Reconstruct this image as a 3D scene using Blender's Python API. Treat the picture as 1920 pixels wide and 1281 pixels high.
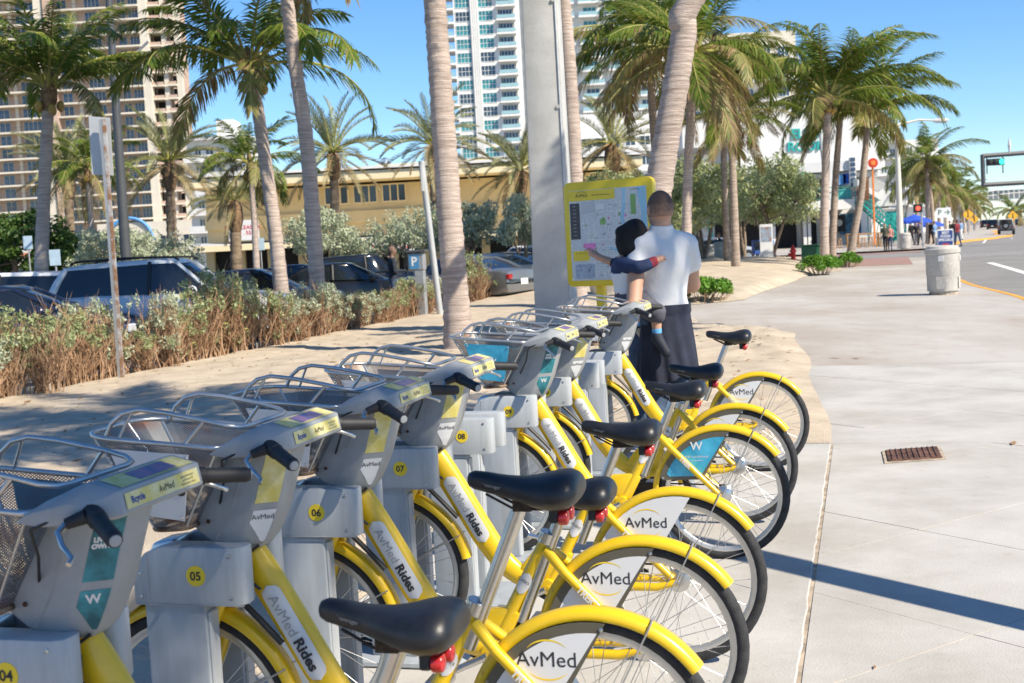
import bpy, bmesh, math, random
import numpy as np
from mathutils import Vector, Matrix, Euler, Quaternion

R = math.radians
random.seed(7)
scene = bpy.context.scene
COL = scene.collection
for o in list(bpy.data.objects):
    bpy.data.objects.remove(o)

# ------------------------------------------------------------------ camera
EYE, PITCH, ROLL, FPX = 1.66, .0766, .0529, 2369.0
cam_data = bpy.data.cameras.new('camera')
cam_data.sensor_fit = 'HORIZONTAL'
cam_data.sensor_width = 36.0
cam_data.lens = FPX / 1920 * 36
cam_data.clip_start = .05
cam_data.clip_end = 3000
cam_data.dof.use_dof = True
cam_data.dof.focus_distance = 5.6
cam_data.dof.aperture_fstop = 7.1
cam = bpy.data.objects.new('camera', cam_data)
COL.objects.link(cam)
_r, _f, _u = Vector((1, 0, 0)), Vector((0, math.cos(PITCH), -math.sin(PITCH))), Vector((0, math.sin(PITCH), math.cos(PITCH)))
_R = math.cos(ROLL) * _r - math.sin(ROLL) * _u
_U = math.sin(ROLL) * _r + math.cos(ROLL) * _u
_M = Matrix((_R, _U, -_f)).transposed().to_4x4()
_M.translation = (0, 0, EYE)
cam.matrix_world = _M
scene.camera = cam

# ------------------------------------------------------------------ sky and sun
SUN_EL, SUN_AZ = R(42), (0.80, -0.60)      # horizontal direction towards the sun
world = bpy.data.worlds.new('World')
scene.world = world
world.use_nodes = True
wn = world.node_tree
sky = wn.nodes.new('ShaderNodeTexSky')
sky.sky_type = 'NISHITA'
sky.sun_disc = False
sky.sun_elevation = SUN_EL
sky.sun_rotation = math.atan2(SUN_AZ[0], SUN_AZ[1])
sky.altitude = 0
sky.air_density = 0.85
sky.dust_density = 0.0
sky.ozone_density = 6.0
bg = wn.nodes['Background']
bg.inputs['Strength'].default_value = .12
hs = wn.nodes.new('ShaderNodeHueSaturation')
hs.inputs['Saturation'].default_value = 1.12
wn.links.new(sky.outputs['Color'], hs.inputs['Color'])
wn.links.new(hs.outputs['Color'], bg.inputs['Color'])
sun_data = bpy.data.lights.new('sun', 'SUN')
sun_data.energy = 5.0
sun_data.angle = R(.53)
sun_data.color = (1, .905, .75)
sun = bpy.data.objects.new('sun', sun_data)
COL.objects.link(sun)
sdir = Vector((SUN_AZ[0] * math.cos(SUN_EL), SUN_AZ[1] * math.cos(SUN_EL), math.sin(SUN_EL)))
sun.rotation_euler = (-sdir).to_track_quat('-Z', 'Y').to_euler()
sun.location = (8, -6, 30)
scene.view_settings.view_transform = 'Standard'
scene.view_settings.look = 'None'
scene.view_settings.exposure = .58
scene.view_settings.gamma = 1
scene.cycles.max_bounces = 6
scene.cycles.transparent_max_bounces = 12
scene.cycles.use_denoising = True

# ------------------------------------------------------------------ where a thing seen in the photograph stands
def ray(px, py):
    a, b = px - 960, py - 640.5
    cr, sr = math.cos(ROLL), math.sin(ROLL)
    u, v = a * cr - b * sr, a * sr + b * cr
    X, Z = u / FPX, -v / FPX
    c, s = math.cos(PITCH), math.sin(PITCH)
    return X, c + Z * s, -s + Z * c
def G(px, py, z=0.0):
    x, y, zz = ray(px, py)
    t = (z - EYE) / zz
    return Vector((x * t, y * t, z))
def P(px, py, depth):
    x, y, z = ray(px, py)
    t = depth / y
    return Vector((x * t, depth, z * t + EYE))

# ------------------------------------------------------------------ materials
MATS = {}
def mat(name, col, rough=.6, metal=0., var=.12, scale=4., bump=0., bscale=40., spec=.5, col2=None, coat=0., detail=5, thr=(.35, .65), stretch=None, emit=None, dirt=None):
    if name in MATS:
        return MATS[name]
    m = bpy.data.materials.new(name)
    m.use_nodes = True
    nt = m.node_tree
    b = nt.nodes['Principled BSDF']
    b.inputs['Roughness'].default_value = rough
    b.inputs['Metallic'].default_value = metal
    b.inputs['Specular IOR Level'].default_value = spec
    if coat:
        b.inputs['Coat Weight'].default_value = coat
        b.inputs['Coat Roughness'].default_value = .12
    tc = nt.nodes.new('ShaderNodeTexCoord')
    src = tc.outputs['Object']
    if stretch:
        mp = nt.nodes.new('ShaderNodeMapping')
        mp.inputs['Scale'].default_value = stretch[:3]
        if len(stretch) > 3:
            mp.inputs['Rotation'].default_value = (0, 0, stretch[3])
        nt.links.new(src, mp.inputs['Vector'])
        src = mp.outputs['Vector']
    n = nt.nodes.new('ShaderNodeTexNoise')
    n.inputs['Scale'].default_value = scale
    n.inputs['Detail'].default_value = detail
    n.inputs['Roughness'].default_value = .62
    nt.links.new(src, n.inputs['Vector'])
    rp = nt.nodes.new('ShaderNodeValToRGB')
    c1 = tuple(c * (1 - var) for c in col[:3])
    c2 = tuple(col2[:3]) if col2 else tuple(min(1, c * (1 + var)) for c in col[:3])
    rp.color_ramp.elements[0].position, rp.color_ramp.elements[1].position = thr
    rp.color_ramp.elements[0].color = (*c1, 1)
    rp.color_ramp.elements[1].color = (*c2, 1)
    nt.links.new(n.outputs['Fac'], rp.inputs['Fac'])
    cout = rp.outputs['Color']
    if dirt:
        for sc_, lo, hi, k_ in dirt:
            nd = nt.nodes.new('ShaderNodeTexNoise')
            nd.inputs['Scale'].default_value = sc_
            nd.inputs['Detail'].default_value = 8
            nd.inputs['Roughness'].default_value = .68
            nt.links.new(tc.outputs['Object'] if not stretch else src, nd.inputs['Vector'])
            rd = nt.nodes.new('ShaderNodeValToRGB')
            rd.color_ramp.elements[0].position, rd.color_ramp.elements[1].position = lo, hi
            rd.color_ramp.elements[0].color = (*k_, 1)
            rd.color_ramp.elements[1].color = (1, 1, 1, 1)
            nt.links.new(nd.outputs['Fac'], rd.inputs['Fac'])
            mu = nt.nodes.new('ShaderNodeMix')
            mu.data_type = 'RGBA'; mu.blend_type = 'MULTIPLY'
            mu.inputs['Factor'].default_value = 1
            nt.links.new(cout, mu.inputs[6]); nt.links.new(rd.outputs['Color'], mu.inputs[7])
            cout = mu.outputs[2]
    nt.links.new(cout, b.inputs['Base Color'])
    if bump:
        n2 = nt.nodes.new('ShaderNodeTexNoise')
        n2.inputs['Scale'].default_value = bscale
        n2.inputs['Detail'].default_value = 6
        nt.links.new(tc.outputs['Object'], n2.inputs['Vector'])
        bp = nt.nodes.new('ShaderNodeBump')
        bp.inputs['Strength'].default_value = bump
        bp.inputs['Distance'].default_value = .02
        nt.links.new(n2.outputs['Fac'], bp.inputs['Height'])
        nt.links.new(bp.outputs['Normal'], b.inputs['Normal'])
    if emit:
        b.inputs['Emission Color'].default_value = (*emit[:3], 1)
        b.inputs['Emission Strength'].default_value = emit[3]
    MATS[name] = m
    return m
def leaf_mat(name, c1, c2, trans=.35, rough=.5, c3=None):
    if name in MATS:
        return MATS[name]
    m = bpy.data.materials.new(name)
    m.use_nodes = True
    nt = m.node_tree
    b = nt.nodes['Principled BSDF']
    out = nt.nodes['Material Output']
    g = nt.nodes.new('ShaderNodeNewGeometry')
    rp = nt.nodes.new('ShaderNodeValToRGB')
    rp.color_ramp.elements[0].color = (*c1, 1)
    rp.color_ramp.elements[1].color = (*c2, 1)
    if c3:
        e = rp.color_ramp.elements.new(.9)
        e.color = (*c2, 1)
        rp.color_ramp.elements[-1].color = (*c3, 1)
    nt.links.new(g.outputs['Random Per Island'], rp.inputs['Fac'])
    nt.links.new(rp.outputs['Color'], b.inputs['Base Color'])
    b.inputs['Roughness'].default_value = rough
    b.inputs['Specular IOR Level'].default_value = .35
    t = nt.nodes.new('ShaderNodeBsdfTranslucent')
    nt.links.new(rp.outputs['Color'], t.inputs['Color'])
    mx = nt.nodes.new('ShaderNodeMixShader')
    mx.inputs['Fac'].default_value = trans
    nt.links.new(b.outputs['BSDF'], mx.inputs[1])
    nt.links.new(t.outputs['BSDF'], mx.inputs[2])
    nt.links.new(mx.outputs['Shader'], out.inputs['Surface'])
    MATS[name] = m
    return m
def glass_mat(name, col, rough=.08, metal=0.):
    m = mat(name, col, rough, metal, var=.35, scale=.35, spec=1.0)
    return m

# ------------------------------------------------------------------ mesh builder
class MB:
    def __init__(self):
        self.v, self.f, self.m = [], [], []
    def add(self, vs, fs, mi=0):
        o = len(self.v)
        self.v.extend(tuple(p) for p in vs)
        self.f.extend(tuple(i + o for i in q) for q in fs)
        self.m.extend([mi] * len(fs))
        return self
    def box(self, c, s, rz=0., M=None, mi=0):
        x, y, z = s[0] / 2, s[1] / 2, s[2] / 2
        vs = [Vector((a * x, b * y, d * z)) for a in (-1, 1) for b in (-1, 1) for d in (-1, 1)]
        if rz:
            Q = Matrix.Rotation(rz, 3, 'Z')
            vs = [Q @ p for p in vs]
        vs = [p + Vector(c) for p in vs]
        if M:
            vs = [M @ p for p in vs]
        return self.add(vs, [(0, 1, 3, 2), (4, 6, 7, 5), (0, 4, 5, 1), (2, 3, 7, 6), (0, 2, 6, 4), (1, 5, 7, 3)], mi)
    def prism(self, poly, a, b, axis='y', mi=0):
        n = len(poly)
        def mk(p, h):
            if axis == 'y': return (p[0], h, p[1])
            if axis == 'x': return (h, p[0], p[1])
            return (p[0], p[1], h)
        vs = [mk(p, a) for p in poly] + [mk(p, b) for p in poly]
        ar = sum(poly[i][0] * poly[(i + 1) % n][1] - poly[(i + 1) % n][0] * poly[i][1] for i in range(n))
        fs = [tuple(range(n - 1, -1, -1)), tuple(range(n, 2 * n))] + [(i, (i + 1) % n, n + (i + 1) % n, n + i) for i in range(n)]
        flip = (ar < 0) != (axis == 'y')
        if (b < a): flip = not flip
        if flip: fs = [q[::-1] for q in fs]
        return self.add(vs, fs, mi)
    def tube(self, pts, r, n=8, cap=True, sy=1., mi=0, closed=False):
        pts = [Vector(p) for p in pts]
        k = len(pts)
        rs = r if isinstance(r, (list, tuple)) else [r] * k
        t0 = (pts[1] - pts[0]).normalized()
        up = Vector((0, 1, 0)) if abs(t0.y) < .9 else Vector((0, 0, 1))
        u = (up - t0 * up.dot(t0)).normalized()
        vs = []
        for i in range(k):
            if closed:
                t = (pts[(i + 1) % k] - pts[i - 1]).normalized()
            else:
                t = ((pts[min(i + 1, k - 1)] - pts[max(i - 1, 0)])).normalized()
            u = (u - t * u.dot(t))
            u = u.normalized() if u.length > 1e-6 else t.orthogonal().normalized()
            w = t.cross(u)
            for j in range(n):
                an = 2 * math.pi * j / n
                vs.append(pts[i] + u * (math.cos(an) * rs[i] * sy) + w * (math.sin(an) * rs[i]))
        fs = []
        for i in range(k if closed else k - 1):
            i2 = (i + 1) % k
            for j in range(n):
                fs.append((i * n + j, i * n + (j + 1) % n, i2 * n + (j + 1) % n, i2 * n + j))
        if cap and not closed:
            fs.append(tuple(range(n - 1, -1, -1)))
            fs.append(tuple(range((k - 1) * n, k * n)))
        return self.add(vs, fs, mi)
    def lathe(self, prof, n=24, M=None, mi=0, cap=True):
        vs, fs = [], []
        for (r, z) in prof:
            for j in range(n):
                a = 2 * math.pi * j / n
                vs.append(Vector((r * math.cos(a), r * math.sin(a), z)))
        for i in range(len(prof) - 1):
            for j in range(n):
                fs.append((i * n + j, i * n + (j + 1) % n, (i + 1) * n + (j + 1) % n, (i + 1) * n + j))
        if cap:
            fs.append(tuple(range(n - 1, -1, -1)))
            fs.append(tuple(range((len(prof) - 1) * n, len(prof) * n)))
        if M:
            vs = [M @ p for p in vs]
        return self.add(vs, fs, mi)
    def loft(self, rings, cap=True, mi=0, closed=True):
        n = len(rings[0])
        vs = [p for r in rings for p in r]
        fs = []
        for i in range(len(rings) - 1):
            for j in range(n if closed else n - 1):
                fs.append((i * n + j, i * n + (j + 1) % n, (i + 1) * n + (j + 1) % n, (i + 1) * n + j))
        if cap:
            fs.append(tuple(range(n - 1, -1, -1)))
            fs.append(tuple(range((len(rings) - 1) * n, len(rings) * n)))
        return self.add(vs, fs, mi)
    def mesh(self, name, mats, smooth=None, bevel=None, fix=False):
        me = bpy.data.meshes.new(name)
        me.from_pydata([tuple(p) for p in self.v], [], self.f)
        mats = mats if isinstance(mats, (list, tuple)) else [mats]
        for m in mats:
            me.materials.append(m)
        if any(self.m):
            me.polygons.foreach_set('material_index', self.m)
        if bevel or fix:
            bm = bmesh.new()
            bm.from_mesh(me)
            if fix:
                bmesh.ops.recalc_face_normals(bm, faces=bm.faces)
            if bevel:
                es = [e for e in bm.edges if len(e.link_faces) == 2 and e.calc_face_angle(0) > R(28)]
                bmesh.ops.bevel(bm, geom=es, offset=bevel[0], segments=bevel[1], profile=.5, affect='EDGES', clamp_overlap=True)
            bm.to_mesh(me)
            bm.free()
        me.update()
        if smooth is not None:
            me.shade_smooth()
            if smooth < 180:
                me.set_sharp_from_angle(angle=R(smooth))
        return me
    def build(self, name, mats, parent=None, smooth=None, bevel=None, fix=False):
        return obj(name, self.mesh(name, mats, smooth, bevel, fix), parent)

def obj(name, me, parent=None, loc=None, rot=None, scl=None):
    o = bpy.data.objects.new(name, me)
    COL.objects.link(o)
    if parent is not None:
        o.parent = parent
    if loc is not None: o.location = loc
    if rot is not None: o.rotation_euler = rot
    if scl is not None: o.scale = scl if isinstance(scl, (tuple, list, Vector)) else (scl,) * 3
    return o
def tag(o, label, cat, group=None, kind=None):
    if label: o['label'] = label
    if cat: o['category'] = cat
    if group: o['group'] = group
    if kind: o['kind'] = kind
    return o
def thing(name, label, cat, loc=(0, 0, 0), rz=0., group=None, scl=None):
    o = bpy.data.objects.new(name, None)
    o.empty_display_size = .2
    COL.objects.link(o)
    o.location = loc
    o.rotation_euler = (0, 0, rz)
    if scl: o.scale = (scl,) * 3
    return tag(o, label, cat, group)
def struct(o):
    o['kind'] = 'structure'
    return o
def copy_tree(o, parent=None):
    kids = list(o.children)
    c = o.copy()
    COL.objects.link(c)
    c.parent = parent
    for ch in kids:
        copy_tree(ch, c)
    return c
def text_mesh(name, s, size, m, ext=0., align='CENTER', shear=0., bold=0., space=1.):
    cu = bpy.data.curves.new(name, 'FONT')
    cu.body = s
    cu.size = size
    cu.align_x = align
    cu.align_y = 'CENTER'
    cu.extrude = ext
    cu.shear = shear
    cu.offset = bold
    cu.space_character = space
    cu.resolution_u = 3
    t = bpy.data.objects.new(name, cu)
    COL.objects.link(t)
    dg = bpy.context.evaluated_depsgraph_get()
    me = bpy.data.meshes.new_from_object(t.evaluated_get(dg))
    bpy.data.objects.remove(t)
    bpy.data.curves.remove(cu)
    me.name = name
    me.materials.clear()
    me.materials.append(m)
    return me
def basis(x, y):
    """rotation whose local X runs along x and local Y along y (text lies in that plane)"""
    x = Vector(x).normalized(); y = Vector(y); y = (y - x * y.dot(x)).normalized()
    return Matrix((x, y, x.cross(y))).transposed().to_euler()

# ------------------------------------------------------------------ a continuous surface from a signed distance (bodies)
def seg(p, a, b, r1, r2=None):
    r2 = r1 if r2 is None else r2
    a, b = np.array(a, float), np.array(b, float)
    ab = b - a
    t = np.clip(((p - a) @ ab) / max(ab @ ab, 1e-9), 0, 1)
    return np.linalg.norm(p - a - t[..., None] * ab, axis=-1) - (r1 + (r2 - r1) * t)
def ell(p, c, r, M=None):
    q = p - np.array(c, float)
    if M is not None:
        q = q @ np.array(M, float)
    r = np.array(r, float)
    k0 = np.linalg.norm(q / r, axis=-1)
    k1 = np.linalg.norm(q / (r * r), axis=-1) + 1e-9
    return k0 * (k0 - 1) / k1
def smin(a, b, k):
    h = np.clip(.5 + .5 * (b - a) / k, 0, 1)
    return b + (a - b) * h - k * h * (1 - h)
def sun_(ds, k):
    d = ds[0]
    for e in ds[1:]:
        d = smin(d, e, k)
    return d
def net(fn, lo, hi, h):
    ax = [np.arange(lo[i], hi[i] + h, h) for i in range(3)]
    g = np.stack(np.meshgrid(*ax, indexing='ij'), -1)
    v = fn(g)
    s = v < 0
    nx, ny, nz = v.shape
    acc = np.zeros((nx - 1, ny - 1, nz - 1, 3)); cnt = np.zeros((nx - 1, ny - 1, nz - 1))
    cs = [(0, 0, 0), (1, 0, 0), (0, 1, 0), (1, 1, 0), (0, 0, 1), (1, 0, 1), (0, 1, 1), (1, 1, 1)]
    def sl(A, c): return A[c[0]:nx - 1 + c[0], c[1]:ny - 1 + c[1], c[2]:nz - 1 + c[2]]
    for i in range(8):
        for j in range(i + 1, 8):
            if sum(abs(cs[i][k] - cs[j][k]) for k in range(3)) != 1: continue
            a, b = sl(v, cs[i]), sl(v, cs[j])
            cr = (a < 0) != (b < 0)
            t = np.where(cr, a / np.where(cr, a - b, 1), 0)
            ca, cb = np.array(cs[i], float), np.array(cs[j], float)
            acc += np.where(cr[..., None], ca + t[..., None] * (cb - ca), 0)
            cnt += cr
    act = cnt > 0
    idx = -np.ones(act.shape, int); idx[act] = np.arange(act.sum())
    base = np.stack(np.nonzero(act), -1)
    V = np.array(lo) + (base + acc[act] / cnt[act][:, None]) * h
    F = []
    for d in range(3):
        e, f2 = (d + 1) % 3, (d + 2) % 3
        a = np.take(s, range(v.shape[d] - 1), d); b = np.take(s, range(1, v.shape[d]), d)
        I = np.stack(np.nonzero(a != b), -1)
        I = I[(I[:, e] > 0) & (I[:, f2] > 0) & (I[:, e] < v.shape[e] - 1) & (I[:, f2] < v.shape[f2] - 1)]
        fl = a[tuple(I.T)]
        def at(de, df):
            J = I.copy(); J[:, e] -= de; J[:, f2] -= df
            return idx[tuple(J.T)]
        q = np.stack([at(1, 1), at(0, 1), at(0, 0), at(1, 0)], -1)
        q[~fl] = q[~fl][:, ::-1]
        F.append(q)
    F = np.concatenate(F)
    return V, F[(F >= 0).all(1)]
def sdf_obj(name, fn, lo, hi, h, m, parent=None, matfn=None, dec=None):
    V, F = net(fn, lo, hi, h)
    me = bpy.data.meshes.new(name)
    me.from_pydata(V.tolist(), [], F.tolist())
    ms = m if isinstance(m, (list, tuple)) else [m]
    for x in ms: me.materials.append(x)
    if matfn:
        c = V[F].mean(1)
        me.polygons.foreach_set('material_index', matfn(c).astype(int).tolist())
    me.shade_smooth()
    me.update()
    return obj(name, me, parent)

# ================================================================== the ground
# site frame: q runs along the dock row (away from the camera), s to the right of it
ROW = .27394
ORG = Vector((-.017, 6.484, 0))
ES, EQ = Vector((math.cos(ROW), -math.sin(ROW), 0)), Vector((math.sin(ROW), math.cos(ROW), 0))
def S(s, q, z=0.):
    return ORG + ES * s + EQ * q + Vector((0, 0, z))
def SQ(p):
    d = Vector((p[0], p[1], 0)) - ORG
    return d.dot(ES), d.dot(EQ)
from mathutils import noise as mnoise
def fb(x, y, k=1., o=4):
    return mnoise.fractal(Vector((x * k, y * k, 3.7)), .9, 2.1, o)
def lerp_tab(tab, t):
    if t <= tab[0][0]: return tab[0][1]
    for (a, va), (b, vb) in zip(tab, tab[1:]):
        if t <= b:
            u = (t - a) / (b - a); u = u * u * (3 - 2 * u)
            return va + (vb - va) * u
    return tab[-1][1]

M_sand = mat('sand', (.52, .43, .325), .95, var=.14, scale=1.6, bump=.6, bscale=60, spec=.15, dirt=[(22., .26, .40, (.80, .74, .68))], col2=(.58, .49, .375))
M_conc = mat('concrete_walk', (.485, .465, .43), .85, var=.08, scale=1.1, bump=.15, bscale=90, spec=.3, col2=(.54, .52, .485), dirt=[(.55, .30, .55, (.89, .86, .82)), (9., .27, .42, (.86, .83, .79)), (38., .24, .36, (.72, .68, .64))])
M_walk = mat('stained_concrete', (.42, .372, .322), .85, var=.04, scale=.38, bump=.1, bscale=50, spec=.3, col2=(.50, .475, .435), thr=(.40, .62), stretch=(1.0, .45, 1, .27), dirt=[(3.2, .28, .48, (.87, .83, .79)), (16., .25, .38, (.84, .80, .76))])
M_joint = mat('joint_fill', (.40, .325, .245), .95, var=.4, scale=9)
M_asph = mat('asphalt_road', (.26, .25, .235), .9, var=.10, scale=.5, bump=.2, bscale=120, spec=.25)
M_lot = mat('asphalt_lot', (.13, .128, .128), .9, var=.2, scale=.7, bump=.2, bscale=100, spec=.25)
M_far = mat('far_ground', (.26, .24, .2), .95, var=.2, scale=.05)
M_ypaint = mat('yellow_kerb_paint', (.80, .36, .03), .7, var=.2, scale=3)
M_wpaint = mat('white_road_paint', (.78, .77, .74), .7, var=.12, scale=4)
M_kerb = mat('kerb_concrete', (.42, .40, .37), .85, var=.12, scale=3)
M_brick = mat('brick_paving', (.33, .20, .165), .85, var=.18, scale=2.2)

def sheet(name, pts, z, m, parent=None):
    mb = MB()
    mb.add([(p[0], p[1], z) for p in pts], [tuple(range(len(pts)))])
    o = mb.build(name, m, parent, fix=False)
    me = o.data
    if me.polygons[0].normal.z < 0:
        me.flip_normals()
    return o
def sqpoly(L): return [S(s, q) for s, q in L]

struct(sheet('ground', [(-1500, -300), (1500, -300), (1500, 2600), (-1500, 2600)], -.16, M_far))
struct(sheet('road', sqpoly([(-90, -14), (60, -14), (150, 700), (-90, 700)]), -.12, M_asph))
KERB = [(-12, 5.9), (4, 5.5), (12, 5.25), (21, 4.85), (30, 4.32), (38, 4.05), (47, 4.26), (53, 4.6), (57, 5.2)]
def kerb_s(q): return lerp_tab(KERB, q)
KQ = [(-12 + i * 1.0) for i in range(70)]
edge = [S(kerb_s(q), q) for q in KQ]
walk_poly = [S(-9.05, -12)] + edge + [S(1.2, 61.5), S(-9.05, 61.5)]
sidewalk = struct(sheet('sidewalk', walk_poly, -.003, M_joint))
M_kb = []
# kerb: painted yellow stretch and plain stretch, in stones about a metre long
kerb = thing('kerb', None, None); del_keys = None
kerb['kind'] = 'structure'
for i in range(18, 69):
    a, b = edge[i], edge[i + 1]
    t = (b - a).normalized(); nrm = Vector((t.y, -t.x, 0))
    mb = MB()
    g = t * .006
    p = [a + g, b - g, b - g + nrm * .16, a + g + nrm * .16]
    mb.add([(*v.xy, -.13) for v in p] + [(*v.xy, .006) for v in p[:2]] + [(*v.xy, -.004) for v in p[2:]],
           [(0, 1, 2, 3), (7, 6, 5, 4), (0, 4, 5, 1), (1, 5, 6, 2), (2, 6, 7, 3), (3, 7, 4, 0)])
    mb.build('kerb_stone', M_ypaint if 30 <= i <= 54 else M_kerb, kerb, fix=True, bevel=(.012, 2))
# lot
struct(sheet('parking_lot', sqpoly([(-95, -14), (-9.1, -14), (-9.1, 58), (-95, 58)]), -.03, M_lot))
lotk = MB()
for i in range(0, 22):
    lotk.box(S(-9.15, -9 + i * 3.0 + 1.5, .02), (.18, 2.94, .14), rz=-ROW)
ok_ = lotk.build('lot_kerb', M_kerb, None, bevel=(.02, 2)); struct(ok_)

# big plain slabs further along the walk
def clip(poly, nx, ny, c):       # keep nx*x+ny*y <= c
    out = []
    for i in range(len(poly)):
        a, b = poly[i], poly[(i + 1) % len(poly)]
        da, db = nx * a[0] + ny * a[1] - c, nx * b[0] + ny * b[1] - c
        if da <= 0: out.append(a)
        if (da < 0) != (db < 0) and da != db:
            t = da / (da - db)
            out.append((a[0] + (b[0] - a[0]) * t, a[1] + (b[1] - a[1]) * t))
    return out
def slab(poly, z, m, name='slab', parent=sidewalk, th=.05, bev=.006):
    if len(poly) < 3: return
    mb = MB()
    mb.prism([(p[0], p[1]) for p in poly], z - th, z, axis='z')
    o = mb.build(name, m, parent, fix=True, bevel=(bev, 1) if bev else None)
    return o
walk2 = [S(-.5, 9.4)] + [S(kerb_s(q) - .012, q) for q in [9.4] + [10 + i for i in range(48)]] + [S(1.3, 61), S(-9.0, 61), S(-9.0, 14), S(-.5, 14)]
slab([(p.x, p.y) for p in walk2], 0.0, M_walk, bev=0)
# the diagonal slabs beside the docks
rnd = random.Random(5)
f1, f2 = Vector((.5547, -.832)), Vector((.8816, .472))
f2 = Vector((.832, .5547))
n1, n2 = Vector((.832, .5547)), Vector((-.5547, .832))
c1, c2, SPC = n1.dot(Vector((1.38, 5.59))), n2.dot(Vector((1.55, 4.80))), 1.29
for i in range(-8, 10):
    for j in range(-8, 10):
        g = .003
        lo1, hi1 = c1 + i * SPC + g, c1 + (i + 1) * SPC - g
        lo2, hi2 = c2 + j * SPC + g, c2 + (j + 1) * SPC - g
        poly = [(n1 * a + n2 * b) for a, b in ((lo1, lo2), (hi1, lo2), (hi1, hi2), (lo1, hi2))]
        poly = [(p.x, p.y) for p in poly]
        poly = [((Vector((*p, 0)) - ORG).dot(ES), (Vector((*p, 0)) - ORG).dot(EQ)) for p in poly]
        poly = clip(clip(poly, 0, -1, 4.2), 1, 0, 5.3)
        for sa, qa, qb in ((1.505, -9, 3.7), (.3, 3.7, 9.39)):
            pl_ = clip(clip(clip(poly, -1, 0, -sa), 0, -1, -qa), 0, 1, qb)
            if len(pl_) >= 3: slab([(S(*p).x, S(*p).y) for p in pl_], rnd.uniform(-.001, .001), M_conc, bev=0)
# the pad under the docks
padp = []
for i in range(160):
    q = -4.2 + i * (7.9 / 159)
    padp.append(S(1.484 + .007 * fb(q, 1, 2.5) + .004 * fb(q, 4, 14), q))
padp = [S(-.62, -4.2)] + padp + [S(-.62, 3.7)]
slab([(p.x, p.y) for p in padp], .004, M_conc)

def patch(name, s0, s1, q0, q1, ns, nq, zf, m):
    mb = MB(); vs = []
    for j in range(nq + 1):
        q = q0 + (q1 - q0) * j / nq
        a, b = (s0(q) if callable(s0) else s0), (s1(q) if callable(s1) else s1)
        for i in range(ns + 1):
            u = i / ns
            s = a + (b - a) * u
            e = min(1., u * (b - a) / .35, (1 - u) * (b - a) / .35)
            p = S(s, q)
            vs.append((p.x, p.y, zf(s, q, max(0., e))))
    fs = [(j * (ns + 1) + i, j * (ns + 1) + i + 1, (j + 1) * (ns + 1) + i + 1, (j + 1) * (ns + 1) + i) for j in range(nq) for i in range(ns)]
    mb.add(vs, fs)
    o = mb.build(name, m, None, smooth=180)
    return struct(o)
prng = random.Random(3)
FEET = [(prng.uniform(-9, 1.3), prng.uniform(-1, 16), prng.uniform(0, 3.14)) for _ in range(420)]
FG = {}
for f in FEET:
    FG.setdefault((int(f[0] // 1), int(f[1] // 1)), []).append(f)
def foot(s, q):
    z = 0.
    for a in (-1, 0, 1):
        for b in (-1, 0, 1):
            for (x, y, r) in FG.get((int(s // 1) + a, int(q // 1) + b), ()):
                dx, dy = s - x, q - y
                c, d = math.cos(r), math.sin(r)
                u, v = (dx * c + dy * d) / .16, (-dx * d + dy * c) / .075
                k = u * u + v * v
                if k < 6:
                    z += -.022 * math.exp(-k) + .009 * math.exp(-(k - 2.2) ** 2 * .8)
    return z
def zs(s, q, e):
    return max(.006, .007 + e * (.058 + .034 * fb(s, q, .9) + .016 * fb(s + 9, q, 3.2, 3) + 1.5 * foot(s, q)))
patch('sand', -9.0, lambda q: -.60 + .04 * fb(q, 2, 1.5), -4.5, 3.70, 110, 110, lambda s, q, e: zs(s, q, e), M_sand)
SR = [(3.7, 1.49), (9.2, 1.12), (14.2, .70), (15.3, .35), (16.0, -.25), (16.9, -1.3)]
def zs2(s, q, e):
    z = zs(s, q, e)
    if q < 4.0 and s > -.6: z = min(z, .007 + (q - 3.7) * .08) if q > 3.7 else .006
    return z
patch('sand', -9.0, lambda q: lerp_tab(SR, q) + .012 * fb(q, 5, 1.7), 3.70, 16.6, 130, 150, zs2, M_sand)
patch('sand', -9.0, lambda q: -1.3 - .25 * max(0, q - 18) if q > 16.6 else -1.3, 16.6, 32, 60, 90, zs, M_sand)
# low mound of sand with the hydrant and palms
def zm(s, q, e):
    k = max(0, 1 - ((s + 5.2) / 5.2) ** 2) * max(0, 1 - ((q - 46) / 22) ** 2)
    return .01 + e * (.55 * k ** .7 + .04 * fb(s, q, .5))
patch('sand', -9.0, lambda q: lerp_tab([(24, -2.05), (25.2, -1.05), (37.7, -.3), (44, 1.0), (52, .6), (60, -.5)], q), 24, 60, 60, 100, zm, M_sand)

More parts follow.
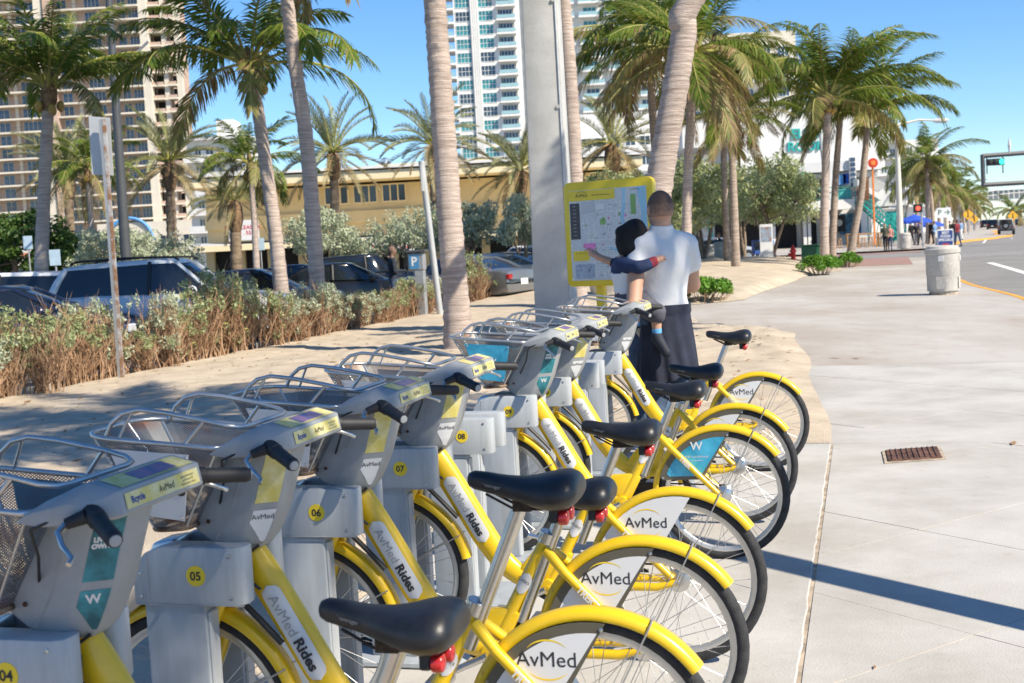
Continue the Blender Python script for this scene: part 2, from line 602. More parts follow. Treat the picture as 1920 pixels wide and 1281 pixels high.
# paving across the corner and the markings
struct(sheet('crosswalk', sqpoly([(-.2, 48.5), (3.7, 47.6), (3.9, 59.5), (-.2, 61)]), .009, M_brick))
struct(sheet('crosswalk', sqpoly([(-9, 74.5), (5.2, 74.5), (5.2, 78.5), (-9, 78.5)]), -.113, M_brick))
mk = [(6.6, 36, .28, 13), (6.6, 30, .18, 2.4), (9.2, 44, .14, 3), (9.2, 56, .14, 3), (10.4, 95, .16, 60), (14, 110, .14, 4), (15, 125, .14, 4), (16, 140, .14, 4)]
for s, q, w, l in mk:
    a = -.095 if q > 80 else 0
    struct(sheet('lane_marking', [S(s + (0 if k in (0, 3) else w) + (0 if k < 2 else l * .1 * (q > 80)), q + (0 if k < 2 else l)) for k in range(4)], -.113, M_wpaint))
for s0, q0, s1, q1 in ((3.95, 52, 4.5, 62), (5.4, 60.5, 14.5, 60.5), (5.4, 63.5, 14.5, 63.5), (-1.5, 63, -1.2, 72)):
    a, b = S(s0, q0), S(s1, q1); t = (b - a).normalized(); n_ = Vector((-t.y, t.x, 0)) * .16
    struct(sheet('lane_marking', [a - n_, b - n_, b + n_, a + n_], -.111, M_wpaint))
# pavement of the far block
FB = [(80, 6.6), (86, 6.9), (100, 9.0), (120, 14.0), (127, 16.0), (135, 15.2), (160, 17.5), (220, 24.5), (300, 33), (420, 46)]
fp = [S(lerp_tab(FB, q), q) for q in [80 + i * 4 for i in range(85)]]
far_walk = struct(sheet('far_pavement', [S(-70, 79), S(2.5, 79)] + fp + [S(-70, 416)], -.0, M_walk))
fk = MB()
for a, b in zip(fp[:60], fp[1:61]):
    t = (b - a); L = t.length
    fk.box((a + b) / 2 + Vector((0, 0, -.06)), (.2, L, .14), rz=math.atan2(t.y, t.x) - math.pi / 2)
ko = fk.build('far_kerb', M_ypaint); struct(ko)

# the seaward side of the road
def beach_s(q): return 19.5 + .092 * max(0, q - 80)
bq = [-14 + 12 * i for i in range(40)]
struct(sheet('beach', [S(beach_s(q), q) for q in bq] + [S(beach_s(q) + 90, q) for q in bq[::-1]], -.02, M_sand))
struct(sheet('sea', [S(beach_s(q) + 62, q) for q in bq] + [S(900, q) for q in bq[::-1]], -.01, mat('sea_water', (.02, .16, .22), .12, var=.3, scale=.08, bump=.4, bscale=.6)))
bw = MB()
for a, b in zip(bq[:-1], bq[1:]):
    p, r = S(beach_s(a) + 2.6, a), S(beach_s(b) + 2.6, b); t = r - p
    bw.box((p + r) / 2 + Vector((0, 0, .3)), (.35, t.length, .75), rz=math.atan2(t.y, t.x) - math.pi / 2)
tag(bw.build('beach_wall', mat('white_wall_paint', (.68, .67, .64), .8, var=.06), None, bevel=(.05, 2)), 'low white wall along the beach across the road', 'wall')

# rusty cover in the walk
uc = thing('utility_cover', 'rusty brown metal utility cover set in the pale walk', 'cover', G(1712, 852), 0)
M_rust = mat('rusty_iron', (.10, .05, .035), .85, metal=.2, var=.5, scale=14, col2=(.2, .10, .07))
c = [G(1660, 846, .006), G(1665, 866, .006), G(1767, 859, .006), G(1757, 839, .006)]
cc = G(1712, 852)
mb = MB(); mb.prism([(p.x - cc.x, p.y - cc.y) for p in c], .004, .016, axis='z'); mb.build('lid', M_rust, uc, bevel=(.004, 1), fix=True)
ax = (c[2] - c[1]).normalized()
mb = MB()
for k in range(9):
    p = (c[0] - cc) * .92; q_ = (c[3] - cc) * .92; r_ = (c[1] - cc) * .92; w_ = (c[2] - cc) * .92
    t = (k + .5) / 9
    a, b = p.lerp(q_, t), r_.lerp(w_, t)
    mb.tube([(*a.xy, .018), (*b.xy, .018)], .006, 5)
mb.build('rib', M_rust, uc)
mb = MB(); mb.prism([((p.x - cc.x) * 1.13, (p.y - cc.y) * 1.13) for p in c], .001, .007, axis='z'); mb.build('frame', M_joint, uc, fix=True)

# ================================================================== docks and share bikes
BROT = -.26
M_yel = mat('yellow_bike_paint', (.80, .52, .012), .34, var=.06, scale=6, coat=.4, spec=.5, dirt=[(26., .27, .36, (.72, .62, .6)), (5., .30, .48, (.90, .87, .85))])
M_gry = mat('grey_plastic', (.31, .325, .335), .52, var=.07, scale=5, bump=.05, bscale=300, dirt=[(9., .28, .46, (.86, .85, .84)), (45., .24, .33, (.75, .72, .7))])
M_dock = mat('dock_grey_paint', (.40, .425, .445), .42, var=.06, scale=3.5, coat=.1, col2=(.43, .455, .475), stretch=(7, 7, 1.1), dirt=[(2.2, .28, .50, (.82, .82, .82)), (14., .24, .34, (.70, .66, .62))])
M_post = mat('dock_post_grey', (.35, .38, .41), .5, var=.08, scale=2.5, stretch=(6, 6, .9), dirt=[(2.2, .28, .50, (.80, .79, .78)), (12., .24, .34, (.68, .62, .56))])
M_blk = mat('black_rubber', (.018, .018, .02), .62, var=.2, scale=20)
M_tyre = mat('tyre_rubber', (.03, .03, .032), .8, var=.3, scale=30, bump=.3, bscale=200)
M_sad = mat('saddle_vinyl', (.012, .013, .016), .42, var=.5, scale=14, bump=.08, bscale=350, spec=.6)
M_silver = mat('brushed_silver', (.62, .62, .61), .3, metal=1., var=.08, scale=12)
M_rim = mat('rim_aluminium', (.66, .65, .62), .38, metal=.75, var=.06, scale=10)
M_spoke = mat('spoke_steel', (.55, .54, .52), .4, metal=.7, var=.05)
M_rail = mat('basket_rail', (.58, .58, .57), .36, metal=.85, var=.14, scale=9)
M_red = mat('red_lens', (.42, .012, .012), .25, var=.25, scale=60, spec=.7)
M_white = mat('white_print', (.70, .70, .70), .42, var=.03, scale=3)
M_skirt = mat('smoked_skirt', (.115, .105, .08), .3, var=.1, scale=5)
M_ink = mat('dark_ink', (.03, .03, .035), .6, var=.02)
M_gink = mat('grey_ink', (.35, .36, .37), .6, var=.02)
M_ylab = mat('yellow_label', (.86, .62, .03), .5, var=.05)
M_yfade = mat('faded_yellow_label', (.78, .66, .16), .5, var=.22, scale=22, col2=(.72, .66, .36))
M_blue = mat('blue_print', (.015, .34, .58), .4, var=.35, scale=5, col2=(.10, .52, .74))
M_teal = mat('teal_print', (.015, .19, .23), .45, var=.5, scale=8, col2=(.06, .38, .44))
M_screen = mat('display_print', (.10, .22, .55), .3, var=.5, scale=24, col2=(.35, .16, .3))
M_chain = mat('oily_chain', (.05, .04, .03), .5, metal=.8, var=.4, scale=60)
M_rusty = mat('rusting_steel', (.16, .065, .028), .8, metal=.3, var=.5, scale=18, col2=(.42, .3, .2))
M_cable = mat('black_cable', (.014, .014, .014), .5, var=.1)

def mesh_mat(name, col, rust):
    m = bpy.data.materials.new(name); m.use_nodes = True
    nt = m.node_tree; L = nt.links
    b = nt.nodes['Principled BSDF']; b.inputs['Roughness'].default_value = .5; b.inputs['Metallic'].default_value = .4
    tc = nt.nodes.new('ShaderNodeTexCoord')
    sp = nt.nodes.new('ShaderNodeSeparateXYZ'); L.new(tc.outputs['Object'], sp.inputs[0])
    def mth(op, a, b_=None):
        n = nt.nodes.new('ShaderNodeMath'); n.operation = op
        for i, x in enumerate((a, b_)):
            if x is None: continue
            if isinstance(x, (int, float)): n.inputs[i].default_value = x
            else: L.new(x, n.inputs[i])
        return n.outputs[0]
    xy = mth('ADD', sp.outputs['X'], sp.outputs['Y'])
    d1 = mth('ADD', mth('MULTIPLY', xy, 95.), mth('MULTIPLY', sp.outputs['Z'], 150.))
    d2 = mth('SUBTRACT', mth('MULTIPLY', xy, 95.), mth('MULTIPLY', sp.outputs['Z'], 150.))
    def edge_(d): return mth('ABSOLUTE', mth('SUBTRACT', mth('FRACT', d), .5))
    e = mth('GREATER_THAN', mth('MAXIMUM', edge_(d1), edge_(d2)), .28)
    nz = nt.nodes.new('ShaderNodeTexNoise'); nz.inputs['Scale'].default_value = 7; L.new(tc.outputs['Object'], nz.inputs['Vector'])
    rp = nt.nodes.new('ShaderNodeValToRGB')
    rp.color_ramp.elements[0].position, rp.color_ramp.elements[1].position = .52, .66
    rp.color_ramp.elements[0].color = (*col, 1); rp.color_ramp.elements[1].color = (*rust, 1)
    L.new(nz.outputs['Fac'], rp.inputs['Fac']); L.new(rp.outputs['Color'], b.inputs['Base Color'])
    tr = nt.nodes.new('ShaderNodeBsdfTransparent')
    mx = nt.nodes.new('ShaderNodeMixShader'); L.new(e, mx.inputs['Fac']); L.new(tr.outputs[0], mx.inputs[1]); L.new(b.outputs[0], mx.inputs[2])
    L.new(mx.outputs[0], nt.nodes['Material Output'].inputs['Surface'])
    return m
M_mesh = mesh_mat('expanded_steel_mesh', (.17, .18, .19), (.17, .07, .03))

def arc(cx, cz, r, a0, a1, n):
    return [(cx + r * math.cos(R(a0 + (a1 - a0) * i / n)), cz + r * math.sin(R(a0 + (a1 - a0) * i / n))) for i in range(n + 1)]
def fender_mesh(cx, a0, a1, r=.353):
    mb = MB(); rings = []
    N = 40
    sec = [(-.034, -.022), (-.032, -.006), (-.022, .004), (0, .008), (.022, .004), (.032, -.006), (.034, -.022)]
    inn = [(y * .93, d - .003) for y, d in sec][::-1]
    for i in range(N + 1):
        a = R(a0 + (a1 - a0) * i / N)
        rings.append([Vector((cx + (r + d) * math.cos(a), y, .335 + (r + d) * math.sin(a))) for y, d in sec + inn])
    mb.loft(rings)
    return mb.mesh('fender', M_yel, smooth=50, fix=True)
def wheel(parent, cx, hub_r, hub_w):
    w = obj('wheel', None, parent)
    w.location = (cx, 0, .335)
    mb = MB(); n = 48
    mb.tube([(.313 * math.cos(2 * math.pi * i / n), 0, .313 * math.sin(2 * math.pi * i / n)) for i in range(n)], .0225, 10, closed=True)
    mb.build('tyre', M_tyre, w, smooth=60)
    mb = MB()
    sec = [(.0125, .297), (.0125, .281), (.006, .273), (-.006, .273), (-.0125, .281), (-.0125, .297)]
    rings = [[Vector((r * math.cos(2 * math.pi * i / n), y, r * math.sin(2 * math.pi * i / n))) for y, r in sec] for i in range(n + 1)]
    mb.loft(rings, cap=False, closed=False)
    mb.build('rim', M_rim, w, smooth=40, fix=True)
    mb = MB()
    for i in range(32):
        a = 2 * math.pi * (i + .3 * (i % 2)) / 32
        sd = 1 if i % 2 else -1
        da = .55 * (1 if (i // 2) % 2 else -1)
        mb.tube([(hub_r * .8 * math.cos(a + da), sd * hub_w * .42, hub_r * .8 * math.sin(a + da)), (.277 * math.cos(a), 0, .277 * math.sin(a))], .0012, 4, cap=False)
    mb.build('spokes', M_spoke, w)
    mb = MB(); hw = hub_w / 2
    mb.lathe([(.008, -hw - .03), (.008, -hw), (hub_r * .55, -hw), (hub_r, -hw * .85), (hub_r, -hw * .6), (hub_r * .7, -hw * .3), (hub_r * .7, hw * .3), (hub_r, hw * .6), (hub_r, hw * .85), (hub_r * .55, hw), (.008, hw), (.008, hw + .03)], 16, Matrix.Rotation(R(90), 4, 'X'))
    mb.build('hub', M_silver, w, smooth=40)
    return w
def decal(name, poly, y, m, parent, side=-1, th=.0012):
    mb = MB(); mb.prism(poly, y, y + side * th, axis='y')
    return mb.build(name, m, parent, fix=True)
def pill(a, b, w, n=8):
    a, b = Vector(a), Vector(b); t = (b - a).normalized(); nn = Vector((-t.y, t.x))
    a0 = math.atan2(nn.y, nn.x)
    r = w / 2
    pts = [(a.x + r * math.cos(a0 + math.pi * i / n), a.y + r * math.sin(a0 + math.pi * i / n)) for i in range(n + 1)]
    pts += [(b.x + r * math.cos(a0 + math.pi + math.pi * i / n), b.y + r * math.sin(a0 + math.pi + math.pi * i / n)) for i in range(n + 1)]
    return pts
T_av = text_mesh('lettering', 'AvMed', .058, M_ink)
T_avr = text_mesh('lettering', 'AvMed', .045, M_gink)
T_rides = text_mesh('lettering', 'Rides', .045, M_ink, bold=.0016)
T_trek = text_mesh('lettering', 'TREK', .03, M_white, bold=.001)
T_w = text_mesh('lettering', 'W', .058, M_white, bold=.0012)
T_fl = text_mesh('lettering', 'FORT LAUDERDALE', .0135, M_white)
T_fl2 = text_mesh('lettering', 'THE RESIDENCES', .008, M_white)
T_live = text_mesh('lettering', 'LIVE IT\nOWN IT', .0145, M_white, bold=.001, shear=.15)
T_wsm = text_mesh('lettering', 'W', .03, M_white, bold=.001)
T_avs = text_mesh('lettering', 'AvMed', .022, M_ink)
T_bsk = text_mesh('lettering', 'Rides', .075, M_ink, bold=.003)
T_bbl = text_mesh('lettering', 'Bcycle', .02, mat('blue_ink', (.02, .06, .3), .6, var=.02), bold=.0006)
T_small = text_mesh('lettering', 'unlock bike here\npush lever, lift\nreturn at any dock', .008, M_ink)
T_rd = text_mesh('lettering', 'Rides', .02, M_ink)
F_near = Euler((R(90), 0, 0))                 # text plane facing the camera side of the bike, x to the rear

DT = [(.040, .875), (.062, .845), (.105, .785), (.19, .640), (.27, .495), (.345, .385), (.42, .325), (.53, .30)]
def make_bike():
    t = thing('share_bike', 'x', 'bicycle')
    # frame ---------------------------------------------------------------
    mb = MB()
    pts = []
    for i in range(len(DT) - 1):
        for k in range(4):
            u = k / 4
            pts.append((DT[i][0] + (DT[i + 1][0] - DT[i][0]) * u, 0, DT[i][1] + (DT[i + 1][1] - DT[i][1]) * u))
    pts.append((.53, 0, .30))
    for _ in range(3):
        pts = [pts[0]] + [tuple((pts[i - 1][k] + 2 * pts[i][k] + pts[i + 1][k]) / 4 for k in range(3)) for i in range(1, len(pts) - 1)] + [pts[-1]]
    rs = [.052 - .016 * max(0, (i / len(pts) - .55) / .45) for i in range(len(pts))]
    mb.tube(pts, rs, 18, sy=.68)
    mb.tube([(.515, 0, .27), (.615, 0, .46), (.742, 0, .69)], [.026, .024, .023], 14)
    mb.tube([(.012, 0, .70), (.055, 0, .90)], .034, 14)
    mb.tube([(.53, -.045, .30), (.53, .045, .30)], .03, 14)
    fr = mb.build('frame', M_yel, t, smooth=40)
    mb = MB(); mb.prism([(.385, .335), (.47, .435), (.60, .445), (.635, .425), (.575, .31)], -.022, .022)
    mb.build('gusset', M_yel, t, bevel=(.008, 2), smooth=30, fix=True)
    for s in (-1, 1):
        mb = MB(); mb.tube([(.735, s * .02, .645), (.80, s * .05, .58), (.93, s * .062, .45), (1.03, s * .066, .35)], [.017, .016, .0155, .014], 10)
        st = mb.build('seat_stay', M_yel, t, smooth=60)
        if s < 0:
            obj('lettering', T_trek, st, (.872, -.0745, .508), basis((1, -.09, -1), (1, 0, 1)))
        mb = MB(); mb.tube([(.53, s * .03, .295), (.64, s * .05, .30), (.85, s * .062, .315), (.97, s * .066, .315), (1.05, s * .066, .335)], [.018, .018, .017, .016, .012], 10)
        mb.build('chain_stay', M_yel, t, smooth=60)
    mb = MB()
    for s in (-1, 1):
        mb.tube([(.005, s * .025, .725), (-.02, s * .052, .66), (-.075, s * .056, .50), (-.14, s * .056, .335)], [.02, .02, .018, .012], 10)
    mb.tube([(.005, -.055, .715), (.005, .055, .715)], .022, 10)
    mb.build('fork', M_yel, t, smooth=50)
    # wheels, fenders -----------------------------------------------------
    wheel(t, 1.05, .046, .10)
    wheel(t, -.14, .028, .09)
    fd = obj('fender', fender_mesh(1.05, 36, 198), t)
    mb = MB()
    for s in (-1, 1):
        a = R(63); mb.tube([(1.05, s * .06, .335), (1.05 + .362 * math.cos(a), s * .035, .335 + .362 * math.sin(a))], .0028, 5)
    a = R(63); mb.tube([(1.05 + .364 * math.cos(a), y, .335 + (.364 + .006 * (1 - (y / .036) ** 2)) * math.sin(a)) for y in (-.036, -.02, 0, .02, .036)], .0028, 5)
    mb.build('stay_wire', M_spoke, fd)
    fd2 = obj('fender', fender_mesh(-.14, 12, 128), t)
    mb = MB()
    for s in (-1, 1):
        a = R(28); mb.tube([(-.14, s * .055, .335), (-.14 + .36 * math.cos(a), s * .036, .335 + .36 * math.sin(a))], .0028, 5)
    mb.build('stay_wire', M_spoke, fd2)
    # wheel skirt ---------------------------------------------------------
    for s in (-1, 1):
        o_ = arc(1.05, .335, .328, 82, 163, 14)
        poly = o_ + [(.745, .415), (.952, .418)]
        mb = MB(); mb.prism(poly, s * .042, s * .045); sk = mb.build('skirt', M_skirt, t, fix=True)
        i_ = arc(1.05, .335, .300, 85.5, 158, 14)
        poly = i_ + [(.785, .434), (.944, .436)]
        if s < 0:
            d = decal('skirt_panel', poly, -.0455, M_white, t)
            obj('lettering', T_av, d, (.935, -.0475, .560), F_near)
            mb = MB()
            for a0, a1 in ((35, 150), (215, 325)):
                q = [Vector((.938 + .066 * math.cos(R(a0 + (a1 - a0) * k / 14)), -.0472, .560 + .056 * math.sin(R(a0 + (a1 - a0) * k / 14)))) for k in range(15)]
                q2 = [Vector((.938 + (.066 - .005 * math.sin(math.pi * k / 14)) * math.cos(R(a0 + (a1 - a0) * k / 14)), -.0472, .560 + (.056 - .005 * math.sin(math.pi * k / 14)) * math.sin(R(a0 + (a1 - a0) * k / 14)))) for k in range(15)]
                mb.loft([q, q2], cap=False, closed=False)
            mb.build('emblem', M_ylab, d)
        else:
            decal('skirt_panel', poly, .0455, M_white, t, side=1)
        for (x, z) in ((1.085, .645), (.80, .565), (.752, .428)):
            mb = MB(); mb.lathe([(.0065, 0), (.006, .003), (.002, .0045)], 8, Matrix.Translation((x, s * .0455, z)) @ Matrix.Rotation(R(90) * (1 if s < 0 else -1), 4, 'X'))
            mb.build('bolt', M_silver, sk, smooth=40)
    # saddle --------------------------------------------------------------
    dv = Vector((.115, 0, .27)).normalized()
    st = obj('seat_post', None, t)
    mb = MB(); mb.tube([Vector((.745, 0, .66)) - dv * .15, Vector((.745, 0, .66)) + dv * .30], .0205, 14)
    sp = mb.build('post_tube', M_silver, st, smooth=50)
    mb = MB(); mb.lathe([(.027, -.02), (.029, -.018), (.029, .018), (.027, .02)], 16, Matrix.Translation(Vector((.735, 0, .685))) @ dv.to_track_quat('Z', 'Y').to_matrix().to_4x4())
    mb.tube([(.715, -.03, .69), (.68, -.034, .70)], .007, 6)
    mb.build('seat_clamp', M_silver, t, smooth=40)
    sd = obj('saddle', None, t)
    top = Vector((.745, 0, .66)) + dv * .30
    cx, cz = top.x + .002, top.z
    prof = [(-.152, .010, .052, .048), (-.148, .020, .066, .030), (-.12, .026, .070, .018), (-.07, .034, .062, .006), (-.02, .050, .056, -.008), (.03, .074, .058, -.022), (.07, .094, .066, -.030), (.105, .104, .072, -.030), (.13, .102, .070, -.022), (.148, .088, .058, -.008), (.156, .058, .040, .008)]
    rings = []
    for x, w, zt, zb in prof:
        rg = []
        for k in range(18):
            a = 2 * math.pi * k / 18
            c_, s_ = math.cos(a), math.sin(a)
            e_ = .75
            yy = w * math.copysign(abs(c_) ** e_, c_)
            zz = (zt + zb) / 2 + (zt - zb) / 2 * math.copysign(abs(s_) ** e_, s_)
            zz -= .10 * yy * yy / max(w, .01) if s_ > 0 else 0
            rg.append(Vector((cx + x, yy, cz + zz)))
        rings.append(rg)
    mb = MB(); mb.loft(rings)
    me = mb.mesh('cover', M_sad, fix=True)
    bm = bmesh.new(); bm.from_mesh(me); bmesh.ops.subdivide_edges(bm, edges=bm.edges, cuts=1, use_grid_fill=True, smooth=.6); bm.to_mesh(me); bm.free(); me.shade_smooth()
    obj('cover', me, sd)
    mb = MB()
    for s in (-1, 1):
        mb.tube([(cx - .10, s * .02, cz + .012), (cx - .03, s * .022, cz - .025), (cx + .05, s * .022, cz - .03), (cx + .11, s * .03, cz - .01)], .0035, 6)
    mb.box((top.x, 0, top.z - .02), (.05, .05, .03))
    mb.build('rails', M_chain, sd)
    obj('lettering', text_mesh('lettering', 'o bontrager', .014, M_gink), sd, (cx - .085, -.0335, cz + .036), basis((1, -.3, -.12), (0, -.15, 1)))
    for y in (-.032, .032):
        mb = MB(); mb.lathe([(.016, -.012), (.021, -.008), (.021, .008), (.018, .013), (.008, .016)], 12, Matrix.Translation((cx + .11, y, cz - .048)) @ Matrix.Rotation(R(90), 4, 'Y'))
        tl = mb.build('tail_light', M_red, sd, smooth=40)
        mb = MB(); mb.box((cx + .088, y, cz - .04), (.024, .038, .042)); mb.build('light_mount', M_blk, tl, bevel=(.004, 1))
    # cowl ------------------------------------------------------------------
    secs = [(.848, .015, .125, .055, .035), (.875, -.02, .15, .075, .045), (.91, -.055, .17, .082, .048), (.965, -.025, .195, .086, .05), (1.05, .03, .222, .086, .05), (1.15, .09, .255, .084, .05)]
    rings = []
    for z, xf, xr, yw, yr in secs:
        rings.append([Vector(p) for p in ((xf, -yw * .9, z + .012), (xf + .01, -yw, z + .008), (xr - .062, -yw, z), (xr, -yr, z), (xr, yr, z), (xr - .062, yw, z), (xf + .01, yw, z + .008), (xf, yw * .9, z + .012))])
    mb = MB(); mb.loft(rings)
    cw = mb.build('cowl', M_gry, t, bevel=(.006, 2), smooth=30, fix=True)
    def cowl_pt(z, u, off=.0015):       # on the slanting rear-left face: u 0 at the side crease, 1 at the rear edge
        for a, b in zip(secs, secs[1:]):
            if z <= b[0]:
                k = (z - a[0]) / (b[0] - a[0]); v = [a[i] + (b[i] - a[i]) * k for i in range(5)]; break
        p = Vector((v[2] - .062, -v[3], z)).lerp(Vector((v[2], -v[4], z)), u)
        return p + Vector((.5, -.86, -.15)) * off
    def face_patch(name, zs_, u0, u1, m, par):
        mb = MB(); mb.loft([[cowl_pt(z, u0(z)), cowl_pt(z, u1(z))] for z in zs_], cap=False, closed=False)
        return mb.build(name, m, par)
    face_patch('upper_sticker', [.985, 1.03, 1.08, 1.135], lambda z: .06, lambda z: .96, M_yfade, cw)
    ls = face_patch('lower_sticker', [.872, .90, .93, .965], lambda z: .08 + .75 * max(0, (.93 - z) / .06), lambda z: .96, M_white, cw)
    fx = basis(cowl_pt(.94, 1) - cowl_pt(.94, 0), cowl_pt(.96, .5) - cowl_pt(.93, .5))
    obj('lettering', T_avs, ls, cowl_pt(.945, .52, .003), fx)
    mb = MB(); mb.tube([(.02, -.0835, .885), (.07, -.0868, .96), (.105, -.0868, 1.05), (.14, -.0848, 1.145)], .0012, 4); mb.build('seam', M_gink, cw)
    for z, x in ((.935, .0), (1.12, .13)):
        mb = MB(); mb.lathe([(.006, 0), (.005, .003)], 8, Matrix.Translation((x, -.0865, z)) @ Matrix.Rotation(R(90), 4, 'X')); mb.build('bolt', M_rusty, cw)
    # console and grips -------------------------------------------------------
    csec = [(.10, 1.145), (.13, 1.178), (.222, 1.215), (.236, 1.217), (.299, 1.199), (.309, 1.15), (.295, 1.142), (.16, 1.13)]
    rings = []
    for y, k in ((-.205, .55), (-.19, .8), (-.165, 1), (0, 1), (.165, 1), (.19, .8), (.205, .55)):
        rings.append([Vector((.21 + (x - .21) * (k if x > .25 else 1) - (1 - k) * .05, y, 1.165 + (z - 1.165) * k - (1 - k) * .03)) for x, z in csec])
    mb = MB(); mb.loft(rings)
    cs = mb.build('console', M_gry, t, bevel=(.006, 2), smooth=35, fix=True)
    def quad(name, pts, m, par):
        mb = MB(); mb.add(pts, [(0, 1, 2, 3)]); return mb.build(name, m, par)
    sx = Vector((.0022, 0, .0008))
    rs_ = quad('rear_sticker', [Vector((.3075, -.15, 1.157)) + sx, Vector((.3075, .15, 1.157)) + sx, Vector((.3012, .15, 1.190)) + sx, Vector((.3012, -.15, 1.190)) + sx], M_yfade, cs)
    rr = basis((0, 1, 0), (-.19, 0, 1))
    obj('lettering', T_bbl, rs_, (.3075, -.105, 1.1735), rr)
    obj('lettering', T_avs, rs_, (.3075, 0.01, 1.1735), rr)
    obj('lettering', T_small, rs_, (.3075, .10, 1.1735), rr)
    tn = Vector((.0004, 0, .0016))
    quad('top_sticker', [Vector((.241, -.14, 1.2156)) + tn, Vector((.294, -.14, 1.2004)) + tn, Vector((.294, .15, 1.2004)) + tn, Vector((.241, .15, 1.2156)) + tn], M_yfade, cs)
    quad('display', [Vector((.247, -.06, 1.2139)) + tn * 1.5, Vector((.288, -.06, 1.2021)) + tn * 1.5, Vector((.288, .09, 1.2021)) + tn * 1.5, Vector((.247, .09, 1.2139)) + tn * 1.5], M_screen, cs)
    for s in (-1, 1):
        d = Vector((.72, s * .62, -.22 if s < 0 else -.10)).normalized()
        a = Vector((.235, s * .175, 1.165))
        mb = MB(); mb.tube([a, a + d * .065, a + d * .067, a + d * .155, a + d * .16, a + d * .172], [.021, .021, .0185, .0175, .0185, .015], 14)
        gp = mb.build('grip', M_blk, t, smooth=45)
        mb = MB(); mb.lathe([(.013, 0), (.012, .003), (.004, .004)], 12, Matrix.Translation(a + d * .171) @ d.to_track_quat('Z', 'Y').to_matrix().to_4x4()); mb.build('end_cap', M_gink, gp)
        b0 = Vector((.17, s * .20, 1.148))
        c1 = a + d * .035
        mb = MB(); mb.tube([c1 + Vector((-.01, s * .012, .0)), c1 + Vector((-.045, s * .03, -.012))], [.016, .012], 10); mb.build('brake_clamp', M_blk, t, smooth=40)
        l0 = c1 + Vector((-.045, s * .03, -.012))
        mb = MB(); mb.tube([l0, l0 + Vector((.0, s * .03, -.012)), l0 + d * .045 + Vector((.0, s * .035, -.02)), l0 + d * .085 + Vector((.0, s * .025, -.03)), l0 + d * .10 + Vector((-.01, s * .03, -.035))], [.008, .007, .006, .0055, .006], 8)
        mb.build('brake_lever', M_silver, t, smooth=60)
        mb = MB(); mb.tube([b0, b0 + Vector((-.05, s * .01, -.02)), b0 + Vector((-.08, -s * .05, -.09)), Vector((.02, s * .06, .96))], .0035, 6); mb.build('cable', M_cable, t, smooth=60)
    mb = MB(); mb.tube([(.13, -.05, .86), (.075, -.062, .82), (.10, -.06, .76), (.125, -.048, .735)], .0045, 6)
    mb.tube([(.05, -.03, .70), (.11, -.03, .64), (.17, -.028, .575)], .009, 6)
    mb.build('cable', M_cable, t, smooth=60)
    # basket ------------------------------------------------------------------
    bk = obj('basket', None, t)
    def ring(z, xf, xr, w, rc, n=6):
        out = []
        for (cx_, cy_, a0) in ((xr - .03, w - .03, 0), (xf + rc, w - rc, 90), (xf + rc, -w + rc, 180), (xr - .03, -w + .03, 270)):
            r_ = .03 if cx_ > (xf + xr) / 2 else rc
            for k in range(n + 1):
                a = R(a0 + 90 * k / n); out.append((cx_ + r_ * math.cos(a), cy_ + r_ * math.sin(a)))
        return out
    zt0, zb0 = 1.165, .93
    rt, rb = ring(0, -.33, .10, .185, .11), ring(0, -.155, -.035, .14, .05)
    T_ = [Vector((x, y, 1.155 - .09 * (x - .10))) for x, y in rt]
    B_ = [Vector((x, y, .925 + .06 * (x + .1))) for x, y in rb]
    mb = MB(); mb.loft([[B_[k].lerp(T_[k], u) for k in range(len(T_))] for u in (0, .5, 1)], cap=False)
    mb.add(B_, [tuple(range(len(B_)))])
    mb.build('mesh_body', M_mesh, bk)
    mb = MB(); mb.tube(T_, .007, 8, closed=True); mb.build('rim', M_rail, bk, smooth=60)
    mb = MB(); mb.tube(B_, .008, 8, closed=True); mb.build('base_ring', M_rusty, bk, smooth=60)
    for k in (3, 9, 13, 17, 24):
        mb = MB(); mb.tube([B_[k], T_[k]], .0042, 6); mb.build('rib', M_rail, bk, smooth=60)
    hp = [(-.245, .172, 1.188), (-.225, .172, 1.225), (-.19, .17, 1.252), (-.14, .168, 1.262), (-.06, .168, 1.252), (.06, .168, 1.228), (.115, .165, 1.214), (.142, .145, 1.206), (.15, .11, 1.204)]
    full = [(x, -y, z) for x, y, z in hp] + [(x, y, z) for x, y, z in hp[::-1]]
    mb = MB(); mb.tube(full, .0068, 8)
    for s in (-1, 1):
        mb.tube([(.055, s * .168, 1.228), (.0, s * .18, 1.168)], .0055, 6)
        mb.tube([(-.16, s * .169, 1.258), (-.20, s * .182, 1.183)], .0045, 6)
    mb.build('hoop', M_rail, bk, smooth=60)
    for s in (-1, 1):
        # advert panel hung outside each flank
        def fl(u, v, off): # u 0 front..1 rear, v 0 bottom..1 top
            b0_, b1_ = Vector((-.115, s * .14, .925)), Vector((-.06, s * .14, .928))
            t0_, t1_ = Vector((-.225, s * .187, 1.17)), Vector((.02, s * .187, 1.150))
            return (b0_.lerp(b1_, u)).lerp(t0_.lerp(t1_, u), v) + Vector((0, s * off, -.2 * off))
        ps = [fl(0, .20, .012), fl(1, .12, .012), fl(1, .97, .012), fl(0, .97, .012)]
        ps[0] += Vector((-.03, 0, 0)); ps[1] += Vector((.02, 0, 0))
        mb = MB(); mb.add(ps + [p + Vector((0, s * .003, 0)) for p in ps], [(3, 2, 1, 0), (4, 5, 6, 7), (0, 1, 5, 4), (1, 2, 6, 5), (2, 3, 7, 6), (3, 0, 4, 7)])
        ap = mb.build('advert_panel', M_white, bk, fix=True)
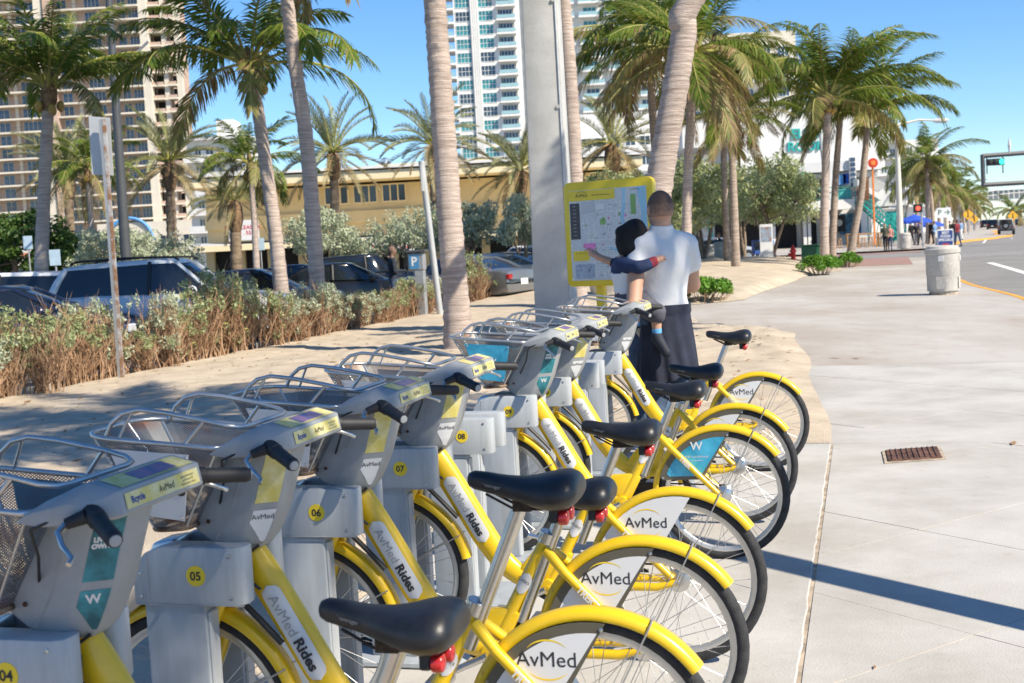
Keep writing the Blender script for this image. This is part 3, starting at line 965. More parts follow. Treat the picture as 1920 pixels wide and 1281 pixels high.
        if s < 0:
            c0 = (ps[0] + ps[1] + ps[2] + ps[3]) / 4 + Vector((.01, -.0055, 0))
            obj('lettering', T_bsk, ap, c0, basis(ps[2] - ps[3], ps[3] - ps[0]))
        for p in ps:
            q = p.lerp((ps[0] + ps[2]) / 2, .1) + Vector((0, s * .004, 0))
            mb = MB(); mb.lathe([(.006, 0), (.004, .003)], 8, Matrix.Translation(q) @ Matrix.Rotation(R(90) * (-s), 4, 'X')); mb.build('bolt', M_silver, ap)
    mb = MB(); mb.box((.115, 0, 1.08), (.004, .05, .06), M=None); mb.build('lock_plate', M_gry, bk)
    # crank ------------------------------------------------------------------
    ck = obj('crankset', None, t)
    mb = MB(); mb.lathe([(.02, -.004), (.085, -.004), (.085, .004), (.02, .004)], 24, Matrix.Translation((.53, .05, .30)) @ Matrix.Rotation(R(90), 4, 'X')); mb.build('chainring', M_blk, ck, smooth=40)
    mb = MB(); mb.prism([(.43, .25), (.40, .34), (.50, .40), (.62, .385), (.92, .352), (.92, .338), (.66, .34), (.62, .25), (.53, .205)], .056, .062); mb.build('chain_guard', M_blk, ck, fix=True)
    for s, a in ((-1, 205), (1, 25)):
        d = Vector((math.cos(R(a)), 0, math.sin(R(a))))
        p0 = Vector((.53, s * .075, .30)); p1 = p0 + d * .165
        mb = MB(); mb.tube([p0, p1], [.014, .011], 8); ca = mb.build('crank_arm', M_silver, ck, smooth=50)
        mb = MB(); mb.box(p1 + Vector((0, s * .06, .0)), (.085, .085, .022)); pd = mb.build('pedal', M_silver, ck, bevel=(.005, 1))
    mb = MB(); lp = [(.53 + .085 * math.cos(R(a)), .052, .30 + .085 * math.sin(R(a))) for a in range(90, 271, 20)] + [(1.05 + .035 * math.cos(R(a)), .052, .335 + .035 * math.sin(R(a))) for a in range(-90, 91, 20)]
    mb.tube(lp, .0045, 5, closed=True); mb.build('chain', M_chain, ck)
    # down tube decal
    a, b = Vector((.152, .715)), Vector((.270, .505))
    tt = (b - a).normalized(); up = Vector((-tt.y, tt.x))
    rows = []
    pp = pill(a, b, .062)
    def onto(p):     # wrap the flat decal round the tube
        q = Vector(p); d = (q - a).dot(up)
        return Vector((q.x, -.0375 + .0375 * (1 - math.sqrt(max(0, 1 - (d / .053) ** 2))), q.y))
    n_ = len(pp); L_ = (b - a).length
    mb = MB(); rgs = []
    for k in range(25):
        u = -.031 + (L_ + .062) * k / 24
        ov = 0 if u < 0 else (L_ if u > L_ else u)
        hw = math.sqrt(max(0, .031 ** 2 - (u - ov) ** 2))
        rgs.append([onto(a + tt * u + up * (hw * w_)) + Vector((0, -.0012, 0)) for w_ in (-1, -.6, -.2, .2, .6, 1)])
    mb.loft(rgs, cap=False, closed=False)
    ts = mb.build('tube_sticker', M_white, t, smooth=180)
    ex = basis((tt.x, 0, tt.y), (up.x, 0, up.y))
    obj('lettering', T_avr, ts, (a.x + tt.x * .065, -.0415, a.y + tt.y * .065), ex)
    obj('lettering', T_rides, ts, (a.x + tt.x * .190, -.0415, a.y + tt.y * .190), ex)
    d_ = Vector((.127, 0, .23)).normalized()
    c_ = Vector((.655, 0, .533)); u_ = Vector((d_.z, 0, -d_.x))
    mb = MB(); rg = []
    for k in range(13):
        v = -1 + k / 6
        hw = math.sqrt(max(0, 1 - v * v)) * .021
        rg.append([c_ + d_ * (v * .04) + u_ * (hw * w_) + Vector((0, -math.sqrt(.0252 ** 2 - (hw * w_) ** 2) - .0008, 0)) for w_ in (-1, -.5, 0, .5, 1)])
    mb.loft(rg, cap=False, closed=False); sts = mb.build('seat_tube_sticker', M_white, t, smooth=180)
    obj('lettering', T_rd, sts, c_ + Vector((0, -.0268, .01)), basis(u_, d_))
    return t

def dock_parts():
    P_ = [(-.215, .712), (-.215, .79), (-.205, .825), (-.175, .858), (-.12, .874), (.122, .874), (.122, .712)]
    mb = MB()
    out = []
    for (y0, y1) in ((0, .085), (.195, .28)):
        mb = MB()
        # plan with a rounded outer end
        n = 7
        rings = []
        ys = [y0 + (y1 - y0) * k / 8 for k in range(9)]
        for y in ys:
            e = abs((y - (y0 + y1) / 2) / ((y1 - y0) / 2))
            xr = .122 - .028 * (1 - math.sqrt(max(0, 1 - e ** 3)))
            rings.append([Vector((min(x, xr) if x > 0 else x, y, z)) for x, z in P_])
        mb.loft(rings)
        out.append(mb.mesh('dock_arm', M_dock, smooth=32, bevel=(.006, 2), fix=True))
    return out
ARM = dock_parts()
def make_dock(n):
    d = thing('bike_dock', 'x', 'bike dock')
    for me in ARM:
        obj('dock_arm', me, d)
    for (y0, y1) in ((.008, .078), (.202, .272)):
        mb = MB(); mb.prism([(-.19, .03), (-.19, .72), (-.005, .72), (.0, .03)], y0, y1); mb.build('post', M_post, d, bevel=(.008, 2), fix=True, smooth=30)
        mb = MB(); mb.box((-.004, (y0 + y1) / 2, .36), (.018, y1 - y0 - .02, .66)); mb.build('edge_strip', M_dock, d, bevel=(.004, 1))
    mb = MB(); mb.prism([(-.36, .004), (-.36, .03), (.16, .03), (.20, .004)], -.06, .34); mb.build('base_plate', M_post, d, bevel=(.006, 1), fix=True)
    mb = MB(); mb.prism([(-.34, .62), (-.20, .865), (-.13, .876), (-.13, .84), (-.20, .72)], .088, .192); mb.build('hood', M_silver, d, bevel=(.01, 2), fix=True, smooth=30)
    mb = MB(); mb.box((.09, .0875, .80), (.03, .006, .03)); mb.build('lock_slot', M_blk, d)
    mb = MB(); mb.box((-.045, -.0006, .7135), (.33, .003, .003)); mb.box((-.165, .0, .79), (.0025, .003, .13)); mb.build('seam', M_gink, d)
    for x, z in ((-.19, .735), (-.19, .80), (.085, .735), (.085, .852)):
        mb = MB(); mb.lathe([(.0055, 0), (.005, .002), (.002, .003)], 8, Matrix.Translation((x, -.0002, z)) @ Matrix.Rotation(R(90), 4, 'X')); mb.build('bolt', M_silver, d)
    mb = MB(); mb.lathe([(.029, 0), (.029, .0012)], 24, Matrix.Translation((-.02, -.0003, .795)) @ Matrix.Rotation(R(90), 4, 'X'))
    nb = mb.build('number_disc', M_ylab, d, fix=True)
    obj('lettering', text_mesh('lettering', '%02d' % n, .034, M_ink, bold=.0008), nb, (-.02, -.0025, .794), F_near)
    return d
BIKE = make_bike()
def SB(n): return ORG + EQ * (.7989 * (n - 9))
nB = Vector((-math.sin(BROT), math.cos(BROT), 0))
used = False
dv_ = Vector((.115, 0, .27)).normalized()
bikes = [ # dock, saddle lift along the post, skirt, basket panel, sticker set, label
    (4, -.075, 'white', 'blue', 'teal', 'yellow share bike docked at 04, nearest the camera, with blue basket panel'),
    (5, .055, 'white', 'white', 'yellow', 'yellow share bike docked at 05 with its saddle raised highest'),
    (6, -.135, 'white', 'white', 'yellow', 'yellow share bike docked at 06 with a low saddle'),
    (7, -.055, 'plain', 'white', 'yellow', 'yellow share bike docked at 07 beside the empty dock'),
    (9, -.095, 'blue', 'blue', 'teal', 'yellow share bike docked at 09 with blue wheel panel and blue basket panel'),
    (10, -.09, 'white', 'white', 'yellow', 'yellow share bike docked at 10, just beyond the blue panelled one'),
    (12, -.02, 'white', 'white', 'none', 'yellow share bike at the far end of the row beside the standing man')]
for k, (n, lift, sk, bp, stk, lab) in enumerate(bikes):
    t = BIKE if k == 0 else None
    if t is None:
        t = copy_tree(BIKE0)
    else:
        BIKE0 = BIKE
    t['label'] = lab; t['group'] = 'share bikes docked in a row'
    t.location = SB(n) + nB * .14 + Vector((0, 0, .004))
    t.rotation_euler = (0, 0, BROT)
for k, (n, lift, sk, bp, stk, lab) in enumerate(bikes):
    t = [o for o in bpy.data.objects if o.get('label') == lab][0]
    for c in list(t.children):
        nm = c.name.split('.')[0]
        if nm in ('saddle', 'seat_post'):
            c.location = dv_ * lift + (Vector((-.03, 0, 0)) if n == 4 and nm == 'saddle' else Vector())
        if nm == 'skirt' and sk == 'plain':
            for g_ in list(c.children): bpy.data.objects.remove(g_)
            bpy.data.objects.remove(c); continue
        if nm == 'skirt_panel' and sk in ('plain', 'blue'):
            me = c.data.copy(); c.data = me
            if sk == 'blue':
                me.materials[0] = M_blue
                for g_ in list(c.children): bpy.data.objects.remove(g_)
                if c.location.y == 0 and c.data.vertices[0].co.y < 0:
                    obj('lettering', T_w, c, (.928, -.0475, .588), F_near)
                    obj('lettering', T_fl, c, (.928, -.0475, .535), F_near)
                    obj('lettering', T_fl2, c, (.928, -.0475, .515), F_near)
            else:
                o_ = arc(1.05, .335, .329, 80, 163, 14)
                y_ = -.045 if me.vertices[0].co.y < 0 else .045
                mb = MB(); mb.prism(o_ + [(.745, .415), (.958, .418)], y_, y_ * 1.03)
                c.data = mb.mesh('skirt_panel', M_white, fix=True)
        if nm == 'basket' and bp == 'blue':
            for g_ in list(c.children):
                if g_.name.startswith('advert_panel'):
                    me = g_.data.copy(); me.materials[0] = M_blue; g_.data = me
                    for h_ in list(g_.children):
                        if h_.name.startswith('lettering'): h_.data = T_w
        if nm == 'cowl' and stk != 'yellow':
            for g_ in list(c.children):
                if g_.name.startswith(('upper_sticker', 'lower_sticker')):
                    if stk == 'none' and g_.name.startswith('upper'): bpy.data.objects.remove(g_); continue
                    if stk == 'teal':
                        me = g_.data.copy(); me.materials[0] = M_teal; g_.data = me
                        if g_.name.startswith('lower'):
                            for h_ in g_.children: h_.data = T_wsm
                        else:
                            vs = [v.co for v in me.vertices]
                            c0 = sum(vs, Vector()) / len(vs)
                            obj('lettering', T_live, g_, c0 + Vector((.002, -.003, .012)), basis(vs[1] - vs[0], vs[-2] - vs[0]))
for n in range(4, 13):
    d = make_dock(n)
    d['group'] = 'bike docks in a row'
    d['label'] = {4: 'grey bike dock marked 04 in the bottom left corner', 8: 'empty grey bike dock marked 08 with no bike in it', 11: 'empty grey bike dock between docks 10 and 12, no bike in it'}.get(n, {5: 'grey bike dock with disc 05 holding the bike with the highest saddle', 6: 'grey bike dock with disc 06 between docks 05 and 07', 7: 'grey bike dock with disc 07 just before the empty dock', 9: 'grey bike dock with disc 09 holding the bike with blue panels', 10: 'grey bike dock with disc 10 behind the blue panelled bike', 12: 'last grey bike dock of the row, nearest the map board'}.get(n, ''))
    d.location = SB(n) + Vector((0, 0, .004))
    d.rotation_euler = (0, 0, BROT)

# ================================================================== palms, trees, shrubs
M_cgreen = leaf_mat('coconut_leaf', (.085, .15, .02), (.21, .28, .045), .45, .40, c3=(.40, .35, .09))
M_cmid = leaf_mat('coconut_leaf_olive', (.17, .195, .05), (.34, .32, .11), .42, .45, c3=(.48, .35, .18))
M_cdry = leaf_mat('coconut_leaf_dry', (.20, .13, .06), (.36, .25, .13), .3, .6)
M_dgreen = leaf_mat('date_leaf', (.19, .215, .095), (.35, .36, .18), .28, .5, c3=(.46, .38, .20))
M_ddry = leaf_mat('date_leaf_dry', (.26, .19, .085), (.40, .31, .15), .25, .6)
M_rachis = mat('leaf_stalk', (.30, .29, .07), .5, var=.25, scale=3)
M_rachd = mat('leaf_stalk_dry', (.33, .22, .10), .6, var=.25, scale=3)
M_fibre = mat('palm_fibre', (.19, .12, .065), .9, var=.5, scale=9, bump=.6, bscale=40)
M_coco = mat('coconut_husk', (.36, .24, .06), .6, var=.3, scale=6)

def trunk_mat(name, c1, c2, freq):
    m = bpy.data.materials.new(name); m.use_nodes = True
    nt = m.node_tree; L = nt.links; b = nt.nodes['Principled BSDF']; b.inputs['Roughness'].default_value = .85
    tc = nt.nodes.new('ShaderNodeTexCoord')
    mp = nt.nodes.new('ShaderNodeMapping'); mp.inputs['Scale'].default_value = (2.2, 2.2, freq); L.new(tc.outputs['Object'], mp.inputs['Vector'])
    n = nt.nodes.new('ShaderNodeTexNoise'); n.inputs['Scale'].default_value = 1.; n.inputs['Detail'].default_value = 7; n.inputs['Roughness'].default_value = .7; L.new(mp.outputs[0], n.inputs['Vector'])
    n3 = nt.nodes.new('ShaderNodeTexNoise'); n3.inputs['Scale'].default_value = 1.3; n3.inputs['Detail'].default_value = 3; L.new(tc.outputs['Object'], n3.inputs['Vector'])
    rp = nt.nodes.new('ShaderNodeValToRGB'); rp.color_ramp.elements[0].position, rp.color_ramp.elements[1].position = .32, .62
    rp.color_ramp.elements[0].color = (*c1, 1); rp.color_ramp.elements[1].color = (*c2, 1)
    ad = nt.nodes.new('ShaderNodeMath'); ad.operation = 'MULTIPLY_ADD'; ad.inputs[1].default_value = .35; L.new(n3.outputs['Fac'], ad.inputs[0])
    sb = nt.nodes.new('ShaderNodeMath'); sb.operation = 'SUBTRACT'; sb.inputs[1].default_value = .175; L.new(n.outputs['Fac'], sb.inputs[0]); L.new(sb.outputs[0], ad.inputs[2])
    L.new(ad.outputs[0], rp.inputs['Fac']); L.new(rp.outputs['Color'], b.inputs['Base Color'])
    bp = nt.nodes.new('ShaderNodeBump'); bp.inputs['Strength'].default_value = .9; bp.inputs['Distance'].default_value = .05
    L.new(n.outputs['Fac'], bp.inputs['Height']); L.new(bp.outputs['Normal'], b.inputs['Normal'])
    return m
M_trunk = trunk_mat('coconut_bark', (.33, .255, .21), (.58, .475, .405), 26.)
M_trunk2 = trunk_mat('weathered_coconut_bark', (.24, .185, .145), (.45, .36, .29), 20.)
M_dtrunk = trunk_mat('date_bark', (.10, .07, .045), (.30, .225, .15), 9.)

def frond(seed, L, e0, droop, nl, ll, lw, hang, stiff, mats, ndry=0.):
    rg = random.Random(seed)
    mb = MB()
    n = 22; pts = []; p = Vector((0, 0, 0)); tang = []
    for i in range(n + 1):
        u = i / n
        e = R(e0) - R(droop) * u ** 1.35
        d = Vector((math.cos(e), .10 * math.sin(3 * u + seed) * (1 - stiff), math.sin(e))).normalized()
        pts.append(p.copy()); tang.append(d)
        p = p + d * (L / n)
    mb.tube(pts, [.045 * L / 4 * (1 - .9 * i / n) + .004 for i in range(n + 1)], 5, mi=1)
    def at(u):
        x = u * n; i = min(int(x), n - 1)
        return pts[i].lerp(pts[i + 1], x - i), tang[i]
    for k in range(nl):
        u = .16 + .84 * (k + rg.uniform(-.3, .3)) / nl
        u = min(max(u, .14), .995)
        q, T = at(u)
        side0 = T.cross(Vector((0, 0, 1))).normalized()
        upv = side0.cross(T).normalized()
        env = math.sin(math.pi * (.12 + .80 * u)) ** .7
        for s in (-1, 1):
            l = ll * env * rg.uniform(.8, 1.12)
            if rg.random() < .05: continue
            an = R(62 - 32 * u + rg.uniform(-8, 8))
            d = (T * math.cos(an) + side0 * s * math.sin(an) + upv * (stiff * .55 + rg.uniform(-.15, .15))).normalized()
            w = T.cross(d).normalized()
            wv = (T - d * T.dot(d)).normalized()
            g = Vector((0, 0, -1))
            p0 = q
            p1 = p0 + d * l * .45 + g * l * hang * .16
            d2 = (d + g * hang * rg.uniform(.7, 1.3)).normalized()
            p2 = p1 + d2 * l * .55
            hw = wv * lw * .5 * rg.uniform(.8, 1.2)
            mi = 2 if rg.random() < ndry else 0
            mb.add([p0 - hw * .5, p0 + hw * .5, p1 + hw, p1 - hw, p2 + hw * .15, p2 - hw * .15], [(0, 1, 2, 3), (3, 2, 4, 5)], mi)
    return mb.mesh('frond', mats)
CM = [M_cgreen, M_rachis, M_cdry]
CM2 = [M_cmid, M_rachis, M_cdry]
CMd = [M_cdry, M_rachd, M_cdry]
FR_UP = [frond(i, 4.1, 74 - 7 * i, 62 + 12 * i, 78, .80, .052, .55, .0, CM, .03) for i in range(3)]
FR_MID = [frond(10 + i, 4.3, 34 - 9 * i, 66 + 12 * i, 80, .86, .052, .75, .0, CM, .10) for i in range(4)]
FR_HI = [frond(80 + i, 4.2, 62 - 9 * i, 74 + 5 * i, 78, .84, .05, .7, .0, CM, .06) for i in range(4)]
FR_MID2 = [frond(20 + i, 4.2, 22 - 9 * i, 62 + 10 * i, 76, .84, .05, .85, .0, CM2, .28) for i in range(3)]
FR_LOW = [frond(30 + i, 4.0, -14 - 14 * i, 46, 70, .80, .044, 1.1, .0, CM2, .5) for i in range(3)]
FR_DRY = [frond(40 + i, 3.4, -38 - 16 * i, 34, 46, .6, .032, 1.3, .0, CMd, .5) for i in range(2)]
DM = [M_dgreen, M_rachis, M_ddry]
FD_UP = [frond(50 + i, 3.0, 78 - 11 * i, 40 + 10 * i, 70, .42, .026, .08, .8, DM, .05) for i in range(3)]
FD_MID = [frond(60 + i, 3.1, 36 - 12 * i, 52 + 6 * i, 70, .44, .026, .12, .8, DM, .12) for i in range(3)]
FD_LOW = [frond(70 + i, 3.0, -8 - 16 * i, 40, 64, .42, .024, .2, .7, [M_ddry, M_rachd, M_dgreen], .35) for i in range(3)]

def crown(t, top, axis, kind, nf, sc, seed, dry=.5, wind=(0, 0)):
    rg = random.Random(seed)
    tilt = Vector((0, 0, 1)).rotation_difference(axis).to_euler() if kind == 'coconut' else Euler((0, 0, 0))
    groups = ((FR_UP, .34, 0), (FR_MID, .40, 0), (FR_MID2, .16 * min(1, max(0, dry * 2 + .2)), 0), (FR_LOW, max(0, .05 + .16 * dry), 0), (FR_DRY, .16 * max(0, dry - .1), -.05)) if kind == 'coconut' and dry >= 0 else ((FR_UP, .32, 0), (FR_HI, .44, 0), (FR_MID, .14, 0), (FR_MID2, .08, 0)) if kind == 'coconut' else ((FD_UP, .36, 0), (FD_MID, .36, 0), (FD_LOW, .30, -.1))
    tot = sum(g[1] for g in groups)
    a = rg.uniform(0, 6.28)
    for fr, share, dz in groups:
        k = max(2, round(nf * share / tot)) if share > .02 else 0
        for i in range(k):
            a += 2.39996 + rg.uniform(-.22, .22)
            o = obj('frond', rg.choice(fr), t)
            o.rotation_mode = 'QUATERNION'
            o.rotation_quaternion = Quaternion((0, 0, 1), a) @ Quaternion((1, 0, 0), rg.uniform(-.5, .5)) @ Quaternion((0, 1, 0), rg.uniform(-.12, .12))
            o.location = top + Vector((math.cos(a) * .10, math.sin(a) * .10, dz + rg.uniform(-.1, .1)))
            o.scale = (sc * rg.uniform(.82, 1.1),) * 3
def palm(pts, depth, r, label, kind='coconut', nf=22, sc=1., seed=0, ext=0., rings=.3, dry=.5, base=None, group='palms', m=None, coco=True, extra=()):
    W = [P(px, py, depth) for px, py in pts]
    W.sort(key=lambda v: v.z)
    if base is not None: W.insert(0, Vector(base))
    elif W[0].z > .15:
        d = (W[1] - W[0]); k = (W[0].z + .05) / max(d.z, .1)
        W.insert(0, W[0] - d * min(k, 4) * .8); W[0].z = -.05
    else:
        W[0].z = -.05
    if ext:
        d = (W[-1] - W[-2]).normalized(); W.append(W[-1] + d * ext)
    W += [Vector(e) for e in extra]
    b0 = Vector((W[0].x, W[0].y, 0.))
    t = thing('palm_tree', label, 'palm tree', b0, 0, group)
    Wl = [v - b0 for v in W]
    # smooth path
    path = []
    for i in range(len(Wl) - 1):
        a_, b_ = Wl[max(i - 1, 0)], Wl[i]; c_, d_ = Wl[i + 1], Wl[min(i + 2, len(Wl) - 1)]
        ns = max(2, int((c_ - b_).length / rings))
        for k in range(ns):
            u = k / ns
            path.append(.5 * ((2 * b_) + (c_ - a_) * u + (2 * a_ - 5 * b_ + 4 * c_ - d_) * u * u + (3 * b_ - a_ - 3 * c_ + d_) * u ** 3))
    path.append(Wl[-1])
    H_ = Wl[-1].z
    rs = []
    rg = random.Random(seed + 5)
    for i, p in enumerate(path):
        u = max(0, p.z) / H_
        rr = r * (1.12 - .30 * u) + r * .45 * math.exp(-max(0, p.z) / .35) * (kind == 'coconut')
        rr *= 1 + (.045 if i % 2 else -.03) * (1 if rings < .2 else .5) + rg.uniform(-.025, .025)
        if kind == 'date': rr *= 1 + .12 * (i % 2)
        rs.append(rr)
    mb = MB(); mb.tube(path, rs, 14 if rings < .2 else 9)
    mb.build('trunk', m or (M_dtrunk if kind == 'date' else M_trunk), t, smooth=70)
    ax = (path[-1] - path[-3]).normalized()
    top = path[-1]
    mb = MB()
    if kind == 'coconut':
        mb.tube([top - ax * .25, top + ax * .05, top + ax * .45, top + ax * .8], [r * .85, r * 1.25, r * 1.05, r * .25], 9)
    else:
        mb.tube([top - ax * .9, top - ax * .4, top + ax * .1, top + ax * .4], [r * 1.0, r * 1.5, r * 1.35, r * .3], 9)
    mb.build('crown_shaft', M_fibre, t, smooth=60)
    if kind == 'coconut' and coco:
        for i in range(5):
            a = i * 1.3 + seed
            mb = MB(); c = top + Vector((math.cos(a) * r * 1.6, math.sin(a) * r * 1.6, -.12 - .08 * (i % 2)))
            mb.lathe([(.02, -.15), (.09, -.09), (.11, 0), (.085, .08), (.02, .13)], 8, Matrix.Translation(c)); mb.build('coconut', M_coco, t, smooth=60)
    crown(t, top + ax * .35, ax, kind, round(nf * (1.12 if kind == 'coconut' else 1.15)), sc, seed, dry)
    return t

# coconut palms around the sand and the walk
palm([(862, 658), (848, 470), (836, 300), (822, 100), (815, 0)], 20.0, .185, 'stout pale coconut palm trunk standing in the sand behind the bike baskets', seed=1, ext=3.3, rings=.09, base=(-.84, 20.03, -.05), nf=20, dry=.9)
palm([(592, 490), (586, 400), (574, 260), (553, 120), (538, 0)], 27, .155, 'slim coconut palm with dark lower trunk right of the leaning palm by the silver car', seed=2, ext=2.6, rings=.15, nf=20)
palm([(524, 512), (514, 420), (497, 300), (481, 190), (474, 150)], 30, .165, 'coconut palm with curved trunk and spreading crown above the silver car', seed=3, rings=.15, sc=.92, nf=20, dry=-.2)
palm([(78, 485), (82, 380), (88, 250), (91, 190)], 32, .17, 'coconut palm with full green crown in front of the pink tower', seed=4, rings=.2, sc=.80, nf=26, dry=-.1)
palm([(1083, 560), (1078, 330), (1066, 120), (1056, 0)], 31, .19, 'coconut palm trunk right behind the concrete pole', seed=6, ext=3.2, rings=.15, nf=18)
palm([(1224, 640), (1229, 430), (1240, 320), (1262, 190), (1283, 60), (1296, 0)], 16.5, .168, 'thick leaning coconut palm trunk rising behind the map board and the man', seed=7, extra=[(4.3, 16.8, 6.9), (8.9, 17.4, 9.4)], rings=.09, sc=.66, nf=26, dry=.6)  # extra: unseen upper bend, added so the crown's shade falls on the concrete pole
palm([(1287, 480), (1290, 330), (1296, 200), (1300, 120)], 38, .15, 'slim straight coconut palm just right of the leaning trunk', seed=8, rings=.2, sc=.95, dry=1., nf=28)
palm([(1240, 470), (1230, 300), (1222, 180), (1222, 100)], 42, .15, 'coconut palm with drooping browned fronds behind the leaning trunk', seed=9, rings=.2, sc=1.0, dry=1., nf=32, m=M_trunk2)
palm([(1380, 497), (1377, 400), (1373, 300), (1370, 240)], 46, .15, 'short dark trunked coconut palm standing in front of the round grey tree', seed=10, rings=.2, sc=.62, dry=1., nf=18, m=M_trunk2, base=tuple(P(1381, 497, 46)))
palm([(1362, 430), (1358, 320), (1356, 170)], 52, .14, 'tall coconut palm behind the round grey tree', seed=11, rings=.3, sc=.9, dry=.8, nf=26, m=M_trunk2)
palm([(1546, 480), (1546, 400), (1549, 300), (1552, 200)], 49, .165, 'coconut palm with big green crown rising from the round green bush by the walk', seed=12, rings=.2, sc=1.12, dry=-.1, nf=26)
palm([(1562, 430), (1568, 320), (1577, 205)], 57, .16, 'coconut palm close behind the big green crowned one', seed=13, rings=.3, sc=.9, dry=.3, nf=16, m=M_trunk2)
palm([(1594, 482), (1603, 430), (1614, 370), (1622, 290), (1628, 225)], 54, .155, 'leaning coconut palm rising from the smaller green bush by the walk', seed=14, rings=.2, sc=.95, dry=-.1, nf=22, m=M_trunk2)
palm([(1742, 455), (1740, 400), (1738, 310)], 100, .20, 'coconut palm with twin trunk standing beside the blue umbrella', seed=15, rings=.5, sc=1.05, dry=.5, nf=22, m=M_trunk2)
palm([(1752, 455), (1748, 400), (1743, 340)], 101, .17, 'lower coconut palm paired with the one beside the blue umbrella', seed=16, rings=.5, sc=.8, dry=.6, nf=16, m=M_trunk2)
fp_ = [(1772, 372, 125, .95), (1790, 366, 140, .95), (1760, 352, 118, .9), (1806, 372, 165, 1.), (1815, 378, 185, 1.), (1826, 388, 210, 1.), (1718, 352, 112, .85), (1838, 392, 260, 1.), (1900, 398, 230, 1.1), (1914, 402, 260, 1.)]
fl_ = ['first', 'second', 'third', 'fourth', 'fifth', 'sixth', 'seventh', 'eighth', 'ninth', 'tenth']
for i, (x, y, d, s_) in enumerate(fp_):
    palm([(x + 1, y + 60 * 100 / d), (x, y)], d, .17, 'distant coconut palm lining the road far beyond the corner', seed=20 + i, rings=1., sc=s_, dry=.6, nf=16, group='distant palms along the road', m=M_trunk2, coco=False)
# date palms on the far side of the lot
for i, (x, y, d, s_, nf, lab) in enumerate([
    (128, 335, 58, .95, 34, 'date palm left of the tall grey lamp post, in front of the pink tower'),
    (318, 318, 56, .92, 36, 'upright date palm right of the tall grey lamp post'),
    (440, 392, 50, .62, 26, 'small date palm low in front of the yellow building'),
    (625, 300, 58, .98, 36, 'date palm above the left end of the yellow roof'),
    (812, 282, 60, .98, 34, 'date palm half hidden behind the stout palm trunk'),
    (976, 330, 58, .82, 34, 'date palm left of the concrete pole'),
    (1148, 285, 50, .85, 30, 'shaggy date palm behind the top of the map board')]):
    palm([(x + 4, y + 120), (x, y)], d, .22, lab, kind='date', nf=nf, sc=s_, seed=50 + i, rings=.16, group='date palms by the parking lot')
palm([(480, 480), (476, 400), (470, 325)], 45, .12, 'young yellowish coconut palm with red banded trunk before the yellow building', seed=70, rings=.3, sc=.55, dry=.1, nf=20)
palm([(175, 480), (170, 400), (165, 330)], 50, .12, 'young bright green coconut palm behind the blank sign', seed=71, rings=.3, sc=.62, dry=.1, nf=18)
# two palms beside and behind the camera: only their shade reaches the picture
def shade_palm(base, top, r, label, seed, nf, sc):
    W = [Vector(base), Vector(base).lerp(Vector(top), .5) + Vector((-.1, -.1, 0)), Vector(top)]
    b0 = W[0].copy()
    t = thing('palm_tree', label, 'palm tree', b0, 0, 'palms')
    path = [W[0].lerp(W[1], k / 14) - b0 for k in range(14)] + [W[1].lerp(W[2], k / 14) - b0 for k in range(15)]
    mb = MB(); mb.tube(path, [r * (1.2 - .3 * k / 28) for k in range(29)], 12); mb.build('trunk', M_trunk, t, smooth=70)
    crown(t, path[-1] + Vector((0, 0, .2)), Vector((0, 0, 1)), 'coconut', nf, sc, seed, .5)
    return t
shade_palm((2.98, 3.82, 0), (5.5, 6.5, 9.8), .105, 'leaning coconut palm at the right of the walk whose trunk shades the slabs', 90, 34, .86)
shade_palm((4.6, -2.2, 0), (2.75, .15, 6.6), .16, 'coconut palm behind the viewpoint that shades the nearest bikes', 93, 44, .62)

# ---- broadleaf trees and shrubs
M_sil = leaf_mat('silver_leaf', (.33, .375, .25), (.56, .60, .43), .32, .55, c3=(.54, .54, .32))
M_silg = leaf_mat('green_silver_leaf', (.23, .29, .125), (.47, .51, .27), .35, .5, c3=(.54, .50, .17))
M_grn = leaf_mat('green_leaf', (.045, .10, .02), (.12, .20, .04), .3, .45)
M_bush = leaf_mat('glossy_green_leaf', (.07, .19, .015), (.20, .38, .045), .3, .35)
M_bark = mat('grey_brown_bark', (.24, .18, .13), .9, var=.35, scale=5, bump=.5, bscale=30)
M_stem = mat('brown_stem', (.33, .17, .085), .85, var=.35, scale=6, bump=.4, bscale=60, col2=(.50, .33, .20))

def leaves(rg, centres, nl, size, flat=.7):
    """leaf faces spread over the shells of ellipsoidal clumps"""
    npg = np.random.default_rng(rg.randint(0, 10 ** 6))
    V, F = [], []
    tot = sum(c[3] for c in centres)
    base = 0
    for (c, r, fl, w) in centres:
        n = max(4, int(nl * w / tot))
        d = npg.normal(size=(n, 3)); d /= np.linalg.norm(d, axis=1)[:, None]
        rad = npg.uniform(.35, 1.08, n) ** .6
        p = np.array(c) + d * rad[:, None] * np.array([r, r, r * fl])
        nrm = d * .8 + npg.normal(size=(n, 3)) * .7 + np.array([0, 0, .35])
        nrm /= np.linalg.norm(nrm, axis=1)[:, None]
        a = np.cross(nrm, npg.normal(size=(n, 3))); a /= np.linalg.norm(a, axis=1)[:, None]
        b = np.cross(nrm, a)
        s = size * npg.uniform(.6, 1.3, n)[:, None]
        v = np.stack([p - a * s, p - b * s * .5 + nrm * s * .12, p + a * s, p + b * s * .5 + nrm * s * .12], 1).reshape(-1, 3)
        V.append(v); idx = base + np.arange(n * 4).reshape(-1, 4)
        F.append(idx); base += n * 4
    return np.concatenate(V), np.concatenate(F)
def leaf_mesh(name, rg, centres, nl, size, m):
    V, F = leaves(rg, centres, nl, size)
    me = bpy.data.meshes.new(name); me.from_pydata(V.tolist(), [], F.tolist()); me.materials.append(m)
    return me
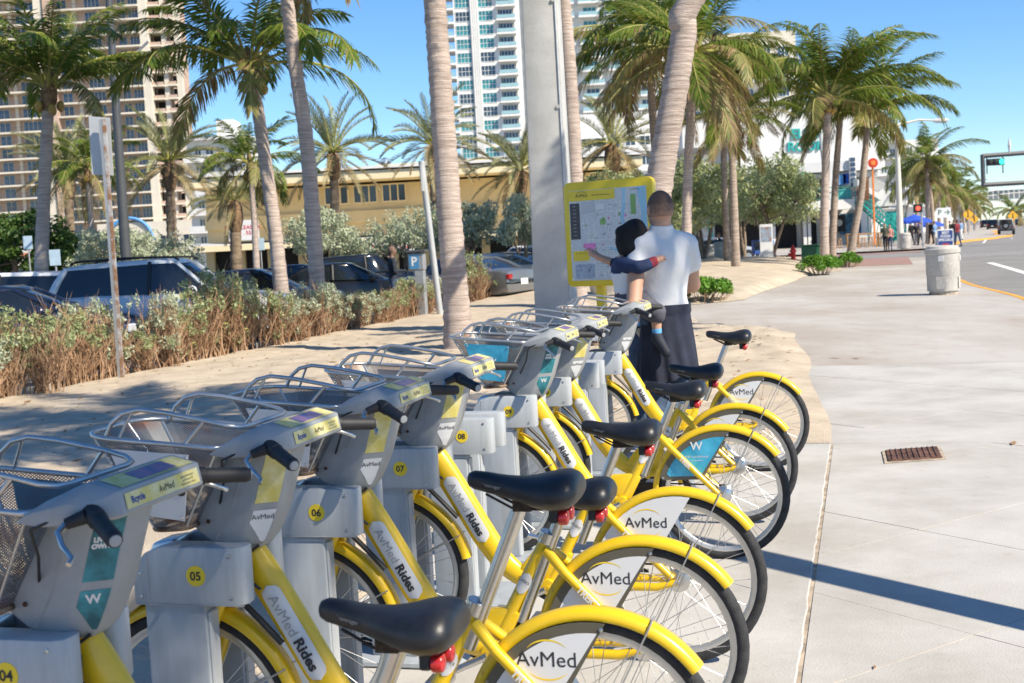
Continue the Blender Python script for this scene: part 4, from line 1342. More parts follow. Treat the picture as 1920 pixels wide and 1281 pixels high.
def tree_proto(seed, w, h, m, nl=6200, size=.10, trunkh=.42):
    rg = random.Random(seed)
    cl = []
    for i in range(46):
        a = rg.uniform(0, 6.28); rr = w * .5 * math.sqrt(rg.random()) * .88
        z = h * (trunkh + (1 - trunkh) * rg.uniform(.15, .85) * (1 - (rr / (w * .6)) ** 2 * .6))
        r = rg.uniform(.07, .155) * w
        cl.append(((math.cos(a) * rr, math.sin(a) * rr, z), r, rg.uniform(.55, .8), r * r))
    crown_ = leaf_mesh('crown', rg, cl, nl, size, m)
    mb = MB()
    for i in range(4):
        a = i * 1.6 + rg.random()
        p = Vector((math.cos(a) * .12, math.sin(a) * .12, -.05)); path = [p]
        tgt = Vector(rg.choice(cl)[0])
        for k in range(1, 6):
            u = k / 5
            path.append(p.lerp(tgt, u) + Vector((rg.uniform(-.15, .15), rg.uniform(-.15, .15), h * .12 * math.sin(math.pi * u))))
        mb.tube(path, [.10 * h / 4 * (1 - .75 * k / 5) for k in range(6)], 7)
        for j in range(4):
            q = path[rg.randint(2, 4)]; g_ = Vector(rg.choice(cl)[0])
            if (g_ - q).length < w * .5: mb.tube([q, q.lerp(g_, .5) + Vector((0, 0, .12)), g_], [.04 * h / 4, .028 * h / 4, .012], 5)
    tr = mb.mesh('trunk', M_bark, smooth=60)
    return tr, crown_
TP = {'sil': [tree_proto(1, 4.6, 4.0, M_sil, 4600), tree_proto(2, 5.2, 3.6, M_sil, 4600), tree_proto(3, 4.2, 4.4, M_sil, 4600)],
      'mix': [tree_proto(4, 6.5, 5.6, M_silg, 11000, .105, .30), tree_proto(5, 6.0, 5.2, M_silg, 10000, .105, .32)],
      'grn': [tree_proto(6, 6.5, 6.2, M_grn, 8000, .16, .25)]}
def tree(px, py, depth, w, h, kind, k, label, rz=0., z=0.):
    tr, cr = TP[kind][k]
    b = P(px, py, depth); b.z = z
    t = thing('tree', label, 'tree', b, rz)
    pw, ph = {'sil': [(4.6, 4.0), (5.2, 3.6), (4.2, 4.4)], 'mix': [(6.5, 5.6), (6, 5.2)], 'grn': [(6.5, 6.2)]}[kind][k]
    for n_, me in (('trunk', tr), ('crown', cr)):
        o = obj(n_, me, t); o.scale = (w / pw, w / pw, h / ph)
    return t
tree(600, 470, 48, 2.9, 3.7, 'sil', 0, 'silvery leaved tree right of the dark palm trunk, before the yellow building', 0)
tree(656, 470, 50, 1.9, 2.6, 'sil', 2, 'small silvery tree touching the pay station man', 1)
tree(762, 470, 47, 2.9, 3.4, 'sil', 1, 'silvery leaved tree left of the stout palm trunk', 2)
tree(880, 470, 47, 3.0, 3.7, 'sil', 2, 'silvery leaved tree right of the stout palm trunk', 3)
tree(988, 470, 44, 2.3, 3.6, 'sil', 0, 'silvery leaved tree at the left edge of the concrete pole', 4)
tree(205, 470, 46, 3.2, 3.4, 'sil', 2, 'silvery leaved tree left of the tall grey lamp post', 1)
tree(300, 470, 46, 3.0, 3.0, 'sil', 1, 'silvery leaved tree above the silver car roof', 5)
tree(30, 480, 52, 4.6, 4.6, 'grn', 0, 'dark green leafy tree at the left edge beneath the pink tower', 0)
tree(110, 480, 54, 3.4, 3.4, 'grn', 0, 'dark green leafy tree behind the white shop banners', 2)
for i_, (px_, d_, w_, h_, k_) in enumerate(((-160, 50, 5.2, 5.0, 'grn'), (-330, 46, 4.6, 4.2, 'sil'), (-520, 50, 5.4, 5.2, 'grn'), (-720, 48, 5.0, 4.6, 'sil'), (2450, 62, 4.0, 3.6, 'mix'), (2750, 66, 4.2, 3.6, 'grn'))):
    tree(px_, 480, d_, w_, h_, k_, 0, ('leafy tree beyond the left edge of the lot, %s one' if px_ < 0 else 'leafy tree across the road beyond the right edge, %s one') % ('nearest', 'second', 'third', 'outermost', 'nearer', 'farther')[i_], i_)
tree(1450, 470, 62, 4.6, 5.3, 'mix', 0, 'round grey green tree with branching trunk beside the fire hydrant', 0, .3)
tree(1395, 460, 66, 4.6, 5.2, 'mix', 1, 'grey green tree behind the short dark palm', 2, .3)
tree(1318, 470, 58, 5.0, 5.4, 'mix', 1, 'grey green tree right of the man above the sand', 4, .3)
tree(1160, 470, 48, 4.4, 4.4, 'mix', 0, 'grey green tree behind the map board', 3)
tree(1245, 470, 52, 4.4, 4.6, 'mix', 1, 'grey green tree behind the leaning palm and the man', 5)

def shrub_proto(seed, leafy):
    rg = random.Random(seed)
    mb = MB(); tips = []
    for i in range(34):
        a = rg.uniform(0, 6.28); rr = rg.uniform(.02, .34)
        p = Vector((math.cos(a) * rr, math.sin(a) * rr * .8, -.04))
        h = rg.uniform(.55, 1.15)
        lean = Vector((rg.uniform(-.36, .36), rg.uniform(-.30, .30), 0))
        path = [p]
        for k in range(1, 6):
            u = k / 5
            path.append(p + lean * u ** 1.3 + Vector((rg.uniform(-.055, .055), rg.uniform(-.055, .055), h * u)))
        mb.tube(path, [rg.uniform(.009, .018) * (1 - .6 * k / 5) for k in range(6)], 5, cap=False)
        tips.append(path[-1])
        for j in range(5):
            q = path[rg.randint(1, 4)]
            e = q + Vector((rg.uniform(-.22, .22), rg.uniform(-.22, .22), rg.uniform(.08, .36)))
            mb.tube([q, q.lerp(e, .5) + Vector((rg.uniform(-.03, .03), rg.uniform(-.03, .03), .02)), e], [.006, .0045, .0025], 4, cap=False)
            for jj in range(2):
                e2 = e + Vector((rg.uniform(-.12, .12), rg.uniform(-.12, .12), rg.uniform(.02, .2)))
                mb.tube([q.lerp(e, .6), e2], [.0035, .0018], 3, cap=False)
            if rg.random() < .4: tips.append(e)
    st = mb.mesh('stems', M_stem, smooth=60)
    cl = []
    rg.shuffle(tips)
    for p in tips[:int(len(tips) * leafy)]:
        if p.z > .66 or rg.random() < .12:
            r = rg.uniform(.04, .12)
            cl.append(((p.x, p.y, p.z + .02), r, 1.0, r * r))
    fo = leaf_mesh('foliage', rg, cl, int(1700 * leafy + 160), .036, M_silg if seed % 2 else M_sil)
    return st, fo
SP = [shrub_proto(100 + i, lf) for i, lf in enumerate((.95, .6, .8, .42, .7, .28))]
rg = random.Random(11)
q = 1.5
while q < 33.5:
    if 24.6 < q < 27.2:
        q += .4; continue
    st, fo = SP[rg.choice((0, 1, 1, 2, 3, 3, 4, 5, 5))]
    t = thing('hedge_shrub', 'leggy shrub with bare brown stems and silvery leaves in the long hedge before the cars', 'shrub', S(-8.86 + rg.uniform(-.24, .24), q, .0), rg.uniform(0, 6.28), 'shrubs of the hedge along the sand')
    k = rg.uniform(.80, 1.0) * (.82 if 17.5 < q < 25 else .98 if q > 25 else 1) * (1 + .22 * fb(q, 8, .45))
    t.scale = (k, k, k * rg.uniform(.78, 1.22))
    obj('stems', st, t); obj('foliage', fo, t)
    q += rg.uniform(.36, .58)
def bush(c, w, d, h, n, label, size=.05):
    rg = random.Random(int(c[0] * 100))
    t = thing('bush', label, 'bush', c, 0)
    cl = []
    for i in range(26):
        a = rg.uniform(0, 6.28); rr = math.sqrt(rg.random())
        zz = h * (.35 + .5 * math.sqrt(max(0, 1 - rr * rr)) * rg.uniform(.7, 1))
        cl.append(((math.cos(a) * rr * w * .42, math.sin(a) * rr * d * .42, zz), h * .28, .8, 1))
    obj('foliage', leaf_mesh('foliage', rg, cl, n, size, M_bush), t)
    mb = MB()
    for i in range(30):
        a = rg.uniform(0, 6.28); rr = rg.uniform(.1, .5)
        e = Vector((math.cos(a) * rr * w * .9, math.sin(a) * rr * d * .9, h * .6 * rg.uniform(.5, 1)))
        mb.tube([(e.x * .5, e.y * .5, -.02), (e.x * .8, e.y * .8, e.z * .5), e], [.012, .01, .005], 4)
    mb.build('stems', M_stem, t)
bush(G(1318, 568), 1.9, 1.5, .62, 5200, 'low spreading green bush in the sand right of the man')
bush(G(1538, 516), 1.7, 1.5, .72, 4200, 'larger of the two round green bushes at the edge of the walk')
bush(G(1590, 501), 1.35, 1.2, .62, 3000, 'smaller of the two round green bushes at the edge of the walk')
bush(P(1190, 552, 33), .8, .8, .5, 1800, 'green plant in the white planter behind the map board')

# ================================================================== buildings
M_pink = mat('pink_stucco', (.51, .365, .28), .9, var=.08, scale=.2)
M_cream = mat('cream_stucco', (.64, .58, .48), .9, var=.06, scale=.2)
M_wht = mat('white_stucco', (.70, .69, .66), .85, var=.05, scale=.2)
M_wht2 = mat('white_concrete', (.64, .635, .62), .85, var=.06, scale=.3)
M_yb = mat('yellow_stucco', (.72, .58, .33), .9, var=.08, scale=.3)
M_yb2 = mat('pale_yellow_trim', (.78, .66, .42), .9, var=.06, scale=.3)
M_gl = glass_mat('dark_window_glass', (.03, .045, .07), .12)
M_glb = glass_mat('blue_window_glass', (.045, .085, .15), .1)
M_glt = glass_mat('teal_window_glass', (.03, .21, .22), .12)
M_gld = glass_mat('deep_teal_glass', (.03, .05, .07), .12)
M_railg = mat('dark_railing', (.10, .10, .105), .5, var=.1)
M_railt = mat('tinted_rail_glass', (.30, .47, .50), .2, var=.1, scale=.5)
M_dark = mat('dark_interior', (.02, .02, .022), .9, var=.3, scale=.5)
M_tealp = mat('teal_paint', (.02, .33, .30), .55, var=.12, scale=1.)
M_roofg = mat('grey_fascia', (.42, .43, .43), .8, var=.1, scale=.5)
M_bluep = mat('blue_paint', (.10, .30, .60), .6, var=.1)
M_wood = mat('stool_wood', (.45, .24, .09), .6, var=.25, scale=8)
M_oran = mat('orange_sign', (.78, .22, .04), .5, var=.1)

WINC = {}
def win_mesh(w, h, nx, nz, glass, frame, fw=.09, dep=.12):
    key = (round(w, 2), round(h, 2), nx, nz, glass.name, frame.name)
    if key in WINC: return WINC[key]
    mb = MB()
    mb.box((0, dep * .5, 0), (w, .03, h), mi=0)
    for k in range(nx + 1):
        mb.box((-w / 2 + w * k / nx, dep * .25, 0), (fw, dep, h + fw), mi=1)
    for k in range(nz + 1):
        mb.box((0, dep * .25 - .004, -h / 2 + h * k / nz), (w + fw - .006, dep, fw), mi=1)
    WINC[key] = mb.mesh('window', [glass, frame])
    return WINC[key]
def win(t, x, y, z, w, h, nx, nz, glass, frame, name='window'):
    return obj(name, win_mesh(w, h, nx, nz, glass, frame), t, (x, y, z))
def bx_(t, name, c, s, m, bevel=None):
    mb = MB(); mb.box((0, 0, 0), s); o = mb.build(name, m, t, bevel=bevel); o.location = c; return o
BOXC = {}
def bxs(t, name, c, s, m):
    key = (name, tuple(round(v, 3) for v in s), m.name)
    if key not in BOXC:
        mb = MB(); mb.box((0, 0, 0), s); BOXC[key] = mb.mesh(name, m)
    return obj(name, BOXC[key], t, c)
def rail_mesh(w, h, m, gap=.35, post=.03):
    key = ('rail', round(w, 2), h, m.name)
    if key not in BOXC:
        mb = MB()
        mb.box((0, 0, h / 2), (w, .05, .06)); mb.box((0, 0, -h / 2 + .05), (w, .05, .05))
        for k in range(int(w / gap) + 1): mb.box((-w / 2 + k * gap, 0, 0), (post, .03, h))
        BOXC[key] = mb.mesh('railing', m)
    return BOXC[key]

# ---- pink tower at the left
D = 290.
def X_(px, d=None, y=250): return P(px, y, d or D).x
x0 = X_(-70); b0 = Vector((x0, D, 0))
tw = thing('apartment_tower', 'tall pink and cream apartment tower with balconies behind the palms at the left', 'building', b0)
FH = 2.98; NF = 24
def lx(px): return X_(px) - x0
bx_(tw, 'wall', ((lx(-70) + lx(278)) / 2, 11, 36), (lx(278) - lx(-70), 18, 72), M_pink)
for a, b, y, m in ((80, 96, .2, M_cream), (99, 113, -.3, M_pink), (217, 223, .6, M_cream), (277, 292, -.6, M_cream), (313, 321, .6, M_cream), (337, 347, .6, M_cream), (150, 156, .9, M_cream), (28, 34, .9, M_cream)):
    bx_(tw, 'pilaster', ((lx(a) + lx(b)) / 2, y + 1.2, 36.2), (lx(b) - lx(a), 2.6 if y < .5 else 1.6, 72.4), m)
bx_(tw, 'wall', ((lx(290) + lx(322)) / 2, 12, 36), (lx(322) - lx(290), 16, 72), M_pink)
for f in range(NF):
    z = f * FH
    for a, b, y, dp in ((-70, 80, -.15, 2.3), (113, 217, .35, 1.9), (222, 278, -.75, 2.6)):
        w = lx(b) - lx(a)
        bxs(tw, 'balcony_slab', ((lx(a) + lx(b)) / 2, y + dp / 2 - .6, z), (w, dp, .38), M_cream)
        obj('railing', rail_mesh(round(w, 1) - .3, 1.05, M_railg), tw, ((lx(a) + lx(b)) / 2, y - .5, z + .72))
    for a, b in ((292, 313), (321, 337)):
        w = lx(b) - lx(a)
        bxs(tw, 'balcony_slab', ((lx(a) + lx(b)) / 2, 2.2, z), (w, 4.2, .34), M_cream)
        bxs(tw, 'parapet', ((lx(a) + lx(b)) / 2, .25, z + .45), (w, .2, .7), M_pink)
    bxs(tw, 'opening', ((lx(292) + lx(313)) / 2, 3.9, z + 1.75), (lx(313) - lx(292) - .4, .3, 1.7), M_dark)
    if f % 5 != 1:
        bxs(tw, 'opening', ((lx(322) + lx(336)) / 2, 3.6, z + 1.6), (lx(336) - lx(322) - .7, .3, 1.8 if f % 3 else .9), M_dark)
    for px, wpx, nx in ((-30, 26, 3), (5, 20, 2), (58, 34, 4), (128, 18, 2), (185, 28, 4), (240, 14, 2), (262, 18, 3)):
        win(tw, lx(px), 1.85, z + 1.45, wpx / 8.17, 2.15, nx, 1, M_glb if (f * 7 + px) % 4 else M_gl, M_cream)
bx_(tw, 'podium', (lx(330), -1.2, 5.5), (lx(480) - lx(190), 10, 11), M_cream)
for k in range(5):
    for r_ in range(2):
        win(tw, lx(268) + k * 5.2, -6.26, 3.2 + r_ * 3.6, 2.6, 2.0, 2, 1, M_gl, M_cream)
mb = MB(); c_ = Vector((lx(245), -6.5, 7.0))
mb.tube([c_ + Vector((5 * math.cos(R(a)), 0, 5 * math.sin(R(a)))) for a in range(0, 181, 12)], .42, 6); mb.build('arch_trim', M_bluep, tw)

# ---- white tower in the middle
D = 300.; x0 = X_(843)
tw2 = thing('apartment_tower', 'white high rise with teal glass window columns behind the stout palm', 'building', (x0, D, 0))
FH = 3.17; NF = 21
bx_(tw2, 'wall', ((lx(862) + lx(986)) / 2, 12, 36), (lx(986) - lx(862), 22, 72), M_wht)
bx_(tw2, 'wall', ((lx(986) + lx(1275)) / 2, 14.5, 36), (lx(1275) - lx(986), 22, 72), M_wht)
for k in range(4):
    bx_(tw2, 'fluted_pilaster', (lx(895.5 + k * 3.9), .75, 36.1), (.42, .7, 72.2), M_wht)
rgb = random.Random(4)
for f in range(NF):
    z = f * FH + 1.3
    bxs(tw2, 'balcony_slab', (lx(852), 4, z - 1.15), (lx(862) - lx(842), 7, .5), M_wht)
    bxs(tw2, 'balcony_rail', (lx(851), .7, z - .35), (lx(860) - lx(843), .06, .75), M_railt)
    for px in (879, 922):
        g = rgb.choice((M_glt, M_glt, M_gld))
        win(tw2, lx(px), .92, z + .15, 26 / 7.9, 2.25, 4, 2, g, M_wht)
    bxs(tw2, 'recess', (lx(960), .97, z + .25), (28 / 7.9, .1, 2.3), M_dark)
    win(tw2, lx(960), .82, z + .2, 24 / 7.9, 2.2, 4, 1, M_gl, M_wht2)
    bxs(tw2, 'balcony_slab', (lx(960), .1, z - 1.15), (36 / 7.9, 1.8, .45), M_wht)
    bxs(tw2, 'balcony_rail', (lx(960), -.72, z - .45), (34 / 7.9, .06, .8), M_railt)
    for px, wp in ((1016, 44), (1068, 40), (1118, 44), (1170, 44), (1222, 44)):
        win(tw2, lx(px), 3.42, z + .15, wp * .55 / 7.9, 2.2, 3, 1, rgb.choice((M_gl, M_glt)), M_wht)
        bxs(tw2, 'balcony_slab', (lx(px), 2.2, z - 1.15), (wp / 7.9, 2.6, .45), M_wht)
        bxs(tw2, 'balcony_rail', (lx(px), .95, z - .5), (wp / 7.9 - .2, .06, .85), M_railt)

# ---- white block behind the date palms
D = 210.; x0 = X_(352)
wb = thing('apartment_block', 'white flat roofed apartment block behind the date palms', 'building', (x0, D, 0))
def ztop(py, d, px): return P(px, py, d).z
zt = ztop(262, D, 400)
bx_(wb, 'wall', (lx(405), 8, zt / 2), (lx(470) - lx(350), 14, zt), M_wht)
bx_(wb, 'roof_slab', (lx(405), 7.5, zt + .2), (lx(474) - lx(346), 17, .5), M_wht2)
bx_(wb, 'stair_head', (lx(410), 8, zt + 2), (lx(426) - lx(394), 6, 3.4), M_wht)
for r_ in range(6):
    z = zt - 2.2 - r_ * 2.9
    bxs(wb, 'balcony_slab', (lx(405), .2, z - 1.3), (lx(470) - lx(350), 2.2, .3), M_wht)
    bxs(wb, 'parapet', (lx(405), -.85, z - .7), (lx(470) - lx(350), .12, .9), M_wht2)
    for k in range(5):
        win(wb, lx(366 + k * 22), .95, z + .1, 1.3 if k % 2 else 1.0, 1.7, 2, 1, M_gl, M_wht)

# ---- long yellow building across the lot
D = 84.; x0 = X_(370)
yb = thing('shop_building', 'long two storey yellow building with flat roof across the parking lot', 'building', (x0, D, 0))
def lz(py, px): return ztop(py, D, px)
L_ = lx(1010)
bx_(yb, 'upper_wall', (L_ / 2 + 3, 6.4, lz(385, 690) / 2 + 2.1), (L_ + 6, 11, 3.4), M_yb)
bx_(yb, 'eave', (L_ / 2 + 3, 5.2, lz(332, 690)), (L_ + 7, 15, .55), M_yb2)
bx_(yb, 'roof_edge', (L_ / 2 + 3, 5.2, lz(325, 690) + .22), (L_ + 7.4, 15.4, .16), M_wht)
bx_(yb, 'gable', (lx(805), 6, lz(318, 800)), (lx(905) - lx(690), 10, 1.1), M_yb)
bx_(yb, 'band', (L_ / 2 + 3, .85, lz(395, 690) - .35), (L_ + 6.2, .3, .8), M_yb)
bx_(yb, 'canopy', (L_ / 2 + 3, -.6, lz(452, 690)), (L_ + 6.4, 4.2, .38), M_yb2)
bx_(yb, 'shop_front', (L_ / 2 + 3, 3.2, 1.2), (L_ + 6, 5, 2.4), M_dark)
for k in range(12):
    bxs(yb, 'pier', (k * L_ / 11 + .2, .55, 1.1), (.55, .5, 2.2), M_yb)
for k in range(11):
    px = 400 + k * 55
    if px < 590 or px > 770: continue
    win(yb, lx(px), .84, lz(362, 690) - .02, 1.55, 1.15, 3, 1, M_gl, M_yb2)
M_banner = mat('shop_banner', (.72, .70, .68), .6, var=.06)
for px, py, w, h, s_, ss in ((457, 432, 1.9, 1.25, 'NOW LEASING\n954 . 555', .34), (738, 462, 2.6, .62, 'BEACH PIZZA', .42)):
    p = P(px, py, 79.)
    bn = thing('shop_sign', 'white shop sign with red lettering before the yellow building, ' + ('upper left one' if px < 500 else 'low one by the pay station'), 'sign', (p.x, p.y, 0))
    bx_(bn, 'board', (0, 0, p.z), (w, .1, h), M_banner)
    for sx in (-1, 1): bx_(bn, 'post', (sx * w * .42, .12, p.z / 2), (.09, .09, p.z), M_railg)
    obj('lettering', text_mesh('lettering', s_, ss, mat('red_ink', (.55, .02, .02), .5, var=.02), bold=.006), bn, (0, -.06, p.z), F_near)
wt = thing('roof_tank', 'small silver vent tank on the yellow roof', 'vent', P(722, 312, 88.))
mb = MB(); mb.lathe([(.34, -.8), (.34, .1), (.42, .12), (.42, .2), (.3, .28), (.3, .5), (.05, .6)], 14); mb.build('drum', M_silver, wt, smooth=40)

D = 150.; x0 = X_(-1000)
lb2 = thing('apartment_block', 'low cream apartment block beyond the left edge of the lot', 'building', (x0, D, 0))
bx_(lb2, 'wall', (lx(-560), 8, 7.5), (lx(-90) - lx(-880), 14, 15), M_cream)
bx_(lb2, 'roof_slab', (lx(-560), 8, 15.2), (lx(-70) - lx(-900), 16, .5), M_wht2)
for r_ in range(5):
    for k in range(10): win(lb2, lx(-940 + k * 80), .96, 1.8 + r_ * 2.9, 1.9, 1.5, 2, 1, M_gl, M_wht)

# ---- bar building on the corner
D = 112.; x0 = X_(1290, y=380)
def lx(px): return X_(px, y=380) - x0
def lz(py, px=1560): return ztop(py, D, px)
eb = thing('bar_building', 'white corner bar with teal trim, balcony and outside stairs', 'building', (x0, D, 0))
bx_(eb, 'upper_wall', ((lx(1375) + lx(1668)) / 2, 7, (lz(190) + lz(318)) / 2), (lx(1668) - lx(1375), 12, lz(190) - lz(318)), M_wht)
bx_(eb, 'upper_wall', ((lx(1290) + lx(1400)) / 2, 7.6, (lz(225, 1340) + lz(272, 1340)) / 2), (lx(1398) - lx(1290), 11, lz(225, 1340) - lz(272, 1340)), M_wht)
bx_(eb, 'fascia', ((lx(1330) + lx(1655)) / 2, 5.6, lz(312)), (lx(1655) - lx(1330), 11.2, .9), M_wht2)
bx_(eb, 'soffit', ((lx(1330) + lx(1655)) / 2, 6, lz(328)), (lx(1652) - lx(1332), 10, .45), M_roofg)
bx_(eb, 'back_wall', ((lx(1330) + lx(1650)) / 2, 9, lz(370)), (lx(1640) - lx(1330), 5, 3.6), M_roofg)
bx_(eb, 'balcony_slab', ((lx(1330) + lx(1596)) / 2, 3.6, lz(385)), (lx(1596) - lx(1330), 9.4, .85), M_wht)
obj('railing', rail_mesh(lx(1596) - lx(1330) - .3, 1.05, M_tealp, gap=.5, post=.04), eb, ((lx(1330) + lx(1596)) / 2, -.85, lz(385) + 1.0))
bx_(eb, 'rail_panel', ((lx(1560) + lx(1596)) / 2, -.6, lz(385) + .95), (lx(1592) - lx(1562), .05, .8), mat('teal_glass_panel', (.10, .45, .42), .3, var=.1))
for px in (1345, 1400, 1455, 1505, 1556): bx_(eb, 'column', (lx(px), -.4, lz(352)), (.32, .32, 2.9), M_wht if px != 1505 else M_tealp)
for px, w in ((1535, 20), (1475, 30), (1420, 30)): bx_(eb, 'dark_opening', (lx(px), 6.3, lz(356)), (w / 21, .3, 2.0), M_dark)
bx_(eb, 'ladder_frame', (lx(1599), -.2, lz(325)), (.55, .3, 2.6), M_wht)
for k in range(6): bx_(eb, 'pane', (lx(1599), -.4, lz(325) - 1.1 + k * .44), (.42, .06, .3), M_glb)
# ground floor
bx_(eb, 'ground_wall', ((lx(1330) + lx(1600)) / 2, 6.8, 1.6), (lx(1650) - lx(1330), 7, 3.4), M_wht)
for a, b in ((1350, 1395), (1400, 1440), (1457, 1506), (1518, 1545)):
    bx_(eb, 'dark_opening', ((lx(a) + lx(b)) / 2, 3.2, 1.35), ((b - a) / 21.1, .35, 2.6), M_dark)
for px, m in ((1332, M_tealp), (1450, M_wht), (1511, M_wht), (1517, M_wht), (1556, M_tealp), (1561, M_wht)):
    bx_(eb, 'column', (lx(px), .6, 1.55), (.38, .38, 3.1), m)
bx_(eb, 'mural', (lx(1610), 2.9, 1.9), (1.9, .2, 1.9), mat('blue_mural', (.03, .12, .28), .7, var=.6, scale=2, col2=(.1, .25, .4)))
bx_(eb, 'poster', (lx(1587), 2.75, 2.0), (1.15, .12, 1.5), M_blk)
mb = MB(); mb.lathe([(.30, 0), (.30, .02)], 20, Matrix.Translation((lx(1587), 2.68, 2.05)) @ Matrix.Rotation(R(90), 4, 'X')); mb.build('poster_disc', M_wht2, eb)
tt_ = mat('teal_lettering', (.02, .36, .33), .5, var=.05)
obj('lettering', text_mesh('lettering', 'ELBO\nROOM', 1.15, tt_, ext=.06, bold=.03), eb, (lx(1521), .9, lz(259)), F_near)
for k, (px, py, m) in enumerate(((1580, 338, M_bluep), (1592, 336, mat('flag_blue', (.03, .12, .55), .5, var=.3, scale=1)))):
    bx_(eb, 'banner', (lx(px), .2, lz(py)), (.8, .06, .9), m)
# stairs
for k in range(16):
    bx_(eb, 'tread', (lx(1600) + k * .24, -1.6, lz(385) + .1 - k * .225), (.34, 1.4, .06), M_tealp)
for y in (-2.35, -.9):
    mb = MB(); A_, B_ = Vector((lx(1598), y, lz(385) + .1)), Vector((lx(1598) + 3.9, y, lz(385) - 3.5))
    mb.tube([A_, B_], .09, 5); mb.tube([A_ + Vector((0, 0, 1)), B_ + Vector((0, 0, 1))], .05, 5); mb.tube([A_ + Vector((0, 0, .5)), B_ + Vector((0, 0, .5))], .035, 5)
    for k in range(17):
        q_ = A_.lerp(B_, k / 16); mb.tube([q_, q_ + Vector((0, 0, 1))], .025, 4)
    mb.build('stair_rail', M_tealp, eb)
for k in range(7):
    mb = MB(); x_ = lx(1622) + k * .55; mb.tube([(x_, -.7, 0), (x_, -.7, 2.6 - .0 * k)], .05, 5); mb.tube([(x_, -.7, .2), (x_ + .5, -.7, 2.3)], .03, 4); mb.build('screen_post', M_tealp, eb)
bx_(eb, 'screen_panel', (lx(1668), -.55, 1.5), (1.0, .08, 2.6), M_tealp)
mb = MB(); mb.prism([(lx(1598), lz(352)), (lx(1598), lz(352) + .55), (lx(1640), lz(382) + .5), (lx(1640), lz(382))], -1.9, 1.5); mb.build('stair_roof', M_wht, eb, fix=True)
mb = MB(); mb.prism([(lx(1625), lz(378)), (lx(1650), lz(360)), (lx(1690), lz(382)), (lx(1690), lz(392)), (lx(1625), lz(392))], -1, 5); mb.build('porch_roof', M_wht2, eb, fix=True)
mb = MB(); mb.prism([(lx(1655), lz(330)), (lx(1690), lz(350)), (lx(1690), lz(395)), (lx(1600), lz(395)), (lx(1600), lz(330))], 3.5, 8); mb.build('gable', M_roofg, eb, fix=True)
si = thing('pole_sign', 'round red and orange sign on a tall orange pole by the bar stairs', 'sign', (P(1638, 380, 108).x, 108, 0))
z1, z0 = ztop(306, 108, 1633), ztop(372, 108, 1636)
bx_(si, 'post', (0, 0, z1 / 2), (.13, .13, z1), M_oran)
mb = MB(); mb.lathe([(.42, 0), (.42, .12)], 20, Matrix.Translation((0, -.1, z1)) @ Matrix.Rotation(R(90), 4, 'X')); dk = mb.build('disc', mat('red_sign', (.6, .05, .02), .5, var=.1), si)
mb = MB(); mb.lathe([(.24, 0), (.24, .02)], 5, Matrix.Translation((0, -.235, z1)) @ Matrix.Rotation(R(90), 4, 'X')); mb.build('star', M_oran, dk)
bx_(si, 'brown_board', (-.75, 0, z0 + .8), (.75, .15, 1.9), mat('carved_brown', (.16, .07, .03), .7, var=.5, scale=3))

# ---- hotel behind the bar and further white buildings
D = 190.; x0 = X_(1090, y=150)
def lx(px): return X_(px, y=150) - x0
ht = thing('hotel', 'cream and white hotel block behind the palms above the bar', 'building', (x0, D, 0))
zt = ztop(60, D, 1350)
bx_(ht, 'wall', ((lx(1290) + lx(1500)) / 2, 10, zt / 2), (lx(1500) - lx(1290), 16, zt), M_cream)
bx_(ht, 'wall', ((lx(1080) + lx(1292)) / 2, 12, zt * .33), (lx(1290) - lx(1080), 16, zt * .66), M_wht)
for r_ in range(10):
    z = zt - 3 - r_ * 3.0
    for k in range(6):
        win(ht, lx(1305 + k * 34), 1.95, z, 1.6, 1.4, 3, 1, M_glb, M_wht)
    bxs(ht, 'balcony_slab', (lx(1395), 1.2, z - 1.3), (lx(1500) - lx(1290), 2.0, .3), M_wht)
    if r_ > 3:
        for k in range(7): win(ht, lx(1098 + k * 28), 3.95, z, 1.5, 1.4, 2, 1, M_gl, M_wht)
        bxs(ht, 'parapet', (lx(1185), 3.4, z - 1.2), (lx(1290) - lx(1080), .2, .9), M_wht)
D = 230.; x0 = X_(1660, y=330)
def lx(px): return X_(px, y=330) - x0
fw = thing('hotel', 'far white stepped hotel right of the bar, behind the roadside palms', 'building', (x0, D, 0))
for a, b, py, y in ((1640, 1700, 235, 2), (1700, 1765, 262, 0), (1765, 1800, 285, 4)):
    zt = ztop(py, D, a)
    bx_(fw, 'wall', ((lx(a) + lx(b)) / 2, y + 7, zt / 2), (lx(b) - lx(a) - .05, 12, zt), M_wht)
    for r_ in range(int(zt / 3.0) - 1):
        for k in range(max(1, int((b - a) / 17))):
            win(fw, lx(a + 10 + k * 17), y + .95, zt - 1.9 - r_ * 3., 1.0, 1.3, 2, 1, M_gl, M_wht)
        bxs(fw, 'balcony_slab', ((lx(a) + lx(b)) / 2, y + .6, zt - 3.0 - r_ * 3.), (lx(b) - lx(a) - .3, 1.6, .25), M_wht2)
